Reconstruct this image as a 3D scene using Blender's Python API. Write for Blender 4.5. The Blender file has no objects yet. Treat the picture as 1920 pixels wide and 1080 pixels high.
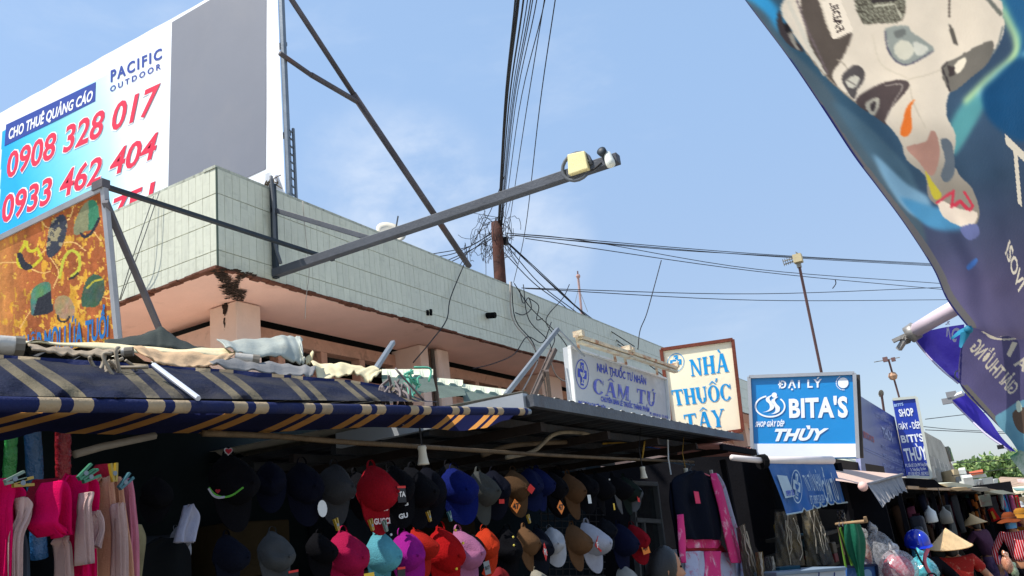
import bpy, bmesh, math, random
import numpy as np
from mathutils import Vector, Matrix, Euler
random.seed(7); np.random.seed(7)
S=bpy.context.scene; COL=S.collection
pi=math.pi
# ---------------------------------------------------------------- camera, light, exposure
PITCH,ROLL,YAW,FPX,CAMH=.29674,-.12269,.48638,1550.0,2.0
_f=Vector((-math.sin(YAW)*math.cos(PITCH),math.cos(YAW)*math.cos(PITCH),math.sin(PITCH)))
_r=Vector((math.cos(YAW),math.sin(YAW),0)); _u=_r.cross(_f)
CR=_r*math.cos(ROLL)+_u*math.sin(ROLL); CU=_u*math.cos(ROLL)-_r*math.sin(ROLL); CF=_f
CAM=Vector((0,0,CAMH))
cd=bpy.data.cameras.new('camera'); cam=bpy.data.objects.new('camera',cd); COL.objects.link(cam)
cd.sensor_fit='HORIZONTAL'; cd.sensor_width=36; cd.lens=36*FPX/1920; cd.clip_start=.05; cd.clip_end=3000
m=Matrix((( CR.x,CU.x,-CF.x,0),(CR.y,CU.y,-CF.y,0),(CR.z,CU.z,-CF.z,CAMH),(0,0,0,1)))
cam.matrix_world=m; S.camera=cam
SUNDIR=Vector((.44,.52,-1.05)).normalized()
sl=bpy.data.lights.new('sun','SUN'); sl.energy=3.9; sl.angle=math.radians(.5); sl.color=(1,.955,.88)
so=bpy.data.objects.new('sun',sl); COL.objects.link(so); so.rotation_euler=SUNDIR.to_track_quat('-Z','Y').to_euler(); so.location=(0,0,30)
w=bpy.data.worlds.new('World'); S.world=w; w.use_nodes=True
def build_world():
    nt=w.node_tree; N=nt.nodes; L=nt.links; N.clear()
    out=N.new('ShaderNodeOutputWorld'); bg=N.new('ShaderNodeBackground'); sky=N.new('ShaderNodeTexSky')
    sky.sky_type='NISHITA'; sky.sun_disc=False; sky.sun_elevation=math.asin(-SUNDIR.z)
    sky.sun_rotation=math.atan2(-SUNDIR.x,-SUNDIR.y); sky.air_density=1.0; sky.dust_density=1.0; sky.ozone_density=1.4
    tc=N.new('ShaderNodeTexCoord')
    def noise(sc,det,stretch):
        mp=N.new('ShaderNodeMapping'); mp.inputs['Scale'].default_value=stretch; mp.inputs['Rotation'].default_value=(.2,.35,.5)
        n=N.new('ShaderNodeTexNoise'); n.inputs['Scale'].default_value=sc; n.inputs['Detail'].default_value=det; n.inputs['Roughness'].default_value=.6
        n.inputs['Distortion'].default_value=.15
        L.new(tc.outputs['Generated'],mp.inputs[0]); L.new(mp.outputs[0],n.inputs['Vector']); return n
    def ramp(src,a,b):
        r=N.new('ShaderNodeMapRange'); r.inputs[1].default_value=a; r.inputs[2].default_value=b; r.interpolation_type='SMOOTHSTEP'; L.new(src,r.inputs[0]); return r.outputs[0]
    def math_(op,a,b):
        q=N.new('ShaderNodeMath'); q.operation=op
        for i,x in enumerate((a,b)):
            if isinstance(x,(int,float)): q.inputs[i].default_value=x
            else: L.new(x,q.inputs[i])
        return q.outputs[0]
    def blob(px,py,lo,hi):
        d=(CF+CR*((px-960)/FPX)-CU*((py-540)/FPX)).normalized()
        v=N.new('ShaderNodeVectorMath'); v.operation='DOT_PRODUCT'; v.inputs[1].default_value=d; L.new(tc.outputs['Generated'],v.inputs[0])
        return ramp(v.outputs['Value'],math.cos(math.radians(lo)),math.cos(math.radians(hi)))
    n1=noise(6,7,(1,1,1.5)); n2=noise(3.0,6,(1,1,3))
    cl=math_('MULTIPLY',ramp(n1.outputs[0],.36,.72),math_('MAXIMUM',blob(770,365,7,.5),math_('MAXIMUM',math_('MULTIPLY',blob(1000,465,5,.5),.75),math_('MULTIPLY',blob(700,320,6,1),.5))))
    far=math_('MULTIPLY',ramp(n2.outputs[0],.52,.8),.30)
    tot=math_('MINIMUM',math_('ADD',math_('MULTIPLY',cl,.75),far),1.0)
    mx=N.new('ShaderNodeMix'); mx.data_type='RGBA'; L.new(tot,mx.inputs[0]); 
    tint=N.new('ShaderNodeMix'); tint.data_type='RGBA'; tint.blend_type='MULTIPLY'; tint.inputs[0].default_value=1; L.new(sky.outputs[0],tint.inputs[6]); tint.inputs[7].default_value=SKYTINT
    sx=N.new('ShaderNodeSeparateXYZ'); L.new(tc.outputs['Generated'],sx.inputs[0]); hz=ramp(sx.outputs[2],0,.55)
    air=N.new('ShaderNodeMix'); air.data_type='RGBA'; L.new(hz,air.inputs[0]); air.inputs[6].default_value=AIRLOW; air.inputs[7].default_value=AIRHIGH
    am=N.new('ShaderNodeMix'); am.data_type='RGBA'; am.inputs[0].default_value=.62; L.new(tint.outputs[2],am.inputs[6]); L.new(air.outputs[2],am.inputs[7])
    L.new(am.outputs[2],mx.inputs[6]); mx.inputs[7].default_value=CLOUDCOL
    L.new(mx.outputs[2],bg.inputs[0]); bg.inputs[1].default_value=SKYSTR; L.new(bg.outputs[0],out.inputs[0])
SKYTINT=(1.0,1.0,1.0,1); CLOUDCOL=(3.7,4.1,4.7,1); SKYSTR=.15; AIRLOW=(1.8,2.1,2.7,1); AIRHIGH=(1.9,2.85,4.3,1)
build_world()
S.view_settings.view_transform='Standard'; S.view_settings.look='None'; S.view_settings.gamma=1; S.view_settings.exposure=.6
S.view_settings.use_curve_mapping=False
S.cycles.max_bounces=8; S.cycles.transparent_max_bounces=12

# ---------------------------------------------------------------- placing: a sight line from the camera met with a real plane
def ray(x,y): return CF+CR*((x-960)/FPX)-CU*((y-540)/FPX)
def D(x,y,d): return CAM+ray(x,y)*d
def W(x,y,ax,v):
    d=ray(x,y); i='xyz'.index(ax); return CAM+d*((v-CAM[i])/d[i])
class Pl:
    def __init__(s,p,n):
        s.p=Vector(p); s.n=Vector(n).normalized()
        if s.n.dot(CAM-s.p)<0: s.n=-s.n
    def w(s,x,y,off=0):
        d=ray(x,y); t=(s.p-CAM).dot(s.n)/d.dot(s.n); return CAM+d*t+s.n*off
def PX(v): return Pl((v,0,0),(1,0,0))
def PY(v): return Pl((0,v,0),(0,1,0))
def P3(a,b,c): return Pl(a,(b-a).cross(c-a))
def Q(*a): return [tuple(a[i:i+2]) for i in range(0,len(a),2)]

# ---------------------------------------------------------------- materials
def lin(c): c=c/255; return c/12.92 if c<=.04045 else ((c+.055)/1.055)**2.4
def C(r,g,b): return (lin(r),lin(g),lin(b),1)
MATS={}
def M(name,col,rough=.6,var=.12,scale=6,bump=.0,bscale=40,metal=0,dirt=None,trans=0,rnd=0,spec=.25,attr=None,alpha=1,coord='Object',stripe=None,grime=0,pin=None):
    if name in MATS: return MATS[name]
    if len(col)==3: col=C(*col)
    mt=bpy.data.materials.new(name); mt.use_nodes=True; MATS[name]=mt
    nt=mt.node_tree; N=nt.nodes; L=nt.links; b=N['Principled BSDF']; out=N['Material Output']
    tc=N.new('ShaderNodeTexCoord'); vec=tc.outputs[coord]
    oi=N.new('ShaderNodeObjectInfo')
    ad=N.new('ShaderNodeVectorMath'); ad.operation='ADD'; L.new(vec,ad.inputs[0])
    mu=N.new('ShaderNodeMath'); mu.operation='MULTIPLY'; mu.inputs[1].default_value=37; L.new(oi.outputs['Random'],mu.inputs[0]); L.new(mu.outputs[0],ad.inputs[1])
    vec=ad.outputs[0]
    def noise(sc,det=5,ro=.6,dis=0):
        n=N.new('ShaderNodeTexNoise'); n.inputs['Scale'].default_value=sc; n.inputs['Detail'].default_value=det; n.inputs['Roughness'].default_value=ro; n.inputs['Distortion'].default_value=dis; L.new(vec,n.inputs['Vector']); return n.outputs[0]
    def mr(src,a,b,c,d):
        r=N.new('ShaderNodeMapRange'); r.inputs[1].default_value=a; r.inputs[2].default_value=b; r.inputs[3].default_value=c; r.inputs[4].default_value=d; L.new(src,r.inputs[0]); return r.outputs[0]
    def mix(f,a,bb,mode='MIX'):
        x=N.new('ShaderNodeMix'); x.data_type='RGBA'; x.blend_type=mode
        for i,s in ((0,f),(6,a),(7,bb)):
            if isinstance(s,(int,float)): x.inputs[i].default_value=s
            elif isinstance(s,tuple): x.inputs[i].default_value=s
            else: L.new(s,x.inputs[i])
        return x.outputs[2]
    if attr:
        a=N.new('ShaderNodeAttribute'); a.attribute_name=attr; base=a.outputs['Color']
    elif stripe:
        uvn=N.new('ShaderNodeUVMap'); sp=N.new('ShaderNodeSeparateXYZ'); L.new(uvn.outputs[0],sp.inputs[0])
        fr=N.new('ShaderNodeMath'); fr.operation='FRACT'; L.new(sp.outputs[0],fr.inputs[0])
        tot=None
        for lo,hi in stripe[1]:
            g=N.new('ShaderNodeMath'); g.operation='GREATER_THAN'; L.new(fr.outputs[0],g.inputs[0]); g.inputs[1].default_value=lo
            h=N.new('ShaderNodeMath'); h.operation='LESS_THAN'; L.new(fr.outputs[0],h.inputs[0]); h.inputs[1].default_value=hi
            q=N.new('ShaderNodeMath'); q.operation='MULTIPLY'; L.new(g.outputs[0],q.inputs[0]); L.new(h.outputs[0],q.inputs[1])
            if tot is None: tot=q.outputs[0]
            else:
                z=N.new('ShaderNodeMath'); z.operation='ADD'; L.new(tot,z.inputs[0]); L.new(q.outputs[0],z.inputs[1]); tot=z.outputs[0]
        base=mix(tot,col,C(*stripe[0]))
    else: base=mix(0.0,col,col)
    v=mr(noise(scale),.25,.75,1-var,1+var)
    cc=N.new('ShaderNodeCombineColor'); [L.new(v,cc.inputs[i]) for i in range(3)]
    base=mix(1.0,base,cc.outputs[0],'MULTIPLY')
    if pin:
        sp=N.new('ShaderNodeSeparateXYZ'); L.new(tc.outputs['Object'],sp.inputs[0]); q=N.new('ShaderNodeMath'); q.operation='MULTIPLY'; q.inputs[1].default_value=1/pin[1]; L.new(sp.outputs[0],q.inputs[0])
        fr=N.new('ShaderNodeMath'); fr.operation='FRACT'; L.new(q.outputs[0],fr.inputs[0]); g=N.new('ShaderNodeMath'); g.operation='GREATER_THAN'; g.inputs[1].default_value=.76; L.new(fr.outputs[0],g.inputs[0]); base=mix(g.outputs[0],base,C(*pin[0]))
    if rnd:
        v=mr(oi.outputs['Random'],0,1,1-rnd,1+rnd); cc=N.new('ShaderNodeCombineColor'); [L.new(v,cc.inputs[i]) for i in range(3)]
        base=mix(1.0,base,cc.outputs[0],'MULTIPLY')
    if dirt: # (colour, amount, scale, threshold)
        dc,am,ds,th=dirt
        f=mr(noise(ds,8,.68,.3),th,th+.16,0,am); base=mix(f,base,C(*dc))
    if grime:  # vertical run-off streaks
        mp=N.new('ShaderNodeMapping'); mp.inputs['Scale'].default_value=(9,9,.7); L.new(vec,mp.inputs[0])
        n=N.new('ShaderNodeTexNoise'); n.inputs['Scale'].default_value=2.2; n.inputs['Detail'].default_value=6; L.new(mp.outputs[0],n.inputs['Vector'])
        f=mr(n.outputs[0],.5,.75,0,grime); base=mix(f,base,(.045,.04,.032,1))
    L.new(base,b.inputs['Base Color']); b.inputs['Roughness'].default_value=rough; b.inputs['Metallic'].default_value=metal
    b.inputs['Specular IOR Level'].default_value=spec
    nrm=None
    if bump:
        bp=N.new('ShaderNodeBump'); bp.inputs['Strength'].default_value=min(1,bump); bp.inputs['Distance'].default_value=.02*max(1,bump); L.new(noise(bscale,4),bp.inputs['Height']); L.new(bp.outputs[0],b.inputs['Normal']); nrm=bp.outputs[0]
    last=b.outputs[0]
    if trans:
        t=N.new('ShaderNodeBsdfTranslucent'); L.new(base,t.inputs[0]); ms=N.new('ShaderNodeMixShader'); ms.inputs[0].default_value=trans; L.new(last,ms.inputs[1]); L.new(t.outputs[0],ms.inputs[2]); last=ms.outputs[0]
    if alpha<1:
        t=N.new('ShaderNodeBsdfTransparent'); t.inputs[0].default_value=(1,1,1,1); ms=N.new('ShaderNodeMixShader'); L.new(mr(noise(scale*2,6),.35,.65,alpha*.5,min(1,alpha*1.4)),ms.inputs[0]); L.new(t.outputs[0],ms.inputs[1]); L.new(last,ms.inputs[2]); last=ms.outputs[0]
    L.new(last,out.inputs[0]); return mt

# ---------------------------------------------------------------- mesh helpers
class MB:
    def __init__(s): s.v=[]; s.f=[]; s.uv={}
    def add(s,vs,fs,uvs=None):
        n=len(s.v); s.v+= [Vector(q) for q in vs]; s.f+=[tuple(i+n for i in q) for q in fs]
        if uvs:
            for i,q in enumerate(uvs): s.uv[n+i]=q
        return s
    def box(s,c,sz,R=None):
        c=Vector(c); vs=[]
        for x in (-.5,.5):
            for y in (-.5,.5):
                for z in (-.5,.5):
                    d=Vector((x*sz[0],y*sz[1],z*sz[2])); vs.append(c+(R@d if R else d))
        return s.add(vs,[(0,1,3,2),(4,6,7,5),(0,4,5,1),(2,3,7,6),(0,2,6,4),(1,5,7,3)])
    def beam(s,a,b,w,h=None,up=(0,0,1)):
        a=Vector(a); b=Vector(b); h=h or w; z=(b-a).normalized(); x=z.cross(Vector(up))
        if x.length<1e-4: x=z.cross(Vector((1,0,0)))
        x.normalize(); y=x.cross(z)
        return s.box((a+b)/2,(w,h,(b-a).length),Matrix((x,y,z)).transposed())
    def tube(s,pts,r,n=6,cap=True):
        pts=[Vector(p) for p in pts]; rs=r if isinstance(r,(list,tuple)) else [r]*len(pts)
        vs=[];fs=[]; pu=None
        for i,p in enumerate(pts):
            t=(pts[min(i+1,len(pts)-1)]-pts[max(i-1,0)])
            t=t.normalized() if t.length>1e-9 else Vector((0,0,1))
            if pu is None:
                x=t.cross(Vector((0,0,1)))
                if x.length<.05: x=t.cross(Vector((1,0,0)))
            else: x=pu-t*pu.dot(t)
            if x.length<1e-6: x=t.orthogonal()
            x.normalize(); pu=x; y=t.cross(x)
            for k in range(n):
                a=2*pi*k/n; vs.append(p+(x*math.cos(a)+y*math.sin(a))*rs[i])
        for i in range(len(pts)-1):
            for k in range(n):
                a=i*n+k;b=i*n+(k+1)%n; fs.append((a,b,b+n,a+n))
        if cap: fs+= [tuple(range(n))[::-1], tuple(range(len(vs)-n,len(vs)))]
        return s.add(vs,fs)
    def prism(s,pts,ext):
        pts=[Vector(p) for p in pts]; n=len(pts); ext=Vector(ext)
        fs=[tuple(range(n)),tuple(range(2*n-1,n-1,-1))]+[(i,i+n,(i+1)%n+n,(i+1)%n) for i in range(n)]
        return s.add(pts+[p+ext for p in pts],fs)
    def poly(s,pts): return s.add(pts,[tuple(range(len(pts)))])
    def grid(s,fn,nu,nv,uv=None,closed=False):
        vs=[];uvs=[]
        for j in range(nv+1):
            for i in range(nu+1):
                u=i/nu;v=j/nv; vs.append(fn(u,v)); uvs.append(uv(u,v) if uv else (u,v))
        fs=[(j*(nu+1)+i,j*(nu+1)+i+1,(j+1)*(nu+1)+i+1,(j+1)*(nu+1)+i) for j in range(nv) for i in range(nu)]
        return s.add(vs,fs,uvs)
    def lathe(s,prof,o,ax=(0,0,1),n=16,ref=None):
        o=Vector(o); z=Vector(ax).normalized(); x=z.orthogonal().normalized() if ref is None else Vector(ref); y=z.cross(x)
        vs=[o+z*h+(x*math.cos(2*pi*k/n)+y*math.sin(2*pi*k/n))*r for r,h in prof for k in range(n)]
        fs=[(j*n+k,j*n+(k+1)%n,(j+1)*n+(k+1)%n,(j+1)*n+k) for j in range(len(prof)-1) for k in range(n)]
        fs+=[tuple(range(n))[::-1],tuple(range(len(vs)-n,len(vs)))]
        return s.add(vs,fs)
    def ball(s,c,r,n=10,sq=(1,1,1),R=None):
        c=Vector(c)
        def fn(u,v):
            a=2*pi*u;b=pi*v; d=Vector((math.cos(a)*math.sin(b)*sq[0]*r,math.sin(a)*math.sin(b)*sq[1]*r,math.cos(b)*sq[2]*r))
            return c+(R@d if R else d)
        return s.grid(fn,n,max(4,n//2))
    def build(s,name,mat,parent=None,smooth=False,bevel=0,shade=None):
        me=bpy.data.meshes.new(name); off=parent_loc(parent) if parent else Vector((0,0,0))
        me.from_pydata([v-off for v in s.v],[],s.f)
        if s.uv:
            l=me.uv_layers.new(name='UVMap')
            for lp in me.loops: l.data[lp.index].uv=s.uv.get(lp.vertex_index,(0,0))
        me.validate(); me.update()
        bm=bmesh.new(); bm.from_mesh(me); bmesh.ops.recalc_face_normals(bm,faces=bm.faces); bm.to_mesh(me); bm.free()
        if smooth: me.polygons.foreach_set('use_smooth',[True]*len(me.polygons))
        o=bpy.data.objects.new(name,me); COL.objects.link(o); me.materials.append(mat)
        if parent: o.parent=parent
        if bevel:
            q=o.modifiers.new('bevel','BEVEL'); q.width=bevel; q.segments=2; q.limit_method='ANGLE'
        return o
def parent_loc(p):
    v=Vector((0,0,0))
    while p: v+=p.location; p=p.parent
    return v
def thing(name,label,cat,loc=(0,0,0),group=None):
    o=bpy.data.objects.new(name,None); COL.objects.link(o); o.location=loc; o.empty_display_size=.2
    o['label']=label; o['category']=cat
    if group: o['group']=group
    return o
def tag(o,label,cat,group=None):
    o['label']=label; o['category']=cat
    if group: o['group']=group
    return o
def struct(o): o['kind']='structure'; return o
def stuff(o): o['kind']='stuff'; return o
def spline(pts,n=6):
    pts=[Vector(p) for p in pts]
    if len(pts)<3: return pts
    out=[]; P=[pts[0]*2-pts[1]]+pts+[pts[-1]*2-pts[-2]]
    for i in range(1,len(P)-2):
        for k in range(n):
            t=k/n; a,b,c,d=P[i-1:i+3]
            out.append(.5*((2*b)+(c-a)*t+(2*a-5*b+4*c-d)*t*t+(3*b-a-3*c+d)*t**3))
    return out+[pts[-1]]
def at(poly,t):
    k=t*(len(poly)-1); i=min(int(k),len(poly)-2); return poly[i].lerp(poly[i+1],k-i)
_jr=random.Random(5); JG=[_jr.gauss(0,1) for _ in range(100)]
def loft(rows,nu=40,nv=6,wob=0,seed=0,mb=None,uv=None):
    """surface through rows of (px,py,depth)"""
    rr=[spline([D(*p) if not isinstance(p,Vector) else p for p in r],8) for r in rows]
    rnd=random.Random(seed); ph=[rnd.uniform(0,6) for _ in range(6)]
    def fn(u,v):
        col=[at(r,u) for r in rr]; p=at(spline(col,6),v) if len(col)>2 else col[0].lerp(col[1],v)
        if wob:
            e=max(0,1-v*5) if v<.5 else max(0,(v-.8)*5); i=int(u*23+seed*3)%97; j=JG[i]+(JG[i+1]-JG[i])*((u*23)%1); p=p+Vector((0,0,1))*e*wob*(1.3 if v>.5 else .5)*j
        if wob: p=p+Vector((0,0,1))*wob*(math.sin(u*17+ph[0]+3*v)+.6*math.sin(u*41+ph[1])+.5*math.sin(v*9+u*6+ph[2]))
        return p
    return (mb or MB()).grid(fn,nu,nv,uv)
_tc={}
def textmesh(s,bold=0,shear=0,sp=1.0):
    k=(s,bold,shear,sp)
    if k in _tc: return _tc[k]
    cu=bpy.data.curves.new('t','FONT'); cu.body=s; cu.offset=bold; cu.shear=shear; cu.resolution_u=3; cu.space_character=sp
    o=bpy.data.objects.new('t',cu); COL.objects.link(o); dg=bpy.context.evaluated_depsgraph_get(); me=bpy.data.meshes.new_from_object(o.evaluated_get(dg))
    vs=[(v.co.x,v.co.y) for v in me.vertices]; fs=[tuple(p.vertices) for p in me.polygons]
    bpy.data.objects.remove(o); bpy.data.curves.remove(cu); bpy.data.meshes.remove(me)
    _tc[k]=(vs,fs); return _tc[k]
CAPH=.70
def text(parent,pl,s,q,mat,off=.004,bold=.012,shear=0,name='lettering',sp=1.0,mb=None,flip=False):
    sp=sp*(1+1.9*max(0,bold-.015))
    """lettering fitted between baseline and cap height of the quad TL,TR,BR,BL (sight points on plane pl)"""
    vs,fs=textmesh(s,bold,shear,sp)
    x0=min(v[0] for v in vs); x1=max(v[0] for v in vs)
    c=[pl.w(*p,off) for p in q]; out=[]
    for x,y in vs:
        u=(x-x0)/(x1-x0); v=y/CAPH
        if flip: u=1-u
        top=c[0].lerp(c[1],u); bot=c[3].lerp(c[2],u); out.append(bot+(top-bot)*v)
    own=mb is None; mb=mb or MB(); mb.add(out,fs)
    return mb.build(name,mat,parent) if own else mb
def plate(parent,pl,q,t,mat,name,off=0,bevel=0):
    pts=[pl.w(*p,off) for p in q]; return MB().prism(pts,-pl.n*t).build(name,mat,parent,bevel=bevel)
def edging(parent,pl,q,wd,t,mat,name='frame',off=.012,sides=(0,1,2,3)):
    mb=MB(); c=[pl.w(*p,off) for p in q]
    for i in sides: mb.beam(c[i],c[(i+1)%4],wd,t,up=pl.n)
    return mb.build(name,mat,parent)
def rail(parent,a,b,wd,mat,name='bar',h=None,up=(0,0,1)): return MB().beam(a,b,wd,h,up).build(name,mat,parent,bevel=wd*.12)
def cable(pts,r,mat,label,group=None,name='overhead_cable',cat='cable',parent=None,n=5):
    pts=[D(*p) if not isinstance(p,Vector) else p for p in pts]
    o=MB().tube(spline(pts,7),r,n).build(name,mat,parent,smooth=True)
    if parent is None: tag(o,label,cat,group)
    return o
# painted print: a fine sheet whose own colours (ink) are stored on its vertices
def inpoly(X,Y,P):
    P=np.array(P,float); r=np.zeros(X.shape,bool); n=len(P); j=n-1
    for i in range(n):
        xi,yi=P[i];xj,yj=P[j]
        c=((yi>Y)!=(yj>Y))&(X<(xj-xi)*(Y-yi)/(yj-yi+1e-12)+xi); r^=c; j=i
    return r
def curve2(P,n=6,closed=True):
    Pv=[Vector((a,b,0)) for a,b in P]
    if closed: Pv=[Pv[-1]]+Pv+[Pv[0],Pv[1]]
    s=spline(Pv,n); 
    return [(p.x,p.y) for p in (s[n:-n] if closed else s)]
def near(X,Y,P):
    d=np.full(X.shape,1e9)
    for (a,b),(c,e) in zip(P[:-1],P[1:]):
        L=(c-a)**2+(e-b)**2+1e-9; t=np.clip(((X-a)*(c-a)+(Y-b)*(e-b))/L,0,1); d=np.minimum(d,np.hypot(X-a-t*(c-a),Y-b-t*(e-b)))
    return d
def srgb(a): a=np.clip(a,0,255)/255; return np.where(a<=.04045,a/12.92,((a+.055)/1.055)**2.4)
def proj(v): 
    q=v-CAM; z=q.dot(CF); return 960+FPX*q.dot(CR)/z, 540-FPX*q.dot(CU)/z
def vnoise(X,Y,sc,seed=0,oct=4):
    rs=np.random.RandomState(seed); out=np.zeros(X.shape); a=1;tot=0
    for o in range(oct):
        g=rs.rand(64,64); x=(X/sc)%63;y=(Y/sc)%63; xi=x.astype(int);yi=y.astype(int);fx=x-xi;fy=y-yi; fx=fx*fx*(3-2*fx);fy=fy*fy*(3-2*fy)
        v=(g[xi,yi]*(1-fx)+g[xi+1,yi]*fx)*(1-fy)+(g[xi,yi+1]*(1-fx)+g[xi+1,yi+1]*fx)*fy
        out+=a*v;tot+=a;a*=.5;sc/=2.1
    return out/tot
def ink_text(out,X,Y,s,q,col,bold=.02,shear=0,flip=False):
    vs,fs=textmesh(s,bold,shear); x0=min(v[0] for v in vs); x1=max(v[0] for v in vs); P=[]
    for x,y in vs:
        u=(x-x0)/(x1-x0); v=y/CAPH; u=1-u if flip else u
        tx=q[0][0]+(q[1][0]-q[0][0])*u; ty=q[0][1]+(q[1][1]-q[0][1])*u; bx=q[3][0]+(q[2][0]-q[3][0])*u; by=q[3][1]+(q[2][1]-q[3][1])*u
        P.append((bx+(tx-bx)*v,by+(ty-by)*v))
    xs=[p[0] for p in P]; ys=[p[1] for p in P]
    sel=np.where((X>=min(xs))&(X<=max(xs))&(Y>=min(ys))&(Y<=max(ys)))[0]; Xs,Ys=X[sel],Y[sel]; m=np.zeros(len(sel),bool)
    for f in fs: m|=inpoly(Xs,Ys,[P[i] for i in f])
    out[sel[m]]=col
def soften(rgb,dims,n):
    im=rgb.reshape(dims[1]+1,dims[0]+1,3).astype(float)
    for _ in range(n):
        p=np.pad(im,((1,1),(1,1),(0,0)),mode='edge'); im=(p[:-2,1:-1]+p[2:,1:-1]+p[1:-1,:-2]+p[1:-1,2:]+2*p[1:-1,1:-1])/6
    return im.reshape(-1,3).copy()
def printed(mb,painter,name,mat,parent,blur=0,dims=None,post=None):
    o=mb.build(name,mat,parent,smooth=True); me=o.data
    XY=np.array([proj(v) for v in mb.v]); rgb=painter(XY[:,0],XY[:,1])
    if blur:
        rgb=soften(rgb,dims,blur)
    if post: rgb=post(XY[:,0],XY[:,1],rgb)
    rgb=srgb(rgb)
    a=me.color_attributes.new('print','FLOAT_COLOR','POINT'); a.data.foreach_set('color',np.hstack([rgb,np.ones((len(rgb),1))]).ravel().astype(np.float32))
    return o
# ---------------------------------------------------------------- ground
g=MB().add([(-900,-900,0),(900,-900,0),(900,900,0),(-900,900,0)],[(0,1,2,3)]).build('ground',M('earth',(172,162,144),.95,.25,.4,.4,20)); struct(g)
g=MB().box((0.9,30,.004),(5.2,90,.008)).build('street',M('asphalt',(132,128,120),.92,.25,1.2,.5,60,dirt=((150,140,125),.6,.8,.5))); struct(g)
# ---------------------------------------------------------------- market hall
FX,FY,FZ0,FZ1=-5.82,5.17,4.80,5.83
hall=thing('market_hall','long flat-roofed market hall with green tiled parapet over a pink soffit and louvred openings','building',(FX-1.6,FY+12,0))
tileM=M('glazed_tile',(205,206,186),.32,.05,3,.12,9,rnd=.035,spec=.5,dirt=((150,152,132),.4,3,.55),grime=.16)
grout=M('grout',(166,169,152),.9,.3,6,.3,60)
pink=M('pink_plaster',(240,196,180),.85,.10,1.2,.25,22,dirt=((150,104,84),.5,1.1,.60),coord='Object')
pinkw=M('pink_wall',(214,182,166),.88,.14,2,.35,30,dirt=((120,88,70),.65,2.4,.60))
pillM=M('column_plaster',(222,194,178),.85,.12,1.5,.35,24,dirt=((120,90,72),.5,2.0,.62))
dark=M('black_void',(20,20,22),.9,spec=.05)
LEN=28.0; LX=-11.0
MB().box((FX-.095,FY+LEN/2+.02,(FZ0+FZ1)/2),(.15,LEN,FZ1-FZ0)).box(((FX-.171+LX)/2,FY+.095,(FZ0+FZ1)/2),(FX-.171-LX,.15,FZ1-FZ0)).build('parapet',grout,hall)
# soffit: slopes up a little towards the wall, as one slab with a dark rough rim
SI=W(494,602,'z',4.79).x; SY=FY+1.15
MB().add([(FX-.03,FY+.03,FZ0),(FX-.03,FY+LEN,FZ0),(SI,FY+LEN,FZ0-.004),(SI,SY,FZ0-.004),(LX,SY,FZ0-.004),(LX,FY+.03,FZ0),
 (FX-.03,FY+.03,FZ0+.12),(FX-.03,FY+LEN,FZ0+.12),(SI,FY+LEN,FZ0+.12),(SI,SY,FZ0+.12),(LX,SY,FZ0+.12),(LX,FY+.03,FZ0+.12)],
 [(0,1,2,3),(0,3,4,5),(6,7,8,9),(6,9,10,11),(0,1,7,6),(1,2,8,7),(2,3,9,8),(3,4,10,9),(4,5,11,10),(5,0,6,11)]).build('soffit',pink,hall)
MB().box(((SI+LX)/2,(SY+FY+LEN)/2,FZ0+.17),(SI-LX,FY+LEN-SY,.03)).build('gap_shade_board',dark,hall)  # black board put in as the shade inside the soffit gap
MB().box(((-7.3+LX)/2,FY+LEN/2,FZ1-.35),(LX*-1-7.3+2.2,LEN-.5,.1)).build('roof_slab',M('roof_concrete',(150,146,138),.9,.2,1,.3),hall)
rim=M('rusty_rim',(104,66,52),.95,.4,14,1.0,30)
rs=random.Random(3); mb=MB()
for k in range(260):
    y=FY+k*.11; h=.012+.016*rs.random()*(1.8 if k<10 else 1); mb.box((FX-.018-.012*rs.random(),y+.055,FZ0-h/2+.006),(.03+.05*rs.random(),.112,h))
for k in range(46):
    x=FX-.06-k*.11; h=.014+.016*rs.random(); mb.box((x,FY+.024+.012*rs.random(),FZ0-h/2+.006),(.112,.05+.05*rs.random(),h))
stuff(mb.build('drip_edge',rim,hall))
# tiles: four courses, the nearest three hundred singly
rows=[(FZ1-.27,.27),(FZ1-.57,.30),(FZ1-.86,.29),(FZ0,.17)]
tme=MB().box((0,0,.5),(.0965,.012,.992)).build('tile',tileM); tb=tme.data; bpy.data.objects.remove(tme)
bmx=bmesh.new(); bmx.from_mesh(tb); bmx.to_mesh(tb); bmx.free()
def tileobj(x,y,z,h,rz):
    o=bpy.data.objects.new('tile',tb); COL.objects.link(o); o.parent=hall; pl=hall.location
    o.location=Vector((x,y,z+.003))-pl; o.scale=(1,1,h-.006); o.rotation_euler=(rs.uniform(-.006,.006),rs.uniform(-.004,.004),rz+rs.uniform(-.01,.01)); return o
near_t=0
for k in range(17):
    for z,h in rows: tileobj(FX-.05-.1*k-.006,FY+.016,z,h,0); near_t+=1
for k in range(58):
    for z,h in rows: tileobj(FX-.016,FY+.05+.1*k+.006,z,h,pi/2); near_t+=1
mb=MB()
for k in range(58,278):
    for z,h in rows: mb.box((FX-.016+rs.uniform(-.001,.001),FY+.056+.1*k,z+h/2),(.012,.0965,h-.006))
for k in range(17,50):
    for z,h in rows: mb.box((FX-.056-.1*k,FY+.016,z+h/2),(.094,.012,h-.006))
stuff(mb.build('tile_facing',tileM,hall))
MB().tube([(FX-.014,FY+.014,FZ0-.01),(FX-.014,FY+.014,FZ1+.004)],.011,6).build('corner_trim',M('dark_trim',(70,84,74),.6),hall)
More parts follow.
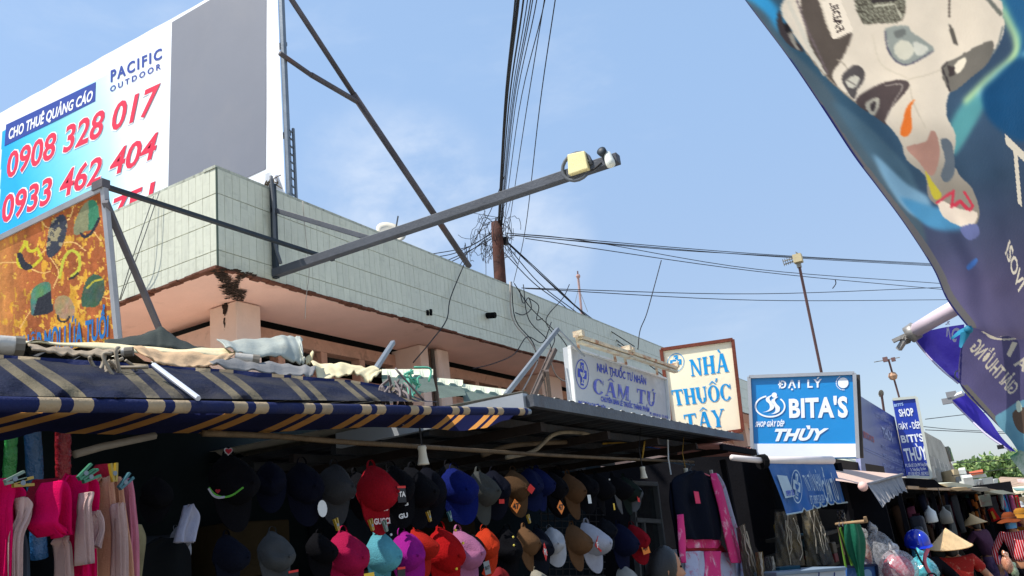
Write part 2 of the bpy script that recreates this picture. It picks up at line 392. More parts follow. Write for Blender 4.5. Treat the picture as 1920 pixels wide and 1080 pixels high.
MB().box((FX-.1,FY+LEN/2,FZ1+.015),(.17,LEN,.028)).box(((FX-.2+LX)/2,FY+.1,FZ1+.0155),(FX-.2-LX,.17,.027)).build('coping',M('coping_cement',(176,180,166),.85,.2,5,.3,40,grime=.6),hall)
for q in Q(914,591): 
    p=PX(FX).w(*q); MB().tube([p-Vector((.05,0,0)),p+Vector((.13,0,-.03))],.045,10).build('drain_spout',dark,hall)
for x,y in Q(802,585,808,583,802,588,808,588): MB().box(PX(FX).w(x,y),(.02,.035,.045)).build('vent_hole',dark,hall)
# stain at the corner of the soffit, growing down the first column
stn=M('black_mould',(50,38,32),1,.4,20,1,40)
CX=-7.0
mb=MB(); rs2=random.Random(11)
def blotch(p,n,r):
    c=Vector(p); k=rs2.randint(7,10)
    mb.add([c+Vector((math.cos(2*pi*i/k)*r*rs2.uniform(.5,1.2),math.sin(2*pi*i/k)*r*rs2.uniform(.5,1.2),rs2.uniform(-.002,.002))) for i in range(k)],[tuple(range(k))])
zs=PL=Pl((0,0,FZ0-.012),(0,0,1))
for P,n,sp_ in ((Q(408,507,425,522,432,540,441,560),120,6),(Q(462,512,450,520,440,532,434,545),60,4),(Q(400,512,412,514,420,524),40,5),(Q(448,545,456,548,452,556,441,560),45,4),(Q(398,506,440,504,480,514),50,2.5),(Q(418,530,424,545,432,556),40,5)):
    for i in range(n):
        t=rs2.random()*(len(P)-1.001); k=int(t); x=P[k][0]+(P[k+1][0]-P[k][0])*(t-k)+rs2.gauss(0,sp_); y=P[k][1]+(P[k+1][1]-P[k][1])*(t-k)+rs2.gauss(0,sp_*.55)
        blotch(zs.w(x,y,.002+.00003*len(mb.f)),None,rs2.uniform(.006,.034))
stuff(mb.build('mould_stain',stn,hall))
# columns
colp=zs.w(443,563); cx=colp.x; cy=colp.y
def column(y0,y1,x1,x0,z1=FZ0-.012,name='column'):
    return MB().box(((x0+x1)/2,(y0+y1)/2,z1/2),(x1-x0,y1-y0,z1)).build(name,pillM,hall,bevel=.012)
WX=SI-.02
y2=zs.w(491,573).y
column(cy,y2,cx,cx-.41)
mb=MB()
for i in range(26):
    t=rs2.random(); p=Vector((cx-.16+rs2.gauss(0,.03)*(1-t)-.02*t,cy-.004-.0002*i,FZ0-.02-.28*t)); r=rs2.uniform(.008,.03)*(1.1-t)
    k=8; mb.add([p+Vector((math.cos(2*pi*j/k)*r*rs2.uniform(.5,1.2),0,math.sin(2*pi*j/k)*r*1.8)) for j in range(k)],[tuple(range(k))])
stuff(mb.build('mould_run',stn,hall))
pc=PX(cx); C2=[pc.w(788,660).y,pc.w(803,660).y,pc.w(812,660).y,pc.w(841,665).y]
column(C2[0],C2[1],cx,cx-.5); column(C2[1]+.22,C2[3],cx,cx-.5)
MB().tube([(cx+.0,C2[2]+.10,2.6),(cx+.0,C2[2]+.10,FZ0-.06)],.075,10).build('drain_pipe',pillM,hall)
MB().tube([(cx+.0,C2[1]+.10,2.6),(cx+.0,C2[1]+.10,FZ0-.04)],.03,8).build('drain_pipe',M('pipe_grimy',(84,74,66),.8,.3,6),hall)
ys=[y2]; 
cols=[(pc.w(1014,710).y,pc.w(1052,715).y)]
gap=cols[0][0]-C2[3]
yy=cols[0][1]
while yy<FY+LEN-4: cols.append((yy+gap,yy+gap+.5)); yy+=gap+.5
for a,b in cols: column(a,b,cx,cx-.5)
# louvre wall between the columns
ZT=PX(WX).w(494,618).z; ZL=ZT-.13; ZB=ZL-.42
bays=[(y2,C2[0]),(C2[3],cols[0][0])]+[(cols[i][1],cols[i+1][0]) for i in range(len(cols)-1)]
louv=M('louvre_concrete',(196,152,130),.9,.2,5,.4,40,dirt=((90,62,48),.75,5,.56))
for a,b in bays:
    n=max(1,round((b-a)/.75)); wd=(b-a)/n
    MB().box((WX-.08,(a+b)/2,ZL+.08),(.16,b-a-.004,.16)).build('lintel',louv,hall,bevel=.006)
    MB().box((WX-.08,(a+b)/2,ZB-1.2),(.16,b-a-.004,2.4)).build('wall_panel',pinkw,hall)
    for k in range(n+1):
        y=a+wd*k; hw=.055
        MB().box((WX-.075,min(max(y,a+.03),b-.03),(ZL+ZB)/2),(.146,.11 if 0<k<n else .06,ZL-ZB-.002)).build('mullion',louv,hall,bevel=.006)
    for k in range(n):
        y0=a+wd*k+.056; y1=a+wd*(k+1)-.056
        MB().add([(WX-.02,y0,ZB+.02),(WX-.02,y1,ZB+.02),(WX-.15,y1,ZB+.17),(WX-.15,y0,ZB+.17),(WX-.04,y0,ZB+.0),(WX-.04,y1,ZB+.0),(WX-.18,y1,ZB+.15),(WX-.18,y0,ZB+.15)],
          [(0,1,2,3),(7,6,5,4),(0,4,5,1),(1,5,6,2),(2,6,7,3),(3,7,4,0)]).build('louvre',louv,hall)
MB().box((WX-1.2,FY+LEN/2+.8,2.4),(.06,LEN-1,4.7)).build('inner_wall',dark,hall)
# left face wall below the soffit
lx=zs.w(386,578).x
MB().box(((lx+LX)/2,cy+.25,(ZT-.02)/2),(lx-LX,.16,ZT-.02)).build('wall_panel',pinkw,hall)
MB().box(((cx-.6+LX)/2,cy+.6,3.6),(cx-.6-LX,.05,2.3)).build('inner_wall',dark,hall)
# ---------------------------------------------------------------- wall bracket with junction box and lamps
YA=5.90; ink=M('bracket_paint',(72,76,84),.55,.25,5,.2,40,dirt=((196,196,190),.8,5,.66),metal=.0)
bp=PY(YA)
br=thing('lamp_bracket','long grey steel bracket arm on the tiled parapet with yellowed junction box','bracket',(FX,YA,FZ0))
wp=Vector((FX+.03,YA,0))
MB().box((FX+.02,YA,5.36),(.05,.05,1.05)).build('upright',M('dark_steel',(44,52,60),.5,.2),br)
MB().beam((FX+.0,YA,4.89),bp.w(1160,297),.085,.085).build('arm',ink,br,bevel=.006)
MB().beam((FX+.0,YA-.0,5.60),bp.w(700,449),.05,.05).build('strut',ink,br,bevel=.004)
cable([Vector((FX+.05,YA-.05,5.95)),Vector((FX+.07,YA-.05,5.6)),Vector((FX+.08,YA-.06,5.2)),Vector((FX+.14,YA-.05,4.95))],.018,M('cable_grey',(90,94,100),.6),None,parent=br,name='conduit')
jb=[bp.w(*q,.09) for q in Q(1072,296,1104,289,1111,322,1074,334)]
MB().prism(jb,bp.n*-.07).build('junction_box',M('yellowed_plastic',(226,212,158),.5,.1,6,.1,dirt=((150,128,84),.6,6,.62)),br,bevel=.008)
c=bp.w(1086,316,.05); MB().tube([c+Vector((.13*math.cos(a),-.0,.12*math.sin(a))) for a in np.linspace(-.2,2*pi-.9,18)],.015,6).build('cable_loop',M('cable_grey',(90,94,100)),br,smooth=True)
c=bp.w(1137,296,.06); MB().lathe([(.015,0),(.036,0),(.04,.035),(.02,.045)],c+Vector((0,0,.02)),(0,-1,.2)).build('lamp_holder',M('dark_steel',(44,52,60)),br,smooth=True)
c=bp.w(1143,292,.05); MB().lathe([(.028,0),(.034,.03),(.04,.10),(.036,.13),(.016,.145)],c,(.22,-.25,-1)).build('lamp',M('milky_plastic',(214,216,206),.25,.05),br,smooth=True)
cable([(1095,322,bp and (bp.w(1095,322)-CAM).dot(CF)),(1112,318,(bp.w(1112,318)-CAM).dot(CF)-.05),(1128,305,(bp.w(1128,305)-CAM).dot(CF)-.05)],.008,M('black_cable',(28,28,30)),None,parent=br,name='wire')
# ---------------------------------------------------------------- billboard
YB=6.35; bb=thing('billboard','huge white, blue and grey rental billboard with red telephone numbers above the parapet','billboard',(-8,YB,5.6))
pb=PY(YB); pbf=PY(YB)
white=M('billboard_vinyl',(232,234,238),.55,.04,1.5,.15,3)
Zb=5.3; xr=pb.w(524,100).x
def bbp(u,v): 
    x=-12.6+(xr+12.6)*u; t0=pb.w(0,212); t1=pb.w(385,0); ztop=t0.z+(t1.z-t0.z)*((x-t0.x)/(t1.x-t0.x)); 
    return x,ztop
def bfn(u,v):
    x,zt=bbp(u,0); zt=max(zt,9.0) if x>-7 else zt
    z=Zb+(zt-Zb)*v; e=max(0,v-.93)*.5+ (max(0,u-.94)*.6); 
    return Vector((x,YB+.0015*math.sin(u*23+v*4)*math.sin(v*11+u*5)+e*.12*math.sin(u*60)*math.sin(u*17),z))
mb=MB().grid(bfn,300,240)
GX0,GX1=323,500
def paint_bb(X,Y):
    # coordinates on the sheet itself
    n=vnoise(X+3000,Y+3000,160,5)
    out=np.zeros(X.shape+(3,))+np.array([233,235,240])
    ang=(Y-(212-.55*X)) # distance below the top edge
    bl=(X<322)&(ang>36+X*.006)&(X>4-(Y-230)*.03+ (Y-230)*0)
    d=np.clip((X-20+ (Y-300)*-.25)/250,0,1)
    g=np.stack([20+210*d**.8,165+78*d**.7,238+8*d],-1)
    tfade=np.clip((X-205)/60,0,1)[...,None]
    g=g*(1-tfade)+np.array([232,238,246])*tfade
    out[bl]=g[bl]
    gp=inpoly(X,Y,Q(323,40,385,2,420,-30,620,-150,500,-140,499,300,GX1-36,322,400,360,315,372))
    gp=(X>323-(Y-40)*.025)&(X<500-(abs(Y-160)*.004))&(ang>4)&~((Y>322+(500-X)*.35)&(X>440))
    return out*(.97+.05*n[...,None])
printed(mb,paint_bb,'vinyl_sheet',M('vinyl_print',(255,255,255),.5,.02,1,.5,1.3,attr='print'),bb)
steel=M('galvanised',(120,128,136),.45,.2,6,.1,metal=.5); rustst=M('brace_steel',(84,80,84),.6,.3,3,.2,dirt=((120,74,52),.6,2.5,.56))
MB().box((xr+.03,YB+.04,7.4),(.05,.05,4.5)).build('edge_post',steel,bb)
mb=MB(); 
for k in range(14): mb.box((xr+.045,YB+.08,5.5+.1*k),(.02,.07,.015))
mb.box((xr+.05,YB+.12,6.15),(.025,.025,1.4)).build('truss',steel,bb)
mb=MB()
for k in range(9): mb.tube([(-12.4+.75*k,YB+.1,Zb),(-12.4+.75*k,YB+.1,8.2+.08*k)],.025,6)
for z in (5.6,6.8,8.0): mb.box((-9.2,YB+.1,z),(6.3,.05,.05))
mb.build('back_frame',steel,bb)
bx=-5.99
d1=lambda x,y: W(x,y,'x',bx)
MB().tube([d1(500,-72),d1(665,180)],.035,8).tube([d1(662,176),d1(880,500)],.045,8).build('brace',rustst,bb,smooth=True)
MB().tube([d1(525,100),d1(585,142)],.03,8).tube([d1(583,140),d1(672,192)],.035,8).build('brace',rustst,bb,smooth=True)
# bundled vinyl at the lower right corner and its lashings
p0=pb.w(508,330); 
MB().grid(lambda u,v: p0+Vector((-.16+.24*u+.06*v,-.05+.02*math.sin(u*9+v*3),.10*u-.05-.20*v)),12,10).build('gathered_vinyl',white,bb,smooth=True)
mb=MB()
for k in range(14):
    a=p0+Vector((rs.uniform(-.05,.2),-.08,rs.uniform(-.22,-.08))); mb.tube([a,a+Vector((rs.uniform(-.1,.1),rs.uniform(-.03,.03),rs.uniform(-.1,.1))),a+Vector((rs.uniform(-.12,.12),.02,rs.uniform(-.14,.1)))],.006,4)
stuff(mb.build('wire_lashing',M('wire_dirty',(96,84,68),.8,.4,20),bb))
red=M('ink_red',(216,42,72),.5,.04); navy=M('ink_navy',(40,66,150),.5,.05); wht=M('ink_white',(238,240,244),.5,.03)
plate(bb,pbf,Q(323,42,500,-62,499,317,315,400),.003,M('blank_grey',(118,122,133),.6,.05,.8,.1,3,dirt=((126,128,136),.6,.6,.52)),'blank_panel',.006)
plate(bb,pbf,Q(12,234,180,154,179,190,9,274),.003,navy,'title_band',.006)
text(bb,pbf,'CHO THUÊ QUẢNG CÁO',Q(18,243,176,169,174,188,17,262),wht,.009,.03,.12)
text(bb,pbf,'PACIFIC',Q(208,133,304,90,304,109,208,154),navy,.006,.03,0,sp=1.25)
text(bb,pbf,'OUTDOOR',Q(207,163,302,118,302,129,207,173),navy,.006,.02,0,sp=1.5)
for s,q in (('0908 328 017',Q(14,289,302,156,296,207,14,334)),('0933 462 404',Q(5,370,298,248,292,294,5,418)),('0989 176 751',Q(0,466,292,340,290,384,0,505))):
    text(bb,pbf,s,q,wht,.005,.05,.15,sp=.94); text(bb,pbf,s,q,red,.008,.022,.15,sp=.995)
# ---------------------------------------------------------------- rusty helmet sign with its stays
rt=thing('painted_sign','rust-eaten orange sign painted with helmets, leaning under the billboard','sign',(-6.2,3.9,3.7))
A0=D(195,352,(W(195,352,'y',3.72)-CAM).dot(CF)); A1=W(222,645,'y',3.98); A2=W(-60,488,'y',3.72)
pr=P3(A0,A1,A2)
q=Q(-70,481,195,352,223,650,-70,660)
def rfn(u,v):
    x=-70+265*u+ (28*v)*u; y=(481-.487*(265*u))*(1-v)+(660-10*u)*v; return pr.w(x,y,.0)
HEL=[]
def paint_rust(X,Y):
    out=np.zeros(X.shape+(3,))
    n=vnoise(X+900,Y+900,60,1); n2=vnoise(X*1.6+500,Y*.55+300,14,2,5); n3=vnoise(X*1.3+700,Y*1.0+100,9,3,5)
    base=np.stack([128+62*n,64+44*n,30+28*n],-1)
    left=np.clip((60-X)/70,0,1)[...,None]; base=base*(1-left)+np.stack([196+20*n,128+26*n,66+16*n],-1)*left
    amt=np.clip((X-20)/120,0,1)*np.clip((Y-400)/90,0,1)
    yel=(n2>.70-.13*amt)&(Y>400); base[yel]=np.array([204,150,46])
    yel=(n3>.72-.09*amt); base[yel]=np.array([214,166,66])
    dk=vnoise(X*2+40,Y*.7+90,20,8,5)[...,None]; base=base*(.78+.4*dk)
    out[:]=base
    for P,col in ((Q(-20,497,12,492,45,494,60,505),1),(Q(60,505,80,512,95,508),1),(Q(70,480,84,470,96,462),1),(Q(100,540,110,510,92,480),1),(Q(124,372,137,385,130,410,120,412),1),(Q(38,615,60,580,80,575),1),(Q(78,415,86,425,96,428),1),(Q(168,420,180,440,190,452),1),(Q(118,455,140,455,160,470),1),(Q(160,540,190,555,205,560),1)):
        P=curve2(P,5,False); out[near(X,Y,P)<1.0]=np.array([226,180,110])
    def blob(P,f,edge=None):
        P=curve2(P,5); m=inpoly(X,Y,P); 
        if edge is not None:
            d=near(X,Y,P+[P[0]]); out[(d<edge[0])&m]=np.array(edge[1])
        return m
    m=inpoly(X,Y,curve2(Q(88,455,96,418,118,402,126,425,116,462,98,482,88,478))); out[m]=np.stack([34+40*n,40+38*n,56+34*n],-1)[m]; out[m&(n3>.6)]=(150,140,110)
    m=inpoly(X,Y,curve2(Q(140,418,158,382,178,376,186,400,180,425,160,434,140,440))); out[m]=np.stack([110+30*n,112+30*n,86+20*n],-1)[m]; m2=m&(X>166); out[m2]=np.array([52,122,92]); out[near(X,Y,curve2(Q(186,410,172,436,158,444,152,438),4,False))<2.6]=(34,36,50)
    P=curve2(Q(34,500,32,480,44,455,40,452,52,452,56,468,70,462,66,450,78,478,78,488,56,505)); m=inpoly(X,Y,P)&(near(X,Y,P+[P[0]])<5.5); out[m]=(196,186,44)
    m=inpoly(X,Y,curve2(Q(32,478,40,474,48,490,60,498,58,505,42,504))); out[m]=(36,38,52)
    P=curve2(Q(112,520,120,485,134,470,148,480,148,505,134,518),5,False); out[near(X,Y,P)<2.8]=(182,182,60); out[near(X,Y,Q(130,523,138,520,146,512))<2]=(38,40,40)
    m=inpoly(X,Y,curve2(Q(58,575,60,545,78,530,94,532,96,560,98,584,62,592))); out[m]=np.stack([44+70*n3,60+90*n,60+70*n2],-1)[m]; m&=inpoly(X,Y,Q(70,560,96,545,100,590,62,592)); out[m]=(32,36,48)
    m=inpoly(X,Y,curve2(Q(102,570,108,556,128,556,140,578,134,596,112,596,104,585))); out[m]=np.stack([130+50*n3,104+40*n,74+40*n2],-1)[m]; out[near(X,Y,curve2(Q(108,592,112,602,124,602,130,594),4,False))<2]=(40,40,44)
    m=inpoly(X,Y,curve2(Q(152,570,160,530,176,514,194,524,196,548,184,572,168,576))); out[m]=np.stack([30+50*n3,62+50*n,52+30*n2],-1)[m]; out[near(X,Y,curve2(Q(164,540,176,528,192,524),4,False))<1.6]=(180,170,50)
    return out
printed(MB().grid(rfn,150,170),paint_rust,'painted_panel',M('rust_paint',(255,255,255),.75,.12,18,.35,30,attr='print'),rt)
MB().prism([pr.w(*p,-.02) for p in q],-pr.n*.02).build('backing_sheet',rustst,rt)
edging(rt,pr,Q(-70,481,195,352,223,650,-70,660),.045,.04,M('frame_grey',(150,152,158),.5,.15,5,metal=.2),off=.0,sides=(0,1))
text(rt,pr,'HỢP MỌI LỨA TUỔI',Q(45,630,205,592,204,630,45,676),M('ink_blue',(30,104,170),.6,.1,10),.006,.03,0)
cw=A0; 
MB().beam(cw+Vector((-.03,-.02,.03)),W(625,487,'x',cw.x-.03)+Vector((0,0,0)),.045,.03).build('stay',M('dark_steel',(44,52,60)),rt)
MB().beam(cw+Vector((.02,0,-.12)),D(300,620,(cw-CAM).dot(CF)+.9),.045,.045).build('stay',M('stay_grey',(88,86,94),.6,.2),rt)
MB().box(cw+Vector((-.04,0,.03)),(.13,.07,.07)).build('end_cap',rustst,rt)
# thin wires hanging in front of the left tiles
cg=M('wire_grey',(110,112,112),.6); ck=M('wire_black',(34,34,38),.6)
for i,(a,b) in enumerate((((288,368),(224,562)),((298,362),(226,562)))):
    cable([PY(FY-.03).w(*a),PY(FY-.12).w((a[0]+b[0])/2-4+3*i,(a[1]+b[1])/2+8),PY(FY-.03).w(*b)],.005,cg,('slack' if i else 'thin')+' grey wire hanging beside the other on the tiles left of the corner',name='hanging_wire',cat='wire')
# ---------------------------------------------------------------- stall row: frame, roofs, dark interior
BX=-2.15; BZ=2.45
bamboo=M('bamboo',(92,76,56),.7,.3,9,.4,60,dirt=((60,48,36),.7,7,.52))
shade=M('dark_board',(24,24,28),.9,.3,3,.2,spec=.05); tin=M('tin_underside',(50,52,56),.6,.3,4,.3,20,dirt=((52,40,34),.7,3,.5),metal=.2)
shed=thing('stall_shell','dark open-fronted market stall full of hanging goods under a low metal roof','stall',(-4,5,0))
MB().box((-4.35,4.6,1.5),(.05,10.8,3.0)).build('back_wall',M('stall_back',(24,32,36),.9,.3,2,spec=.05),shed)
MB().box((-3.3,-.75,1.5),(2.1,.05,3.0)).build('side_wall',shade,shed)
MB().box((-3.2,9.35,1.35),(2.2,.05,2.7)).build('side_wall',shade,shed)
ra_y0=3.6
def corr(x0,x1,y0,y1,z0,z1,amp=.012,per=.13,th=.004,along='x'):
    n=int(abs(y1-y0)/per*4); vs=[]
    def fn(u,v):
        y=y0+(y1-y0)*u; k=(u*n/4)%1; h=amp if k<.5 else -amp; return Vector((x0+(x1-x0)*v,y,z0+(z1-z0)*v+h))
    return MB().grid(fn,n,1)
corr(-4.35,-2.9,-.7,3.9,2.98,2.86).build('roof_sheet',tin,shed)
corr(-6.45,-3.0,-4.5,ra_y0,3.06,2.93,.012,.19).build('bounce_cover',M('pale_bounce_sheet',(226,222,208),.5,.15,3,.2,20,metal=.1,dirt=((140,124,96),.5,2,.58)),shed)  # unseen pale top sheet added to bounce light up to the soffit
roof=thing('metal_canopy','flat grey sheet-metal canopy of the stall with a steel edge channel below the pharmacy signs','canopy',(-3,6,2.7))
RX=-1.98
pR=PX(RX); ra=pR.w(985,758); rb=pR.w(1385,824)
RZ=pR.w(1006,757).z
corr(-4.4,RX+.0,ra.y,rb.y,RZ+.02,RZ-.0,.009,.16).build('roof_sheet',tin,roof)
rbounce=M('pale_bounce_sheet',(226,222,208),.5,.15,3,.2,20,metal=.1,dirt=((140,124,96),.5,2,.58))
corr(-6.45,RX-.02,ra.y+.02,rb.y,RZ+.14,RZ+.05,.012,.19).build('bounce_cover',rbounce,roof)  # same added sheet, run back to the hall wall for bounce light
chan=M('edge_steel',(88,90,94),.5,.3,4,.2,metal=.4,dirt=((70,52,42),.5,5,.55))
MB().box((RX+.03,(ra.y+rb.y)/2,RZ),(.04,rb.y-ra.y,.062)).build('edge_channel',chan,roof)
MB().box((-2.6,ra.y+.0,RZ),(1.25,.05,.085)).build('end_channel',M('bright_steel',(168,172,176),.4,.1,metal=.3),roof)
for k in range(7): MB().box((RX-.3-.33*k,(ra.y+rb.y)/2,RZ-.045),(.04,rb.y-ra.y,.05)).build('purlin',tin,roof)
for k in range(5): MB().box((-3.1,ra.y+.3+k*(rb.y-ra.y-.5)/4,RZ-.10),(2.1,.045,.05)).build('cross_beam',M('beam_wood',(40,32,28),.8,.3,8,.3),roof)
# the long bar the goods hang on
bar=MB().tube(spline([PX(BX).w(*q) for q in Q(380,812,520,818,640,828,800,838,960,849,1120,858,1300,866)],6),.011,7).build('hanging_bar',bamboo,None,smooth=True); tag(bar,'long brown wrapped bar the caps hang from','bar')
o=MB().tube([PX(BX+.02).w(*q) for q in Q(140,852,190,838,290,817)],.012,6).build('hanging_bar',M('old_pipe',(120,112,100),.6,.3,9),None,smooth=True); tag(o,'short sloping pipe behind the red wrapped post','bar')
for i,(q,lab) in enumerate(((Q(950,858,1000,846,1040,814,1090,812,1120,822),'bent pale branch arching under the metal canopy'),(Q(905,853,965,835,1080,828),'dark crooked branch below the arched one'),(Q(1130,832,1200,826,1268,812),'yellow twisted rope along the underside of the canopy'))):
    o=MB().tube(spline([PX(BX-.1-.1*i).w(*p) for p in q],6),(.013,.016,.007)[i],6).build(('branch','branch','rope')[i],(M('branch_pale',(132,120,100),.8,.3,12,.5),bamboo,M('rope_yellow',(170,132,50),.8,.2,20))[i],None,smooth=True); tag(o,lab,('branch','branch','rope')[i])
# bulb sockets
sock=M('socket_plastic',(196,190,172),.4,.08)
for (x,y,t),lab in zip(((791,846,818),(1204,885,800),(1285,888,820)),('white bulb socket hanging above the red and black caps','white bulb socket on a black flex left of the navy shirt','white bulb socket hung in front of the navy shirt collar')):
    c=PX(BX+.07).w(x,y-10); s=thing('bulb_socket',lab,'socket',c,'empty bulb sockets')
    MB().lathe([(.016,0),(.02,-.008),(.017,-.02),(.019,-.045),(.025,-.075),(.026,-.08)],c,(0,.0,1),12).build('socket_body',sock,s,smooth=True)
    MB().tube([c,c+Vector((0,-.005,.12)),PX(BX+.02).w(x-3,t)],.004,4).build('flex',M('flex_yellow',(150,116,50),.7) if x>1250 else ck,s)
o=MB().tube([PX(BX+.03).w(*p) for p in Q(1252,825,1253,860,1258,890)],.006,5).build('white_tube',M('white_plastic',(214,216,214),.4,.05)); tag(o,'short white plastic tube dangling between two bulb sockets','tube')
o=MB().tube([PX(BX+.0).w(*p) for p in Q(1209,825,1204,860)],.006,5).build('cord',M('rope_yellow',(170,132,50))); tag(o,'yellow cord hanging from the rope to the bar','cord')
# ---------------------------------------------------------------- striped awning
aw=thing('striped_awning','navy and tan striped fabric awning sagging from a horizontal bar over the cap stall','awning',(-3,3,2.7))
AX=-1.95; pA=PX(AX)
bary=lambda x: 748+.0142*x
def dep(p): return (p-CAM).dot(CF)
def AD(x,dd=0): return dep(pA.w(x,bary(x)))+dd
yA=lambda x: pA.w(x,bary(x)).y
PER=(yA(771)-yA(87))/5.0; Y0=yA(87)
fab=lambda nm,c1,c2,tr,dirt: M(nm,c1,.8,.15,5,.35,90,stripe=(c2,((.0,.18),(.29,.47))),trans=tr,dirt=dirt)
fabA=fab('awning_stripe',(30,40,86),(186,164,132),.25,((70,70,84),.35,4,.5))
fabB=M('awning_dusty_shaded',(28,33,54),.85,.2,4,.5,70,stripe=((110,101,82),((.02,.16),(.29,.43))),trans=.1,dirt=((60,58,60),.85,1.6,.44),spec=.1)  # dusty cloth, darkened further so its colour carries the shade
fabC=fab('awning_valance',(27,31,66),(205,142,74),.55,((44,40,70),.4,3,.55))
xs=[-160,-60,0,87,200,320,440,560,700,850,985]
def uvA(sh): return None
# bar wrapped in cloth
rws=[[pA.w(x,bary(x)+10,.0)+Vector((0.019*math.cos(a),0,.019*math.sin(a)+0)) for x in xs] for a in np.linspace(1.9,-2.2,7)]
rr=[spline(r,6) for r in rws]
n=len(rr[0]); mb=MB(); vs=[];uv=[]
for j,r in enumerate(rr):
    for p in r: vs.append(p); uv.append(((p.y-Y0)/PER+.09,j/6))
mb.add(vs,[(j*n+i,j*n+i+1,(j+1)*n+i+1,(j+1)*n+i) for j in range(len(rr)-1) for i in range(n-1)],uv); mb.build('front_roll',fabA,aw,smooth=True)
MB().tube([pA.w(x,bary(x)+10) for x in (-200,400,992)],.016,8).build('front_bar',M('galvanised',(120,128,136)),aw)
# drooping valance: fabric hanging slack from the bar and tucked back underneath
low=[(-160,850),(-60,832),(0,826),(87,808),(125,813),(240,815),(320,812),(470,813),(585,806),(700,801),(800,803),(862,808),(905,803),(950,788),(985,764)]
def lowy(x):
    for (a,b),(c,d) in zip(low[:-1],low[1:]):
        if x<=c: 
            t=(x-a)/(c-a); t=t*t*(3-2*t); return b+(d-b)*t
    return low[-1][1]
NU,NV=220,10; vs=[];uv=[]
for j in range(NV+1):
    v=j/NV
    for i in range(NU+1):
        x=-160+(1145)*i/NU; yb=bary(x)+16; yl=max(lowy(x),yb+1)
        y=yb+(yl-yb)*v; back=.42*v**1.3*(yl-yb)/60
        p=D(x,y,AD(x)+.0+back+.012*math.sin(x*.045+v*5)*v); vs.append(p)
        yy=yA(x); hgt=(yl-yb)/60
        uv.append(((yy-Y0)/PER+.10+ .95*(v**1.15)*min(1.1,hgt),v))
MB().add(vs,[(j*(NU+1)+i,j*(NU+1)+i+1,(j+1)*(NU+1)+i+1,(j+1)*(NU+1)+i) for j in range(NV) for i in range(NU)],uv).build('valance',fabC,aw,smooth=True)
# upper slope of the fabric, dusty and coloured darker as if shaded, running up and back from the bar
up=[(-160,664),(0,668),(120,676),(250,684),(330,690),(430,696),(560,708),(660,716),(745,730),(800,752),(985,760)]
def upy(x):
    for (a,b),(c,d) in zip(up[:-1],up[1:]):
        if x<=c: return b+(d-b)*(x-a)/(c-a)
    return up[-1][1]
vs=[];uv=[];NU,NV=200,12
for j in range(NV+1):
    v=j/NV
    for i in range(NU+1):
        x=-160+(980)*i/NU; yb=bary(x)-6; yu=min(upy(x),yb-1); y=yb+(yu-yb)*v
        sag=-.10*math.sin(pi*v)
        p=D(x,y,AD(x)+.03+.62*v+sag+.03*math.sin(x*.021+v*4)+.022*math.sin(x*.055-v*6)+.012*math.sin(x*.13+v*9)); vs.append(p)
        uv.append(((yA(x)-Y0)/PER+.08+ .42*(v**1.2)*(1+.12*math.sin(x*.02)) ,v))
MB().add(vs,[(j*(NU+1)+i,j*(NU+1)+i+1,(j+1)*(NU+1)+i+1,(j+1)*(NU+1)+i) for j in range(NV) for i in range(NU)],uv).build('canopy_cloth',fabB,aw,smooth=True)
NU=160; vs=[];uv=[]
for j in range(4):
    v=j/3
    for i in range(NU+1):
        x=-160+900*i/NU; y=upy(x)-3+19*v*(1-.4*i/NU); vs.append(D(x,y,AD(x)+.60-.02*v+.012*math.sin(x*.06+v))); uv.append(((yA(x)-Y0)/PER+.52,v))
MB().add(vs,[(j*(NU+1)+i,j*(NU+1)+i+1,(j+1)*(NU+1)+i+1,(j+1)*(NU+1)+i) for j in range(3) for i in range(NU)],uv).build('rear_hem',fabA,aw,smooth=True)
# fold of pale cloth lying in the sag, and the folding arm
MB().tube([D(288,684,AD(290,.35)),D(372,747,AD(370,-.03))],.008,6).build('folding_arm',M('white_arm',(196,200,210),.4,.2,8),aw)
# ---------------------------------------------------------------- tarpaulins and sheets lying above the awning
cream=M('cream_canvas',(222,208,168),.85,.15,4,.35,30,dirt=((150,128,92),.5,3,.6),trans=.15)
cream2=M('tan_canvas',(212,180,142),.85,.12,3,.3,30,dirt=((150,116,84),.5,5,.62),trans=.3)
def U(x,dd): return AD(max(-160,min(985,x)),dd)
def sheet(name,lab,cat,rows,mat,nu=50,nv=5,wob=.004,seed=1,grp=None,solid=.006):
    o=loft([[ (x,y,U(x,d)) for x,y,d in r] for r in rows],nu,nv,wob,seed).build(name,mat,None,smooth=True); tag(o,lab,cat,grp)
    if solid: q=o.modifiers.new('thickness','SOLIDIFY'); q.thickness=solid; q.offset=0
    return o
sheet('canvas_sheet','cream canvas sheet stretched along the top of the striped awning','canvas',
 [[(-120,634,1.3),(60,640,1.3),(200,646,1.3),(330,655,1.35),(415,655,1.4),(442,662,1.4)],[(-120,642,1.1),(60,646,1.1),(200,653,1.1),(330,664,1.15),(415,668,1.2),(440,664,1.25)]],cream,60,3,.003,1)
sheet('canvas_sheet','tan canvas flap sagging in a curve between two pipe ends','canvas',
 [[(250,650,.95),(300,659,1.0),(360,662,1.05),(410,665,1.1),(440,664,1.15)],[(262,662,.9),(300,674,.9),(340,680,.92),(390,682,.98),(425,674,1.05)],[(278,672,.8),(305,681,.8),(345,688,.82),(380,688,.88),(412,680,1.0)]],cream2,40,5,.004,2)
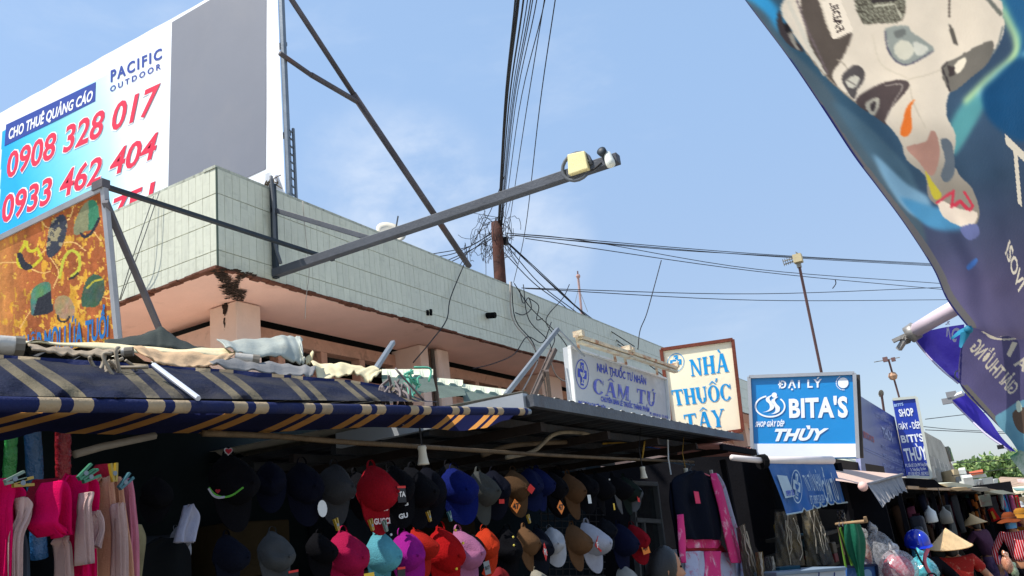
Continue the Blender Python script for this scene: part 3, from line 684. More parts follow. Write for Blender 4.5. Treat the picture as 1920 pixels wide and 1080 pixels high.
sheet('canvas_sheet','thin cream canvas loop hanging below the sheet left of the bright pipe end','canvas',
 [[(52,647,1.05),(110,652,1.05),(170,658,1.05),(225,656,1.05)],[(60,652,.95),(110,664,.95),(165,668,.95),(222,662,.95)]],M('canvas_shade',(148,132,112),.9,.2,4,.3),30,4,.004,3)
sheet('dark_tarpaulin','dark green-black tarpaulin peaked over the cream canvas beneath the sign','tarpaulin',
 [[(196,640,1.6),(240,632,1.7),(285,622,1.8),(304,613,1.9),(330,634,1.8),(360,648,1.7),(400,654,1.6)],[(196,648,1.4),(240,650,1.4),(285,652,1.4),(304,654,1.4),(330,656,1.4),(360,657,1.4),(400,658,1.4)]],M('dark_tarp',(40,46,40),.8,.25,5,.3),40,5,.003,4)
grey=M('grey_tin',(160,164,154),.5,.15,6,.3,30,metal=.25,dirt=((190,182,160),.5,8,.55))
sheet('torn_sheet','crumpled torn grey metal sheet curling over the canvas end','metal sheet',
 [[(406,632,1.5),(440,640,1.5),(480,636,1.5),(520,632,1.5),(545,634,1.5),(560,629,1.5),(567,640,1.5)],[(420,644,1.3),(445,652,1.3),(490,650,1.3),(530,646,1.3),(550,650,1.3),(566,652,1.3),(562,650,1.3)],[(424,652,1.2),(450,664,1.2),(490,667,1.2),(530,672,1.2),(556,680,1.2),(568,684,1.2),(572,672,1.2)]],grey,60,8,.006,5)
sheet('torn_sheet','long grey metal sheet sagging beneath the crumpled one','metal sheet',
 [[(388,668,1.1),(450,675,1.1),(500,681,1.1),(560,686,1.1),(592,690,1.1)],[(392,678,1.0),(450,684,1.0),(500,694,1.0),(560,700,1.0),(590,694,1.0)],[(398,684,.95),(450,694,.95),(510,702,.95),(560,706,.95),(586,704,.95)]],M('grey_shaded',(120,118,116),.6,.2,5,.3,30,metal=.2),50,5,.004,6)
sheet('torn_sheet','sunlit cream corrugated sheet end with a ragged lower edge right of the crumpled sheet','roof sheet',
 [[(583,678,1.6),(640,683,1.6),(700,690,1.6),(716,694,1.6)],[(592,694,1.3),(640,698,1.3),(680,700,1.3),(712,700,1.3)],[(596,716,1.1),(625,712,1.1),(650,703,1.1),(672,702,1.1),(690,715,1.1),(704,706,1.1)]],cream,40,6,.006,7)
sheet('torn_sheet','small pointed scrap of cream sheet standing up beside the grey sheet','roof sheet',
 [[(573,672,1.3),(580,666,1.3),(586,658,1.3)],[(574,684,1.25),(582,680,1.25),(588,662,1.25)]],cream,12,3,.003,8)
# corrugated roof ends, stepping down to the right
gc=M('green_tin',(112,132,120),.55,.2,5,.3,30,metal=.15,dirt=((70,84,74),.6,3,.5)); ct=M('cream_tin',(214,214,186),.55,.12,5,.2,metal=.1,dirt=((150,160,136),.5,4,.6))
def corr_end(lab,x0,y0,x1,y1,h,d0,pitch,seed,amp=5):
    t=thing('corrugated_roof',lab,'roof sheet',D(x0,y0,U(x0,d0)),'corrugated roof sheets above the awning')
    vs=[];n=int((x1-x0)/pitch*6)
    for r,(dd,dy) in enumerate(((.5,-h*.55),(0,0),(-.02,h*.45))):
        for i in range(n+1):
            x=x0+(x1-x0)*i/n; y=y0+(y1-y0)*i/n; k=(x-x0)/pitch%1; q=(0 if k<.5 else (1 if .6<k<.9 else .5))
            vs.append(D(x,y+dy+(q*amp if r else 0),U(x,d0+dd)))
    mb=MB(); mb.add(vs[:2*(n+1)],[(i,i+1,n+2+i,n+1+i) for i in range(n)]); mb.build('sheet_top',ct,t)
    mb=MB(); mb.add(vs[n+1:],[(i,i+1,n+2+i,n+1+i) for i in range(n)]); mb.build('sheet_edge',gc,t)
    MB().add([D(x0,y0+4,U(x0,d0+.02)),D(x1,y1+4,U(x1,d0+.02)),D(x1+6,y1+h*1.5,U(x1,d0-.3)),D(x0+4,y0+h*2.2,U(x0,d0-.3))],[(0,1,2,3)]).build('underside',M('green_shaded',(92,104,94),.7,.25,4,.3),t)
corr_end('pale green corrugated roof end with two waves, highest of the row',716,703,812,703,20,1.6,30,1,6)
corr_end('pale green corrugated roof end in the middle of the row',820,716,868,720,14,1.5,24,2)
corr_end('pale green corrugated roof end lowest and nearest to the steel canopy',866,727,950,738,14,1.4,26,3)
MB()
for (lab,pts,r) in (('wide whitish pipe end lying left on the cream canvas',((-80,642,1.0),(44,650,1.0)),.035),('short bright pipe end between the two canvas flaps',((228,661,.95),(250,659,.93)),.018),('short galvanised pipe stub under the crumpled sheet',((440,672,1.15),(486,677,1.1)),.026)):
    ps=[D(x,y,U(x,d)) for x,y,d in pts]; t=thing('pipe_end',lab,'pipe',ps[0])
    MB().tube(ps,r,10,cap=False).build('pipe',M('pipe_pale',(186,180,170),.5,.2,8,.2,metal=.2),t,smooth=True); MB().tube([ps[1]-(ps[1]-ps[0]).normalized()*.03,ps[1]-(ps[1]-ps[0]).normalized()*.028],r*.97,10).build('pipe_hole',dark,t)
    MB().tube([ps[1]-(ps[1]-ps[0]).normalized()*.03,ps[1]],r*1.06,10,cap=False).build('pipe_lip',M('old_pipe',(120,112,100)),t)
# rags and string
for lab,c,r,mt,n,nm in (('knot of grey rags tied at the end of the awning',(736,722,U(740,.3)),.07,M('rag_grey',(122,112,110),.9,.2,9),26,'rag_knot'),('wisp of torn threads caught on the awning beside the pipe end',(214,672,U(214,.5)),.05,M('rag_pale',(150,138,120),.9,.2),14,'rag_knot'),('green raffia twine knotted over the corrugated edge',(770,705,U(770,1.3)),.05,M('raffia',(90,168,140),.6,.1),14,'twine_knot')):
    mb=MB(); c=D(*c)
    for k in range(n):
        a=c+Vector([rs.gauss(0,r*.5) for _ in range(3)]); mb.tube(spline([a,a+Vector((rs.gauss(0,r*.5),rs.gauss(0,r*.7),-r*rs.uniform(.2,1))),a+Vector((rs.gauss(0,r*.6),rs.gauss(0,r*.9),-r*rs.uniform(.8,2.4)))],4),.006,4)
    o=mb.build(nm,mt,None,smooth=True); stuff(o); tag(o,lab,'rags' if 'rag' in nm else 'twine')
o=MB().tube([D(764,712,U(764,1.2)),D(768,730,U(768,1.1)),D(772,746,U(770,.4))],.012,6).build('twine',M('raffia',(90,168,140))); tag(o,'green twine running down from the knot to the awning','twine')
# square tubes standing out behind
sq=M('square_tube',(122,128,134),.45,.15,6,.1,metal=.3)
for lab,a,b,d0,d1 in (('short grey square tube leaning right over the sunlit torn sheet',(703,694),(737,642),5.2,5.9),('long pale square tube slanting up in front of the tiles',(948,741),(1046,617),5.3,6.0)):
    o=MB().beam(D(*a,d0),D(*b,d1),.03).build('square_tube',sq,None,bevel=.004); tag(o,lab,'metal tube')
o=MB().beam(D(1046,617,6.0),D(1096,668,6.6),.012).build('square_tube',sq); tag(o,'thin grey tube sloping down right from the top of the long pale one','metal tube')
# ---------------------------------------------------------------- coloured wrapped posts
def post(lab,pts,d,col,name='wrapped_post'):
    ps=[D(x,y,d) for x,y in pts]; ps=[ps[0].lerp(ps[1],k/14) for k in range(15)]
    r=[.016+.0022*rs.random() for _ in ps]; o=MB().tube([p+Vector((rs.uniform(-.002,.002),0,0)) for p in ps],[x*d/2.6*pts_r for x in r] ,10).build(name,M('wrap_'+lab.split()[0],col,.25,.25,14,.7,50,spec=.7),None,smooth=True); tag(o,lab,'post')
pts_r=1.1; post('green foil-wrapped post at the left edge under the awning',((22,800),(17,902)),2.7,(58,150,74))
pts_r=1.45; post('blue foil-wrapped post in front of the pink towels',((60,795),(74,1046)),2.45,(36,84,132))
pts_r=1.35; post('red foil-wrapped post above the hot pink towel',((118,800),(119,896)),2.6,(150,30,44))
# ---------------------------------------------------------------- serif capitals drawn for the pharmacy sign
def serif(ch):
    """strokes in a unit box (0..1 wide, 0..1 high): list of polygons"""
    T=.27; t=.12; sf=.07
    def st(x0,y0,x1,y1,w): # slanted stem with horizontal ends
        return [(x0-w/2,y0),(x0+w/2,y0),(x1+w/2,y1),(x1-w/2,y1)]
    def se(x,y,w): return [(x-w/2,y),(x+w/2,y),(x+w/2,y+sf),(x-w/2,y+sf)]
    def arc(cx,cy,rx,ry,a0,a1,w0,w1,n=18):
        o=[];i=[]
        for k in range(n+1):
            a=math.radians(a0+(a1-a0)*k/n); w=w1+(w0-w1)*abs(math.cos(a)); o.append((cx+rx*math.cos(a),cy+ry*math.sin(a))); i.append((cx+(rx-w)*math.cos(a),cy+(ry-w*.55)*math.sin(a)))
        return [[o[k],o[k+1],i[k+1],i[k]] for k in range(n)]
    acute=[(.52,1.06),(.64,1.06),(.80,1.22),(.62,1.24)]; grave=[(.48,1.06),(.36,1.06),(.2,1.22),(.38,1.24)]
    circ=[[(.28,1.07),(.5,1.2),(.5,1.3),(.16,1.07)],[(.72,1.07),(.5,1.2),(.5,1.3),(.84,1.07)]]
    A=[st(.14,0,.47,1,t),st(.86,0,.53,1,T),[(.24,.3),(.7,.3),(.7,.38),(.27,.38)],se(.13,0,.3),se(.86,0,.34)]
    O=arc(.5,.5,.5,.52,0,360,T,t,30)
    U=[st(.2,.3,.2,1,T),st(.82,.3,.82,1,t)]+arc(.51,.32,.36,.34,180,360,T,t)+[se(.2,.93,.4),se(.82,.93,.32)]
    H=[st(.2,0,.2,1,T),st(.8,0,.8,1,T),[(.2,.46),(.8,.46),(.8,.54),(.2,.54)]]+[se(x,y,.4) for x in (.2,.8) for y in (0,.93)]
    return {'N':[st(.16,0,.16,1,t),st(.84,0,.84,1,t),[(.02,1),(.3,1),(.9,0),(.72,0)],se(.16,0,.32),se(.12,.93,.26),se(.84,.93,.32)],
     'H':H,'A':A,'À':A+[grave],'Â':A+circ,'T':[st(.5,0,.5,1,T),[(.02,.9),(.98,.9),(.98,1),(.02,1)],[(.02,.7),(.08,.7),(.12,.9),(.02,.9)],[(.98,.7),(.92,.7),(.88,.9),(.98,.9)],se(.5,0,.46)],
     'U':U,'O':O,'Ố':O+circ+[[(.74,1.2),(.86,1.2),(1.0,1.4),(.84,1.42)]],'C':arc(.52,.5,.5,.52,38,322,T,t,26)+[[(.88,.66),(.95,.66),(.95,1),(.88,.96)]],
     'Y':[st(.5,0,.5,.46,T),[(.38,.46),(.62,.46),(.28,1),(.04,1)],[(.54,.42),(.62,.46),(.92,1),(.8,1)],se(.5,0,.44),se(.16,.93,.36),se(.86,.93,.3)],
     'Ẩ':A+circ+[[(.5,1.36),(.62,1.36),(.6,1.5),(.5,1.5)]],'M':[st(.12,0,.12,1,t),st(.88,0,.88,1,T*.8),[(.02,1),(.28,1),(.55,.1),(.45,.02)],[(.98,1),(.74,1),(.45,.02),(.53,.02)],se(.12,0,.26),se(.88,0,.3)],'Ú':U+[acute]}[ch]
def serif_text(parent,pl,s,q,mat,off=.004,gap=.16,name='lettering'):
    mb=MB(); n=len(s); tot=sum(.55 if c==' ' else (1.15 if c=='M' else 1) for c in s)+gap*(n-1); x=0; c4=[pl.w(*p,off) for p in q]; k=0
    for ch in s:
        wd=.55 if ch==' ' else (1.15 if ch=='M' else 1)
        if ch!=' ':
            for P in serif(ch):
                k+=1; vs=[]
                for a,b in P:
                    u=(x+a*wd)/tot; top=c4[0].lerp(c4[1],u); bot=c4[3].lerp(c4[2],u); vs.append(bot+(top-bot)*b+pl.n*(.0003*(k%7)))
                mb.add(vs,[tuple(range(len(vs)))])
        x+=wd+gap
    return mb.build(name,mat,parent)
def cross_logo(parent,pl,cx,cy,rx,ry,mat,bg,sl=0,off=.004):
    """green-cross style pharmacy mark: ring, cross, bowl with snake"""
    def w(u,v,o=0): return pl.w(cx+u*rx,cy-v*ry+sl*u*rx,off+o)
    n=40; mb=MB()
    for k in range(n):
        a=2*pi*k/n;b=2*pi*(k+1)/n; mb.poly([w(math.cos(a),math.sin(a)),w(math.cos(b),math.sin(b)),w(.93*math.cos(b),.93*math.sin(b)),w(.93*math.cos(a),.93*math.sin(a))])
    mb.build('emblem_ring',mat,parent)
    mb=MB(); mb.poly([w(*p) for p in ((-.24,.78),(.24,.78),(.24,.32),(.66,.32),(.66,-.26),(.24,-.26),(.24,-.74),(-.24,-.74),(-.24,-.26),(-.66,-.26),(-.66,.32),(-.24,.32))]); mb.build('emblem_cross',mat,parent)
    mb=MB(); mb.poly([w(*p,.002) for p in ((-.4,.12),(.42,.12),(.2,-.16),(-.2,-.16))]); mb.poly([w(*p,.002) for p in ((-.05,-.16),(.05,-.16),(.05,-.55),(-.05,-.55))]); mb.poly([w(*p,.002) for p in ((-.2,-.55),(.2,-.55),(.2,-.63),(-.2,-.63))])
    P=curve2(Q(.1,.6,-.12,.55,-.1,.35,.14,.25,.12,.05,-.1,-.2,.1,-.32,-.06,-.45),5,False)
    for (a,b),(c,d) in zip(P[:-1],P[1:]): mb.poly([w(a-.05,b,.004),w(a+.05,b,.004),w(c+.05,d,.004),w(c-.05,d,.004)])
    mb.build('emblem_bowl',bg,parent)
# ---------------------------------------------------------------- grey pharmacy sign
VX=-2.75
ps=Pl(PX(VX).w(1065,650),(1,-.03,0)); q=Q(1065,650,1247,711,1254,800,1075,760)
s1=thing('pharmacy_sign','weathered silver-grey pharmacy sign with violet-blue lettering above the steel canopy','sign',ps.w(1160,780))
gs=M('sign_silver',(172,176,180),.6,.08,2.5,.1,6,spec=.15,dirt=((206,208,208),.7,1.6,.55))
plate(s1,ps,q,.05,gs,'panel'); edging(s1,ps,q,.016,.03,M('frame_white',(206,208,206),.5,.15,9,dirt=((120,96,76),.5,6,.6)),sides=(0,1,3))
ib=M('ink_faded_blue',(58,74,176),.6,.12,8); iv=M('ink_violet',(84,92,178),.6,.2,10,dirt=((170,174,186),.8,9,.5))
text(s1,ps,'NHÀ THUỐC TƯ NHÂN',Q(1119,681,1211,709,1211,722,1119,696),ib,bold=.025)
serif_text(s1,ps,'CẨM TÚ',Q(1111,709,1229,737,1228,763,1111,737),iv,gap=.14)
text(s1,ps,'CHUYÊN BÁN LẺ THUỐC THÀNH PHẨM',Q(1126,743,1217,764,1217,773,1126,752),ib,bold=.03)
text(s1,ps,'PHỤ TRÁCH CHUYÊN MÔN',Q(1084,751,1135,761,1135,768,1084,758),ib,bold=.025)
text(s1,ps,'ĐT: 0909 001 02   TX. HOÀ',Q(1218,773,1252,780,1252,785,1218,778),ib,bold=.02)
cross_logo(s1,ps,1091,702,12.5,28,ib,gs,.32)
# corroded lamp batten over it
rusty=M('corroded_paint',(206,192,166),.8,.2,6,.6,40,dirt=((158,86,44),.95,5,.47))
lb=thing('lamp_batten','rust-flaked fluorescent batten on short brackets along the grey pharmacy sign top','light fitting',ps.w(1090,640,.25))
pb2=Pl(ps.p+ps.n*.22,ps.n)
for k,(a,b) in enumerate((((1086,633),(1182,664)),((1176,660),(1266,691)))):
    A,B=pb2.w(*a),pb2.w(*b); MB().beam(A,B,.06,.03).build('batten_body',rusty,lb,bevel=.005); MB().beam(A+Vector((.0,0,-.035)),B+Vector((0,0,-.035)),.045,.02).build('reflector',M('reflector',(190,182,160),.6,.2,9,.3,dirt=((140,76,40),.8,6,.5)),lb); MB().box(A+Vector((0,0,.03)),(.08,.05,.045)).build('lamp_end',rusty,lb); MB().box(B+Vector((0,0,.03)),(.08,.05,.045)).build('lamp_end',rusty,lb)
for x,y,y2 in ((1081,630,655),(1150,655,677),(1170,661,684),(1229,682,704)):
    a=pb2.w(x,y); b=ps.w(x,y2-2,.02); m1=b.lerp(a,.5); MB().beam(b,Vector((b.x,b.y,a.z)),.022).beam(Vector((b.x,b.y,a.z)),a,.022).build('bracket',rusty,lb)
fr=M('strut_rusty',(92,82,78),.8,.3,10,.4,dirt=((60,44,36),.7,5,.5))
for lab,a,b in (('rusty lattice strut holding the left end of the grey pharmacy sign',(1061,650),(1037,746)),('thin crossing stay behind the left end of the grey sign',(1046,690),(1073,748))):
    A=ps.w(*a,-.1); B=ps.w(*b,-.2); o=MB().beam(A,B,.03).beam(A+Vector((0,-.07,0)),B+Vector((0,-.05,0)),.012).build('sign_strut',fr); tag(o,lab,'strut')
# ---------------------------------------------------------------- tilted cream sign
p2=Pl(PY(8.7).w(1300,740),(.19,-1,.0)); q=Q(1240,656,1374,637,1393,807,1262,826)
s2=thing('pharmacy_sign','cream sign with big sky-blue serif letters in a rusty frame, tilted behind the grey one','sign',p2.w(1320,815))
cr=M('sign_cream',(244,234,204),.5,.06,2.5,.1,8,dirt=((206,190,150),.5,1.3,.58)); sb=M('ink_sky',(24,150,214),.5,.06)
plate(s2,p2,q,.10,cr,'panel'); edging(s2,p2,q,.035,.05,M('frame_rust',(112,58,44),.8,.3,8,.4),sides=(0,1,2,3),off=.004)
serif_text(s2,p2,'NHÀ',Q(1292,675,1363,661,1366,697,1296,706),sb,gap=.10)
serif_text(s2,p2,'THUỐC',Q(1258,732,1370,719,1373,750,1264,761),sb,gap=.05)
serif_text(s2,p2,'TÂY',Q(1281,778,1357,766,1359,800,1285,805),sb,gap=.10)
cross_logo(s2,p2,1267,680,16,17.5,sb,cr,-.12)
# ---------------------------------------------------------------- big blue sign
p3=Pl(D(1500,770,7.5),(.10,-1,.0)); q=Q(1405,707,1602,700,1609,859,1412,861)
s3=thing('shoe_shop_sign','big bright blue shoe-shop sign with white letters and white bottom strip','sign',p3.w(1508,845))
bl_=M('sign_blue',(10,134,204),.35,.07,3,.04,spec=.6,dirt=((60,150,214),.4,1.8,.55)); wl=M('sign_white',(236,240,246),.45,.04)
plate(s3,p3,q,.13,bl_,'panel',bevel=.004); plate(s3,p3,Q(1411,832,1605.5,832,1608,857,1412,860),.01,wl,'bottom_strip',off=.008)
edging(s3,p3,q,.03,.06,M('frame_alu',(170,172,176),.4,.1,metal=.4),off=.0,sides=(0,1,3))
text(s3,p3,'ĐẠI LÝ',Q(1459,715,1541,711,1541,726,1459,728),wl,off=.006,bold=.03,sp=1.25)
text(s3,p3,"BITA'S",Q(1479,749,1589,744,1590,781,1480,782),wl,off=.006,bold=.038)
text(s3,p3,'SHOP GIÀY DÉP',Q(1417,791,1471,789,1471,799,1416,800),wl,off=.006,bold=.04,shear=.12)
text(s3,p3,'THÙY',Q(1453,805,1554,804,1550,824,1451,826),wl,off=.006,bold=.05,shear=.25)
mb=MB(); n=48
for k in range(n):
    a=2*pi*k/n;b=2*pi*(k+1)/n; f=lambda t,r:p3.w(1444+(29-r)*math.cos(t),762+(21-r)*math.sin(t),.006)
    if not (4.35<a<5.45): mb.poly([f(a,0),f(b,0),f(b,3),f(a,3)])
mb.build('emblem_ring',wl,s3)
for pts in (((1447,741),(1440,746),(1441,752),(1447,758),(1447,766),(1440,771),(1431,773)),((1458,744),(1450,750),(1452,757),(1458,764),(1457,772),(1449,776),(1441,776))):
    P=curve2(Q(*[v for p in pts for v in p]),4,False); mb=MB(); N=len(P)
    W2=[1.2+3.2*math.sin(pi*(i/(N-1))**.9) for i in range(N)]
    for i in range(N-1):
        (a,b),(c,d)=P[i],P[i+1]; mb.poly([p3.w(a-W2[i],b,.006),p3.w(a+W2[i],b,.006),p3.w(c+W2[i+1],d,.006),p3.w(c-W2[i+1],d,.006)])
    mb.build('emblem_stroke',wl,s3)
for cx,cy,r,nm in ((1452,741,5,'emblem_dot'),(1581,718,10,'emblem_disc')):
    MB().poly([p3.w(cx+r*math.cos(2*pi*k/24),cy+r*math.sin(2*pi*k/24),.0065) for k in range(24)]).build(nm,wl,s3)
mb=MB()
for k in range(13):
    a=math.radians(120+k*13); c=(1581+13*math.cos(a),718-13*math.sin(a)); mb.poly([p3.w(c[0]+x,c[1]+y,.0065) for x,y in ((-.8,-1),(.8,-1),(.8,1),(-.8,1))])
stuff(mb.build('emblem_lettering',wl,s3))
rail(s3,p3.w(1606,700,-.10),p3.w(1613,858,-.10),.05,M('frame_dark',(70,64,60),.6,.2),'side_post')
# ---------------------------------------------------------------- tall narrow sign and its long side panel
p5=Pl(D(1700,820,9.8),(.16,-1,0)); q=Q(1674,749,1718,745,1746,895,1700,894)
s5=thing('shoe_shop_sign','tall narrow royal-blue shoe sign leaning right in front of the grey building','sign',p5.w(1722,890))
rb_=M('sign_royal',(26,58,168),.4,.06,3,spec=.5); 
plate(s5,p5,q,.08,rb_,'panel'); edging(s5,p5,q,.03,.04,M('frame_pale',(196,200,190),.5,.1),off=.0,sides=(0,1,2))
for s,qq,bo in (('SHOP',Q(1684,768,1711,765,1714,779,1687,781),.03),('GIÀY - DÉP',Q(1682,795,1723,790,1727,803,1685,805),.024),("BITI'S",Q(1688,817,1729,813,1733,827,1691,830),.03),('THÙY',Q(1693,842,1735,836,1740,861,1699,864),.03),
  ('ĐC: Gần Số 2 Chợ PM Trảng Bàng',Q(1697,870,1738,867,1739,873,1698,876),.012),('Tx. Trảng Bàng, Tây Ninh',Q(1706,878,1735,876,1736,881,1707,884),.012),('ĐT: 0785.958.229 - 0383.942.831',Q(1703,886,1742,884,1743,890,1704,893),.012)):
    text(s5,p5,s,qq,wl,off=.006,bold=bo)
text(s5,p5,'BITI’S',Q(1676,758,1693,755,1694,760,1677,763),M('ink_pale_blue',(160,190,230),.5),off=.006,bold=.03)
A=D(1604,738,9.0); B=p5.w(1676,781,-.02); Cc=p5.w(1700,893,-.02)
p6=P3(A,B,Cc); q=Q(1604,737,1677,782,1700,893,1616,893)
s6=thing('side_panel','long faded navy shop panel receding between the two blue shoe signs','sign',p6.w(1650,880))
nv=M('panel_navy',(52,66,128),.3,.15,2,.15,3,spec=.6,dirt=((84,96,150),.5,1.3,.55)); il=M('ink_lilac',(128,138,184),.5,.2,5)
plate(s6,p6,q,.05,nv,'panel')
text(s6,p6,'THÙY',Q(1652,800,1672,812,1675,829,1656,819),M('ink_lilac2',(150,160,196),.5,.1),bold=.04)
for s,qq in (('GIÀY DÉP CHÍNH HÃNG',Q(1640,773,1672,792,1674,799,1642,781)),('ĐC: Gần Số 2 Chợ Trảng Bàng',Q(1652,833,1688,849,1689,855,1653,840)),('ĐT: 0785.958.229',Q(1655,850,1692,864,1693,871,1656,858)),('SHOP GIÀY',Q(1655,868,1696,880,1697,886,1656,876))):
    text(s6,p6,s,qq,il,bold=.02)
text(s6,p6,'BITA’S',Q(1618,808,1638,820,1639,830,1619,820),M('ink_dull_red',(150,84,96),.5,.2),bold=.04)
mb=MB()
for a,b in (((1620,838),(1692,870)),((1622,843),(1692,874))): 
    mb.poly([p6.w(*a,.004),p6.w(*b,.004),p6.w(b[0],b[1]+1.2,.004),p6.w(a[0],a[1]+1.2,.004)])
stuff(mb.build('pale_line',il,s6))
# ---------------------------------------------------------------- roofs and awnings of the next stalls
o=thing('small_roof','small corrugated roof with pink-lit wave ends at the foot of the big blue sign','roof sheet',D(1400,840,7.4))
vs=[];n=90
for i in range(n+1):
    x=1352+(1472-1352)*i/n; y=832+(852-832)*i/n; vs.append(D(x,y+(1.6 if i%4<2 else -1.6),7.0+1.2*i/n))
vs2=[v+Vector((-.9,.1,.12)) for v in vs]
MB().add(vs+vs2,[(i,i+1,n+2+i,n+1+i) for i in range(n)]).build('roof_sheet',M('pink_tin',(206,142,130),.6,.2,6,.2),o)
MB().beam(D(1352,838,7.0),D(1476,858,8.2),.03,.05).build('edge_board',shade,o)
stl=thing('pharmacy_stall','dark stall under the blue signs with metal roof and a pale edge strip','stall',D(1500,870,8.3))
def slab(pts,mt,nm,par,dz=-.04): return MB().prism([D(*p) for p in pts],(0,0,dz)).build(nm,mt,par)
slab([(1420,843,7.6),(1646,876,8.9),(1655,868,10.2),(1430,838,9.4)],ct,'roof_sheet',stl,-.02)
MB().beam(D(1420,845,7.6),D(1648,878,8.9),.02,.045).build('edge_strip',M('edge_pale',(206,200,168),.6,.15),stl)
MB().beam(D(1440,852,7.7),D(1654,884,8.9),.06,.10).build('beam',M('beam_dark',(62,52,46),.8,.2),stl)
for x in (1355,1500,1570): MB().beam(D(x,862+(x-1355)*.03,7.5),Vector((D(x,862,7.5).x,D(x,862,7.5).y,0)),.05).build('post',shade,stl)
MB().box((-3.4,12.0,1.3),(.05,5.0,2.6)).build('back_wall',shade,stl)
MB().box((-3.1,9.42,1.3),(2.3,.05,2.6)).build('side_wall',M('stall_blueboard',(24,28,36),.7,.2),stl)
# rolled awning and blue pharmacy banner
bn=thing('pharmacy_banner','blue plastic pharmacy banner with pale print hanging from a white roller','banner',D(1500,862,6.4))
MB().tube([D(1372,858,5.9),D(1434,864,6.1)],.022,8).tube([D(1430,864,6.1),D(1560,863,6.7)],.032,10).build('roller',M('roller_white',(216,206,202),.5,.08),bn,smooth=True)
MB().tube([D(1425,866,6.08),D(1434,865,6.1)],.055,10).build('roller_end',dark,bn)
ban=M('banner_blue',(44,98,166),.4,.12,4,.25,12,trans=.25,dirt=((88,126,170),.5,2.5,.52)); ip=M('ink_pale',(176,196,206),.5,.12,trans=.2)
pbn=P3(D(1440,868,6.1),D(1560,864,6.7),D(1474,964,5.95))
top=Q(1438,867,1560,863); botl=[(1474,965),(1503,960),(1506,953),(1511,958),(1523,954),(1524,947),(1531,953),(1537,951),(1537,943),(1542,950),(1549,948),(1550,941),(1556,946),(1562,945),(1563,939),(1568,944),(1588,942)]
vs=[];N=64
def bot(x): 
    for (a,b),(c,d) in zip(botl[:-1],botl[1:]):
        if x<=c: return b+(d-b)*(x-a)/(c-a+1e-6)
    return 942
mb=MB(); mb.grid(lambda u,v: pbn.w((1438+122*u)*(1-v)+(1474+114*u)*v,(867-4*u)*(1-v)+bot(1474+114*u)*v)+pbn.n*(.012*math.sin(u*14+v*3)*v+.008*math.sin(u*37)*v),N,12); mb.build('banner_sheet',ban,bn,smooth=True)
MB().tube([pbn.w(*p,.004) for p in botl],.006,4).build('white_hem',ip,bn)
MB().poly([pbn.w(*p,.022) for p in Q(1452,892,1471,894,1486,932,1468,936)]).build('address_block',ip,bn)
text(bn,pbn,'0909 35',Q(1468,922,1482,920,1484,930,1470,932),ib,off=.026,bold=.02)
cross_logo(bn,pbn,1489,914,10,31,ip,ban,.6,off=.024)
text(bn,pbn,'TN TƯ NHÂN',Q(1499,892,1531,889,1541,922,1510,922),ip,off=.022,bold=.0)
text(bn,pbn,'CẨM TÚ',Q(1535,902,1558,898,1570,938,1544,942),ip,off=.022,bold=.02)
text(bn,pbn,'ĐT: 0909.324.304',Q(1513,931,1540,928,1542,944,1516,947),ip,off=.022,bold=.0)
ba=thing('beige_awning','pinkish-beige folding awning with a grey pleated valance beside the blue banner','awning',D(1620,890,7.0))
loft([[(1562,879,7.6),(1620,883,7.8),(1686,889,8.1)],[(1566,890,6.9),(1600,897,7.0),(1640,902,7.2),(1686,891,7.9)],[(1567,901,6.4),(1590,904,6.4),(1624,910,6.5),(1626,910,6.5)]],30,6).build('awning_cloth',M('beige_cloth',(222,190,172),.85,.06,4,.2,trans=.15),ba,smooth=True)
vl=[(1655,952),(1662,942),(1668,941),(1670,934),(1676,935),(1678,929),(1684,930),(1686,924),(1692,925),(1694,920),(1702,924)]
def vb(u):
    x=1655+47*u
    for (a,b),(c,d) in zip(vl[:-1],vl[1:]):
        if x<=c: return x,b+(d-b)*(x-a)/(c-a+1e-6)
    return x,924
def vfn(u,v):
    x1,y1=vb(u); return D((1627+62*u)*(1-v)+x1*v,(909-19*u)*(1-v)+y1*v,6.5+1.5*u+.025*math.sin(u*90)*v-.2*v)
MB().grid(vfn,120,6).build('valance',M('valance_grey',(132,132,136),.85,.15,12,.3,trans=.1,dirt=((170,168,166),.5,10,.5)),ba,smooth=True)
MB().ball(D(1618,912,6.4),.038,12).build('roller_knob',M('knob_pink',(232,186,174),.5,.05),ba,smooth=True)
MB().tube([D(1627,908,6.55),D(1692,889,8.05)],.012,8).build('front_bar',M('valance_grey',(1,1,1)),ba)
# ---------------------------------------------------------------- grey building beyond, far roofs
gb=thing('grey_building','tall bare grey cement building with small vents behind the narrow blue sign','building',Vector((-8,60,0)))
gw=M('cement_grey',(176,172,162),.9,.14,.15,.3,2,dirt=((120,116,106),.7,.25,.5),grime=.5)
top=[(1716,800,36),(1764,826,42),(1772,838,44),(1778,858,47),(1786,872,50),(1796,890,56)]; mb=MB(); n=len(top)
vs=[D(*p) for p in top]; base=[Vector((v.x,v.y,0)) for v in vs]; back=[v+Vector((-9,1,0)) for v in vs]; bb_=[Vector((v.x,v.y,0)) for v in back]
mb.add(vs+base+back+bb_,[(i,i+1,n+i+1,n+i) for i in range(n-1)]+[(i,i+1,2*n+i+1,2*n+i) for i in range(n-1)]+[(0,n,3*n,2*n),(n-1,2*n-1,4*n-1,3*n-1),tuple(range(2*n,3*n))+tuple(range(4*n-1,3*n-1,-1))]); mb.build('wall',gw,gb)
pg=P3(vs[0],vs[1],base[0])
for k,(x,y) in enumerate(((1746,868),(1755,872),(1764,878),(1772,882),(1757,893),(1745,886),(1766,897))):
    MB().box(pg.w(x,y,.02),(.3,.45,.5)).build('vent',M('vent_pale',(190,186,178),.8),gb)
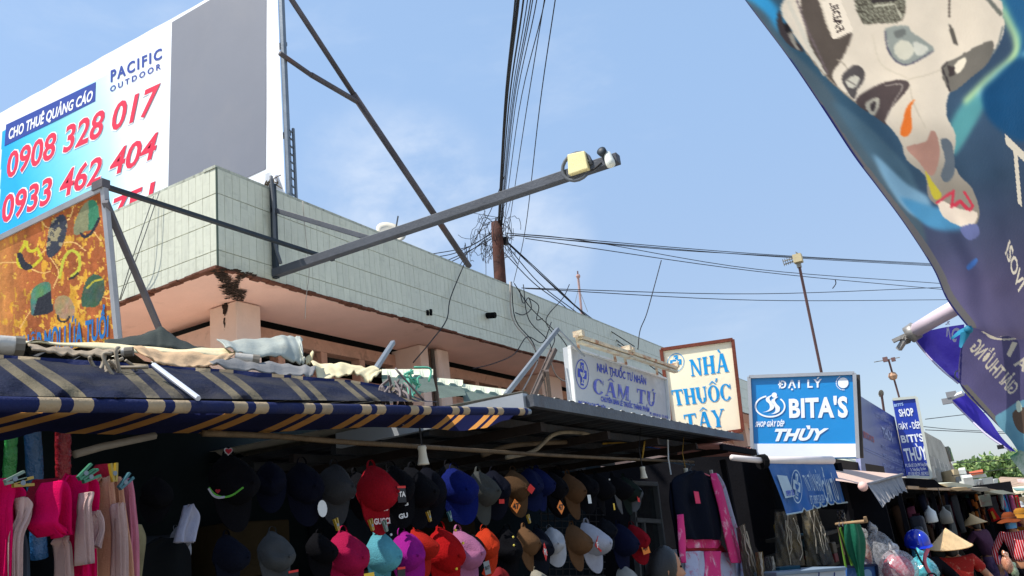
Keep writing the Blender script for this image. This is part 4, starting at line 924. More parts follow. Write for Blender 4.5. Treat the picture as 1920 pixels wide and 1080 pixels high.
MB().prism([D(1771,838,43.8),D(1775,842,44.8),D(1783,866,49),D(1779,866,47.5)],(.2,-.3,0)).build('glass_band',M('glass_teal',(90,120,132),.15,.1,spec=.8),gb)
def house(lab,pts,d,thick,mt,name='far_building',cat='building',extra=None):
    t=thing(name,lab,cat,Vector((D(*pts[0],d).x,D(*pts[0],d).y,0)))
    P=[D(x,y,d) for x,y in pts]; MB().prism(P,Vector((-.25,1,0))*thick).build('wall',mt,t); 
    return t
wm=M('wall_white',(214,216,210),.8,.08,.4,.1,3,dirt=((160,160,150),.5,.6,.6)); bm_=M('wall_beige',(206,186,150),.8,.15,.5); br_=M('roof_brown',(124,84,72),.85,.2,1)
h=house('beige and grey gabled shop front nearest the grey building',Q(1788,880,1803,879,1808,898,1810,912,1790,912),36,5,bm_)
MB().prism([D(*p,35.8) for p in Q(1792,894,1804,892,1806,910,1792,910)],(0,.4,0)).build('shutter',M('shutter_grey',(104,110,118),.7,.3,2),h)
MB().beam(D(1803,879,35.7),D(1812,907,35.7),.25).build('post',wm,h)
h=house('house with a small brown hipped roof between the beige gable and the red tiled roof',Q(1806,882,1816,882,1819,892,1812,904,1806,904),44,5,br_)
h=house('long white shed wall with a thin diagonal brace below the red tiled roof',Q(1819,900,1861,894,1866,918,1819,912),34,5,wm)
MB().beam(D(1832,912,33.9),D(1838,900,33.9),.06).beam(D(1838,899,33.9),D(1843,914,33.9),.12).build('brace',M('brace_grey',(140,142,144),.6),h)
MB().beam(D(1813,893,33.8),D(1817,911,33.8),.35).build('pillar',wm,h)
h=house('narrow white gable wall between the long shed and the brown tin roof',Q(1863,899,1871,897,1872,916,1866,919),36,4,wm)
h=thing('tiled_house','house with a bright red-orange tiled roof before the trees','house',Vector((D(1830,890,46).x,D(1830,890,46).y,0)))
tl=M('roof_tile_red',(196,98,66),.8,.2,.8); 
MB().prism([D(*p,46) for p in Q(1816,892,1847,888,1850,894,1818,897)],(0,3,0)).build('wall',wm,h)
for i in range(9):
    for j in range(3):
        u=i/9; v=j/3; a=lambda u,v: D(1817+27*u+(2-4*u)*(1-v)*.5, (888-5*u+ (0))+ (4.5)*v,46+3*(1-v)-.02*j)
        MB().prism([a(u,v),a(u+.105,v),a(u+.105,v+.36),a(u,v+.36)],(0,0,.10)).build('tile',tl,h)
h=thing('tin_roofed_shop','low shop with broad brown tin roof and pale awning at the street end','shop',Vector((D(1895,905,30).x,D(1895,905,30).y,0)))
MB().prism([D(1872,897,34),D(1876,894,34),D(1926,896,30),D(1926,909,26),D(1880,914,28)],(0,0,-.08)).build('roof',M('roof_tin_brown',(170,146,124),.8,.2,.8,.3,dirt=((120,96,80),.6,1,.5)),h)
MB().prism([D(1906,898,29.4),D(1926,898,28),D(1926,905,27),D(1910,906,28.5)],(0,0,-.02)).build('pink_panel',M('panel_pink',(214,172,166),.7),h)
MB().prism([D(1880,915,27.8),D(1926,910,25.8),D(1926,920,23),D(1886,926,24)],(0,0,-.05)).build('awning',M('awning_pale',(222,210,182),.8,.1,trans=.1),h)
MB().prism([D(1900,917,25),D(1926,917,24),D(1926,921,23),D(1905,920,24)],(0,0,.03)).build('green_sheet',M('sheet_green',(110,146,140),.6),h)
MB().box(Vector((D(1900,918,31).x,D(1900,918,31).y,.7)),(6,.2,1.4)).build('back_wall',bm_,h)
# trees on the skyline
leafM=[M('leaf_%s'%n,c,.6,.2,1,rnd=.2,trans=.3) for n,c in (('mid',(132,158,92)),('light',(164,182,118)),('dark',(98,124,76)))]  # leaf colours lightened to stand in for distance haze
def tree(lab,x,y,d,w_,h_,seed,n=700):
    r=random.Random(seed); c=D(x,y,d); t=thing('tree',lab,'tree',Vector((c.x,c.y,0)),'trees on the skyline')
    MB().tube(spline([(c.x,c.y,0),(c.x+.2,c.y,c.z*.5),(c.x,c.y,c.z+h_*.2)],4),[.25,.24,.23,.22,.2,.18,.16,.14,.12],7).build('trunk',M('bark',(90,78,62),.9,.3),t)
    cl=[(r.gauss(0,.36)*w_,r.gauss(0,.3)*w_,r.uniform(-.5,.5)*h_,r.uniform(.18,.36)*w_) for _ in range(16)]
    for k,mt in enumerate(leafM):
        mb=MB()
        for i in range(n//3):
            q=cl[(i*3+k*5)%16] if r.random()<.8 else cl[r.randrange(16)]; v=Vector([r.gauss(0,1) for _ in range(3)]).normalized()*q[3]*r.uniform(.6,1.05); p=c+Vector((q[0],q[1],q[2]))+v
            a=Vector([r.gauss(0,1) for _ in range(3)]).normalized(); b=a.orthogonal().normalized(); s=r.uniform(.16,.34)
            mb.add([p-a*s,p+b*s*.55,p+a*s,p-b*s*.55],[(0,1,2,3)])
        stuff(mb.build('foliage',mt,t))
for i,(x,y,d,w_,h_,lab) in enumerate(((1826,886,60,1.6,1.2,'small dark tree just left of the red tiled roof'),(1866,890,58,2.2,1.8,'bushy tree above the long white shed wall'),(1890,885,60,2.8,2.6,'tallest pale green tree on the skyline right of the white shed'),(1915,887,62,2.8,2.4,'pale green tree at the right picture edge behind the brown tin roof'),(1877,893,64,2.6,1.4,'low tree filling the gap between the two taller ones'),(1950,888,60,3,2.6,'tree just past the right picture edge'))):
    tree(lab,x,y,d,w_,h_,i,900)
for i in range(26):
    pass
# ---------------------------------------------------------------- hanging caps
_cm={}
def capmesh(kind):
    """crown, brim, button, strap of a baseball cap hung by its strap: +x bulges to the street, -z is down"""
    if kind in _cm: return _cm[kind]
    r=random.Random(kind); wd=.085*r.uniform(.92,1.06); hb=.125*r.uniform(.85,1.12); skew=r.uniform(-.02,.02); dent=r.uniform(.1,1.0); cz=r.uniform(-.04,.05); cyy=r.uniform(-.04,.05)
    def crown(u,v):
        th=2*pi*u; ph=v*pi/2; rr=math.cos(ph); x=hb*math.sin(ph); seam=1-.05*abs(math.cos(3*th))**14
        y=wd*rr*math.cos(th)*seam; z=.088*rr*math.sin(th)*seam
        if z>0: y*=1-.45*(z/.095)**1.5; x*=1-.35*(z/.095)
        x+=-.05*dent*math.exp(-((y-cyy)**2+(z-cz)**2)/.0012)*math.sin(ph)
        x+=.004*math.sin(th*5+kind)*rr; 
        return Vector((x*(1-.0),y+skew*(z/.1),-.128+z-.02*math.sin(ph)))
    def strip(u,v): # arch of the strap at the top
        a=pi*u; return Vector((.006+.012*(v-.5),.02*math.cos(a),-.05+.03*math.sin(a)))
    def brim(u,v):
        a=(u-.5)*2; e=1-a*a; L=.026+.078*math.sqrt(max(0,e)); ya=wd*.93*a; rim=-.120-.088*math.sqrt(max(0,1-(a*.93)**2))
        k=v*L; return Vector((.014+.026*(1-a*a)-.12*k+ .006*v, ya*(1+.04*v), rim+.004-k*.95))
    def brim2(u,v): p=brim(u,v); return p+Vector((-.004,0,0))
    parts=[]
    for nm,fns in (('crown',[(crown,30,9)]),('brim',[(brim,14,4),(brim2,14,4)]),('strap',[(strip,10,1)]),):
        mb=MB(); [mb.grid(*f) for f in fns]; o=mb.build(nm,MATS['black_void'],None,smooth=True); me=o.data; bpy.data.objects.remove(o); parts.append((nm,me))
    mb=MB(); mb.ball((hb+.001,0,-.155),.007,8); o=mb.build('button',MATS['black_void'],None,smooth=True); me=o.data; bpy.data.objects.remove(o); parts.append(('button',me))
    _cm[kind]=parts; return parts
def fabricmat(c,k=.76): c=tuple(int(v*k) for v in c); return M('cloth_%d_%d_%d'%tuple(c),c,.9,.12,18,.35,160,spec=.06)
def lnk(nm,me,mt,par,loc=(0,0,0)):
    o=bpy.data.objects.new(nm,me); COL.objects.link(o); o.parent=par; o.location=loc
    if not me.materials: me.materials.append(mt)
    o.material_slots[0].link='OBJECT'; o.material_slots[0].material=mt; return o
TAGM={'red':(206,52,48),'white':(206,208,206),'orange':(236,132,52),'yellow':(226,186,60),'black':(30,30,34),'grey':(120,124,126)}
def pricetag(cap,pos,col,shape,word,sz=.045,yaw=0):
    """small card hanging on a thread; parts of the cap"""
    p=Vector(pos); h=sz*1.35; R_=Matrix.Rotation(yaw,3,'Z')
    if shape=='oval': pts=[Vector((0,sz*.42*math.cos(a),h*.5*math.sin(a))) for a in np.linspace(0,2*pi,17)[:-1]]
    elif shape=='diamond': pts=[Vector((0,y,z)) for y,z in ((-.62*sz,.0),(0,-.7*sz),(.62*sz,0),(0,.7*sz))]
    else: pts=[Vector((0,y,z)) for y,z in ((-sz/2,-h/2),(sz/2,-h/2),(sz/2,h/2),(-sz/2,h/2))]
    base=parent_loc(cap)
    pts=[base+p+R_@q for q in pts]
    nrm=R_@Vector((1,0,0)); mt=M('card_'+col,TAGM[col],.45,.06,20)
    t=MB().prism(pts,-nrm*.0015).build('price_tag',mt,cap)
    if word:
        vs,fs=textmesh(word,.03,0); x0=min(v[0] for v in vs);x1=max(v[0] for v in vs); s=min(sz*.8/(x1-x0),h*.6/.7)
        q=[base+p+R_@Vector((.002,((x-(x0+x1)/2)*s),(y-.35)*s)) for x,y in vs]
        mb=MB(); mb.add(q,fs); mb.build('tag_print',M('tag_ink_'+('d' if col in('orange','yellow','white','grey') else 'l'),(28,26,28) if col in('orange','yellow','white','grey') else (226,220,214),.5),t)
    if shape=='card' and col in ('black','red'):
        MB().prism([base+p+R_@Vector((.0015,y,z)) for y,z in ((-sz*.5,h*.36),(sz*.5,h*.36),(sz*.5,h*.5),(-sz*.5,h*.5))],-nrm*.001).build('tag_band',M('card_red',TAGM['red']),t)
    return t
CAPX=-2.2; ncap=0
def cap(x,ytop,hpx,col,lab,kind=None,X=CAPX,yaw=None,brimcol=None,tags=(),words=(),group='caps hanging in the front stall',roll=None,dots=None):
    global ncap; ncap+=1
    p=PX(X).w(x,ytop); d=dep(p); size=hpx*d/FPX/.275
    k=kind if kind is not None else ncap%6
    t=thing('baseball_cap',lab,'cap',p,group)
    for nm,me in capmesh(k):
        c=col if nm!='brim' or not brimcol else brimcol
        lnk(nm,me,fabricmat(c),t)
    for args in tags: pricetag(t,*args)
    for (s,py,pz,h,wd,colr) in words:
        vs,fs=textmesh(s,.04,0); x0=min(v[0] for v in vs);x1=max(v[0] for v in vs); base=parent_loc(t)
        mb=MB(); mb.add([base+Vector((.045+.0-.9*0,py+(a-(x0+x1)/2)/(x1-x0)*wd,pz+b/.7*h)) for a,b in vs],fs); mb.build('embroidery',M('thread_%d'%colr[0],colr,.8,.05),t)
    if dots:
        for (py,pz) in dots[1]: 
            b=parent_loc(t); MB().ball(b+Vector((.105*math.sqrt(max(0,1-(py/.09)**2-((pz+.135)/.1)**2)),py,pz)),.006,8).build('stud',M('stud_%d'%dots[0][0],dots[0],.4),t)
    t.scale=(size,size,size); t.rotation_euler=(roll if roll is not None else random.uniform(-.16,.16),random.uniform(-.05,.05),yaw if yaw is not None else random.uniform(-.8,.25)); return t
cr1='upper row of caps'; BLK=(16,17,22); NAV=(15,19,38); DG=(62,64,68); BRN=(96,70,48)
cap(424,828,152,BLK,'black cap with a red heart patch and a green swoosh, high on the left',roll=.05,yaw=-.1,kind=3)
cap(300,880,90,BLK,'plain black cap hanging low at the left above the black shirt')
cap(505,850,100,NAV,'dark navy cap between the heart-patch cap and the oval-tag cap')
cap(563,848,125,(14,17,34),'dark navy cap with a white oval tag, first from the left in the upper row',tags=(((.06,.05,-.24),'white','oval',"",.05,0),))
cap(625,852,122,DG,'charcoal grey cap left of the red cap in the upper row',tags=(((.09,.03,-.17),'black','oval','',.04,0),),yaw=-.15)
cap(692,853,134,(186,26,42),'bright red cap with white lettering on its brim, tallest of the upper row',kind=1,tags=(((.12,.035,-.165),'black','card','TA',.045,0),),words=(('GUCCI',-.002,-.262,.020,.085,(214,196,196)),('GU',.02,-.215,.014,.03,(214,196,196))),yaw=-.1,roll=0)
cap(728,856,122,BLK,'black cap tucked right behind the red cap',words=(('GU',.0,-.262,.018,.04,(220,222,224)),('G',.02,-.215,.018,.022,(220,222,224))))
cap(768,857,120,(17,18,24),'black cap left of the one under the bulb socket')
cap(800,858,116,(15,18,30),'navy-black cap with a red-topped card beneath the white bulb socket',tags=(((.11,-.02,-.17),'black','card','',.04,0),))
cap(846,860,112,(18,32,112),'royal blue cap in the middle of the upper row',yaw=-.7,kind=2)
cap(893,867,106,(80,82,80),'mid-grey cap right of the royal blue cap',kind=3,yaw=-.1)
cap(923,867,96,(16,19,34),'navy cap with a small red tag right of the mid-grey cap',tags=(((.1,.0,-.2),'red','card','',.03,0),))
cap(958,867,92,BRN,'brown cap with an orange card, left one of the two brown upper caps',kind=4,tags=(((.11,.03,-.16),'red','diamond','',.04,-.3),((.06,-.05,-.24),'orange','diamond','47',.055,0)))
cap(985,866,84,(20,30,70),'slate-blue cap leaning against the left brown cap',kind=5,yaw=-.6)
cap(1003,866,84,(18,28,78),'blue cap wedged between the slate-blue one and the black one',kind=0)
cap(1030,872,84,BLK,'black cap with an orange card at its brim, left of the right-hand brown cap',tags=(((.06,-.02,-.26),'orange','diamond','47',.06,0),))
cap(1060,874,90,(100,72,48),'brown cap, right one of the two brown upper caps',kind=4,tags=(((.1,.045,-.2),'white','card','',.035,0),),yaw=-.1)
cap(1085,874,80,BLK,'black cap directly right of the right-hand brown cap')
cap(1112,876,80,(16,17,22),'black cap with white studs and a yellow card',tags=(((.1,.0,-.26),'yellow','card','',.03,0),),dots=((214,214,214),((.03,-.09),(.05,-.12),(.02,-.15))))
cap(1143,880,76,BLK,'black cap with a grey-white brim edge in the right group',brimcol=(110,112,116))
cap(1165,882,76,(32,44,40),'dark green cap with a red tag, last but one of the upper row',tags=(((.1,.0,-.2),'red','card','',.035,0),))
cap(1182,892,60,(104,110,118),'small grey cap ending the upper row beside the window',kind=2)
hx=PX(CAPX+.16)
ob=MB(); hp2=lambda s,cx,cy,o=0: [hx.w(cx+s*16*math.sin(t)**3*.5,cy-s*(13*math.cos(t)-5*math.cos(2*t)-2*math.cos(3*t)-math.cos(4*t))*.5,o) for t in np.linspace(0,2*pi,22)[:-1]]
capheart=[o for o in bpy.data.objects if o.get('label','').startswith('black cap with a red heart patch')][0]
MB().poly(hp2(1.05,428,846)).build('heart_border',fabricmat((190,186,186)),capheart); MB().poly(hp2(.8,428,846,.002)).build('heart_patch',fabricmat((160,36,48)),capheart)
MB().tube(spline([hx.w(*p) for p in Q(392,914,402,926,418,932,436,928,456,914)],5),.003,4).build('green_swoosh',fabricmat((110,190,70)),capheart)
MB().tube(spline([hx.w(*p,.002) for p in Q(390,916,398,928,408,933,420,932)],5),.0035,4).build('white_swoosh',fabricmat((190,190,200)),capheart); MB().poly(hp2(.6,407,921,.003)).build('heart_patch',fabricmat((160,36,48)),capheart)
for o in capheart.children:
    if o.name.split('.')[0] in('heart_border','heart_patch','green_swoosh','white_swoosh'): o.parent=None; o.matrix_world.translation=capheart.location
bpy.context.view_layer.update()
for o in list(bpy.data.objects):
    if o.parent is None and o.name.split('.')[0] in('heart_border','heart_patch','green_swoosh','white_swoosh'): m_=Matrix.Translation(capheart.location); o.parent=capheart; o.matrix_parent_inverse=capheart.matrix_world.inverted(); o.matrix_basis=m_
# second row
cap(508,978,116,(88,92,96),'large slate grey cap low in the dark part of the stall',kind=3,tags=(((.1,.03,-.25),'black','card','',.05,0),),yaw=-.2)
cap(422,985,110,(20,24,40),'black-navy cap with a white and red round print, low left',words=(('MD',.0,-.16,.03,.05,(214,206,206)),),roll=0)
cap(325,980,66,(128,128,136),'small grey-white cap tilted in the dark left corner',kind=5,roll=.35,brimcol=(170,172,182))
cap(640,976,126,(196,28,84),'crimson pink cap at the left end of the coloured lower row',kind=0,yaw=-.25,tags=(((.09,.05,-.25),'yellow','card','V4',.05,0),))
cap(704,978,118,(110,196,212),'light cyan cap in the coloured lower row',kind=1,yaw=-.05,tags=(((.11,.03,-.23),'black','card','',.05,0),),dots=((214,224,226),((.03,-.06),(-.03,-.13))))
cap(748,980,112,(184,36,160),'magenta cap with a round white badge',kind=5,yaw=-.5,dots=((220,210,216),((.01,-.15),)))
cap(776,978,92,(206,44,34),'orange-red cap half hidden behind the bright red one',kind=2,dots=((40,20,20),((.0,-.15),)))
cap(822,968,130,(206,24,28),'bright red cap with yellow studs in the lower row',kind=4,yaw=-.3,dots=((226,196,60),((.03,-.06),(.035,-.11),(.0,-.2))))
cap(853,975,118,(206,128,172),'pale pink cap right of the studded red cap',kind=3,yaw=-.2,tags=(((.1,.04,-.22),'grey','card','B17',.04,.1),))
cap(905,976,90,(226,66,34),'vivid orange cap between pale pink and black studded caps',kind=1,yaw=-.65)
cap(949,975,100,BLK,'black cap with small yellow studs in the lower row',dots=((206,190,90),((.0,-.09),(.0,-.13))))
cap(978,974,86,(126,92,62),'brown cap with a red and white diamond card',kind=4,tags=(((.11,.05,-.2),'red','diamond','PK',.075,.2),))
cap(1004,976,92,(24,28,40),'black cap left of the half-hidden white cap')
cap(1026,978,76,(206,208,216),'white cap mostly hidden behind a black cap',kind=5,yaw=-.8)
cap(1068,970,88,(124,90,62),'brown cap with a long brim left of the white cap',kind=0,yaw=-.1)
cap(1094,964,98,(214,216,232),'bright white cap with a red and white diamond card',kind=2,yaw=-.2,tags=(((.1,-.045,-.15),'red','diamond','PK',.06,-.1),))
cap(1126,962,62,(30,32,40),'small dark cap above the wire mesh basket')
cap(1155,968,92,(24,30,60),'navy-black cap in front of the red cap at the window',kind=1,yaw=-.2)
cap(1179,972,78,(168,26,40),'dark red cap with an orange card at the right end of the lower row',kind=3,tags=(((.09,.0,-.2),'orange','card','47',.055,0),))
cap(1166,1046,80,(196,194,188),'white striped cap low beside the window',kind=4)
cap(880,990,80,BLK,'black cap in the gap between the pale pink and the orange cap')
cap(596,985,90,BLK,'black cap in the dark between slate grey and crimson caps')
cap(1000,1058,60,(190,184,166),'cream cap at the bottom edge below the white one',kind=2)
cap(930,1052,70,(150,40,44),'dull red cap at the bottom edge below the orange one',kind=5)
for i,(x,y,n) in enumerate(((660,905,'left'),(835,890,'middle'),(915,905,'right'),(1045,900,'far right'))):
    cap(x,y-35,95,(20,20,26),'black cap in the rear row, %s of the gaps in the upper row'%n,X=-2.42)
for i,(y0,c) in enumerate(((.2,(92,74,50)),(.9,(60,70,84)),(1.7,(84,60,44)),(2.7,(60,64,58)),(3.6,(96,80,58)),(4.7,(50,60,76)),(5.8,(88,72,54)))):
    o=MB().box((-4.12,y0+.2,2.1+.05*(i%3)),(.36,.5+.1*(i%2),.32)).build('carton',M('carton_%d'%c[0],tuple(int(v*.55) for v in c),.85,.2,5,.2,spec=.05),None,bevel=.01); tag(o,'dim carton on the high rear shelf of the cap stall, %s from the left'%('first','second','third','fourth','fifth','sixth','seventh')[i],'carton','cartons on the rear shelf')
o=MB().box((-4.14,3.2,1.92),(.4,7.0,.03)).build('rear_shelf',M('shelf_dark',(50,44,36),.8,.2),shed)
# pegs
pegm={c:M('peg_'+c,v,.35,.05,spec=.6) for c,v in (('green',(36,110,80)),('yellow',(150,124,34)),('teal',(34,90,100)),('pale',(104,124,112)))}
def peg(x,y,c,lab,X=CAPX+.06,ang=.3):
    p=PX(X).w(x,y); t=thing('clothes_peg',lab,'peg',p,'plastic clothes pegs')
    for s in (-1,1): MB().beam(p+Vector((0,s*.008,.02)),p+Vector((0,s*.003,-.025)),.010,.006).build('jaw',pegm[c],t)
    MB().tube([p+Vector((-.006,0,-.005)),p+Vector((.006,0,-.005))],.006,8).build('spring',MATS['galvanised'],t); t.rotation_euler=(ang,0,0)
for x,y,c,l in ((631,982,'yellow','on the crimson cap'),(696,983,'yellow','on the cyan cap'),(722,985,'pale','on the magenta cap'),(843,967,'teal','between red and pink caps'),(804,967,'yellow','on the studded red cap'),(991,972,'yellow','above the red diamond card')):
    peg(x,y,c,'small %s plastic peg %s'%(c,l))
# mesh grid, window frame and shelving behind the caps
gw_=thing('wire_grid','black wire mesh panel hanging between the brown and white caps','wire grid',PX(-2.5).w(1060,1000))
for k in range(10): MB().tube([PX(-2.5).w(1014+13*k,945+1.2*k),PX(-2.5).w(1018+12.5*k,1085)],.004,4).build('wire',ck,gw_)
for k in range(11): MB().tube([PX(-2.5).w(1012,950+13*k),PX(-2.5).w(1135,953+12.6*k)],.004,4).build('wire',ck,gw_)
wf=thing('window','grey aluminium stall window with dark panes right of the hanging caps','window',PX(-3.0).w(1215,1080))
wfm=M('window_alu',(92,98,104),.5,.15,6,.1,metal=.3); pwf=PX(-3.0)
for a,b,wd in (((1180,906),(1228,908),.07),((1183,908),(1198,1085),.05),((1228,908),(1250,1085),.06),((1188,975),(1236,978),.05),((1206,978),(1216,1085),.03)): MB().beam(pwf.w(*a),pwf.w(*b),wd,.04).build('frame_bar',wfm,wf)
MB().prism([pwf.w(*p,-.02) for p in Q(1184,910,1228,910,1250,1088,1198,1088)],(-.01,0,0)).build('pane',M('pane_dark',(24,30,34),.12,.05,spec=.8),wf)
MB().prism([PX(-3.05).w(*p) for p in Q(1256,1030,1294,1030,1300,1100,1260,1100)],(-.05,0,0)).build('white_board',M('board_pale',(150,160,172),.6,.1),wf)
o=MB().prism([PX(-2.9).w(*p) for p in Q(1132,840,1180,842,1182,850,1134,849)],(-.05,0,.0)).build('box_end',M('box_pale',(96,110,116),.6),None); tag(o,'pale box end stored under the canopy roof left of the blue strip','box')
for lab,a,b,mt in (('bright blue and white strip of sheet seen through the canopy gap',(1202,837),(1262,844),'strip_blue'),('pale blue sheet strip low under the canopy',(1206,860),(1300,872),'strip_pale'),('white strip under the canopy right of the yellow rope',(1290,848),(1330,851),'strip_white')):
    o=MB().beam(PX(-2.6).w(*a),PX(-2.6).w(*b),.03,.012).build('sheet_strip',M(mt,{'strip_blue':(50,100,190),'strip_pale':(90,120,150),'strip_white':(220,224,228)}[mt],.4,.1),None); tag(o,lab,'sheet strip')
# ---------------------------------------------------------------- cloth goods
def hang(name,lab,cat,outline,X,mat,folds=5,amp=.03,seed=0,grp=None,parent=None,nu=36,nv=24,puff=.03,thick=.012):
    """cloth hanging in folds; outline rows of (xleft,xright,y) seen from the camera"""
    pl=PX(X); r=random.Random(seed); ph=r.uniform(0,6); rowsL=spline([Vector((a,b,y)) for a,b,y in outline],5)
    def fn(u,v):
        q=at(rowsL,v); e=math.sin(pi*u)**.6
        return pl.w(q.x+(q.y-q.x)*u,q.z)+Vector((amp*math.sin(u*folds*pi+ph+1.3*v+.6*math.sin(v*4))*(.4+.6*v)+puff*e,0,0))
    mb=MB().grid(fn,nu,nv); o=mb.build(name,mat,parent,smooth=True); q=o.modifiers.new('thickness','SOLIDIFY'); q.thickness=thick; q.offset=-1
    if parent is None: tag(o,lab,cat,grp)
    return o
plush=lambda n,c,**k: M(n,c,.95,.12,9,.35,260,spec=.03,**k)
hp=plush('plush_hotpink',(200,14,80)); be=plush('plush_beige',(196,146,120)); lp=plush('plush_palepink',(190,118,136)); cm=plush('plush_cream',(184,156,150)); bg=M('towel_blue',(60,70,84),.9,.1)
TX=-1.92
hang('towel','hot pink plush towel with cream lining at the left picture edge','towel',[(-40,22,904),(-30,40,925),(-30,28,960),(-30,24,1000),(-30,10,1090)],TX,hp,4,.03,1)
hang('towel','cream lining fold of the leftmost pink towel','towel',[(24,44,935),(24,54,950),(25,40,975),(12,24,1010),(10,20,1090)],TX+.03,cm,3,.012,2)
hang('towel','blue-grey towel strip between the pink towels','towel',[(24,34,985),(26,40,1030),(28,40,1090)],TX-.02,bg,2,.01,3)
t=hang('towel','hot pink hooded plush towel hanging by green pegs','towel',[(118,158,893),(112,174,905),(112,176,930),(112,172,960),(112,166,1000),(113,162,1040),(113,160,1090)],TX,hp,4,.035,4)
hang('towel_flap','','',[(80,122,905),(74,124,925),(72,122,960),(62,120,985),(84,118,1006)],TX+.05,hp,3,.03,5,parent=t)
hang('towel_lining','','',[(150,164,925),(148,168,934),(145,157,955),(147,152,1000),(148,152,1060)],TX+.07,cm,2,.012,6,parent=t)
hang('towel_cuff','','',[(168,176,960),(164,184,975),(164,184,995),(160,176,1015),(160,168,1028)],TX+.04,cm,2,.015,7,parent=t)
hang('towel_cuff','','',[(104,120,1006),(98,118,1018),(104,116,1030),(108,115,1090)],TX+.02,cm,2,.012,17,parent=t)
t=hang('towel','beige and pale pink plush towel hanging by a yellow peg','towel',[(180,215,897),(172,222,912),(176,226,960),(174,232,1000),(172,238,1040),(170,240,1090)],TX,be,5,.035,8)
hang('towel_side','','',[(214,242,900),(220,244,925),(224,244,965),(228,240,1010),(226,242,1090)],TX+.01,lp,3,.02,9,parent=t)
hang('towel_lining','','',[(210,219,945),(208,221,955),(212,219,985),(213,221,1030),(211,222,1090)],TX+.05,cm,3,.012,10,parent=t)
hang('towel','crimson folded towel top behind the yellow peg','towel',[(178,205,872),(172,206,885),(176,200,898)],TX-.08,M('towel_crimson',(150,20,44),.95,.15,9,.5),2,.01,11)
hang('towel','dark red cloth behind the blue wrapped post','towel',[(60,118,900),(52,120,925),(40,110,950),(44,70,990)],TX-.1,M('towel_dark_red',(120,14,36),.95,.15,9,.5),3,.02,12)
for x,y,c,l,a in ((162,885,'green','large green peg on the hot pink towel',-.9),(172,893,'green','second green peg on the hot pink towel, tilted flat',-1.1),(213,884,'yellow','large yellow peg on the beige towel',.1),(236,902,'teal','teal peg at the pale pink towel corner',-.8),(30,897,'pale','pale green peg on the leftmost pink towel',-1.2),(45,905,'yellow','flat yellow peg beside the pale green one',-1.4)):
    peg(x,y,c,l,TX+.07,a)
hang('shirt','black round-neck shirt with a red collar label low at the left','shirt',[(288,345,1010),(262,358,1030),(255,362,1060),(250,366,1095)],-2.1,M('shirt_black',(16,18,20),.9,spec=.04),3,.02,13)
MB()
hang('printed_bag','cream printed cloth with a maroon letter shape beside the black shirt','cloth',[(236,262,985),(238,268,1010),(240,262,1050),(242,256,1090)],-2.05,M('cloth_print_cream',(120,112,84),.9,.3,14,dirt=((70,30,34),.9,7,.58)),2,.01,14)
hang('shopping_bag','pale plastic bag hanging by a yellow knot','bag',[(345,352,948),(336,368,970),(326,362,1000),(322,356,1018)],-2.0,M('bag_pale',(140,140,156),.5,.15,9,.3),3,.015,15)
nh=thing('navy_shirt','dark navy long-sleeved shirt on a black hanger with a pink tag','shirt',PX(-1.95).w(1305,890))
MB().tube(spline([PX(-1.95).w(*p) for p in Q(1290,866,1296,872,1292,882,1268,900)],5),.004,5).tube(spline([PX(-1.95).w(*p) for p in Q(1292,882,1312,890,1336,902)],4),.006,5).build('hanger',ck,nh)
nvm=M('shirt_navy',(12,16,28),.9,.15,6,.3,30,spec=.04)
hang('shirt_body','','',[(1290,1316,884),(1262,1338,898),(1262,1342,930),(1266,1348,965),(1276,1352,1000),(1282,1350,1012)],-1.95,nvm,4,.025,20,parent=nh)
hang('sleeve','','',[(1255,1270,905),(1254,1272,940),(1262,1278,990),(1268,1280,1045)],-1.98,nvm,2,.012,21,parent=nh)
MB().prism([PX(-1.95).w(*p,.06) for p in Q(1286,923,1295,924,1299,946,1290,946)],(-.002,0,0)).build('shirt_tag',M('tag_pink',(206,30,84),.5),nh)
pj=thing('pyjamas','pink and white patterned pyjamas hanging behind the navy shirt','pyjamas',PX(-2.0).w(1340,890))
pk=M('pyjama_pink',(206,52,116),.85,.1,5,.3,30,dirt=((226,206,216),.95,9,.53)); pw=M('pyjama_white',(168,172,196),.85,.1,5,.3,30,dirt=((170,50,90),.95,16,.53)); pr_=M('pyjama_red',(150,36,44),.9,.15,6)
hang('sleeve','','',[(1332,1340,888),(1336,1352,910),(1346,1362,950),(1356,1376,1000),(1366,1388,1040),(1370,1388,1056)],-1.93,pk,2,.012,22,parent=pj)
hang('sleeve','','',[(1270,1276,965),(1270,1282,990),(1272,1284,1030),(1276,1280,1056)],-1.93,pk,2,.01,23,parent=pj)
hang('sleeve_edge','','',[(1338,1342,890),(1350,1354,910),(1362,1366,950),(1376,1381,1000),(1388,1396,1045),(1390,1400,1085)],-1.96,pw,2,.006,24,parent=pj)
hang('hem','','',[(1284,1348,1006),(1286,1352,1018),(1290,1346,1028)],-2.0,pk,5,.015,25,parent=pj)
hang('waist','','',[(1284,1352,1022),(1284,1360,1032),(1290,1362,1040)],-2.02,pr_,5,.015,26,parent=pj)
hang('trouser_leg','','',[(1286,1322,1034),(1288,1322,1060),(1286,1320,1095)],-2.0,pw,3,.02,27,parent=pj)
hang('trouser_leg','','',[(1318,1352,1034),(1318,1352,1060),(1316,1354,1095)],-1.99,pk,3,.02,28,parent=pj)
hang('trouser_leg','','',[(1348,1384,1036),(1350,1392,1060),(1350,1398,1095)],-2.0,pw,3,.02,29,parent=pj)
MB().tube([PX(-1.93).w(1314,886),PX(-1.93).w(1330,892)],.005,5).build('hanger',M('hanger_pink',(206,96,110),.4),pj)
MB().box(PX(-1.93).w(1334,886),(.02,.03,.04)).build('clip',M('clip_grey',(150,146,138),.5),pj)
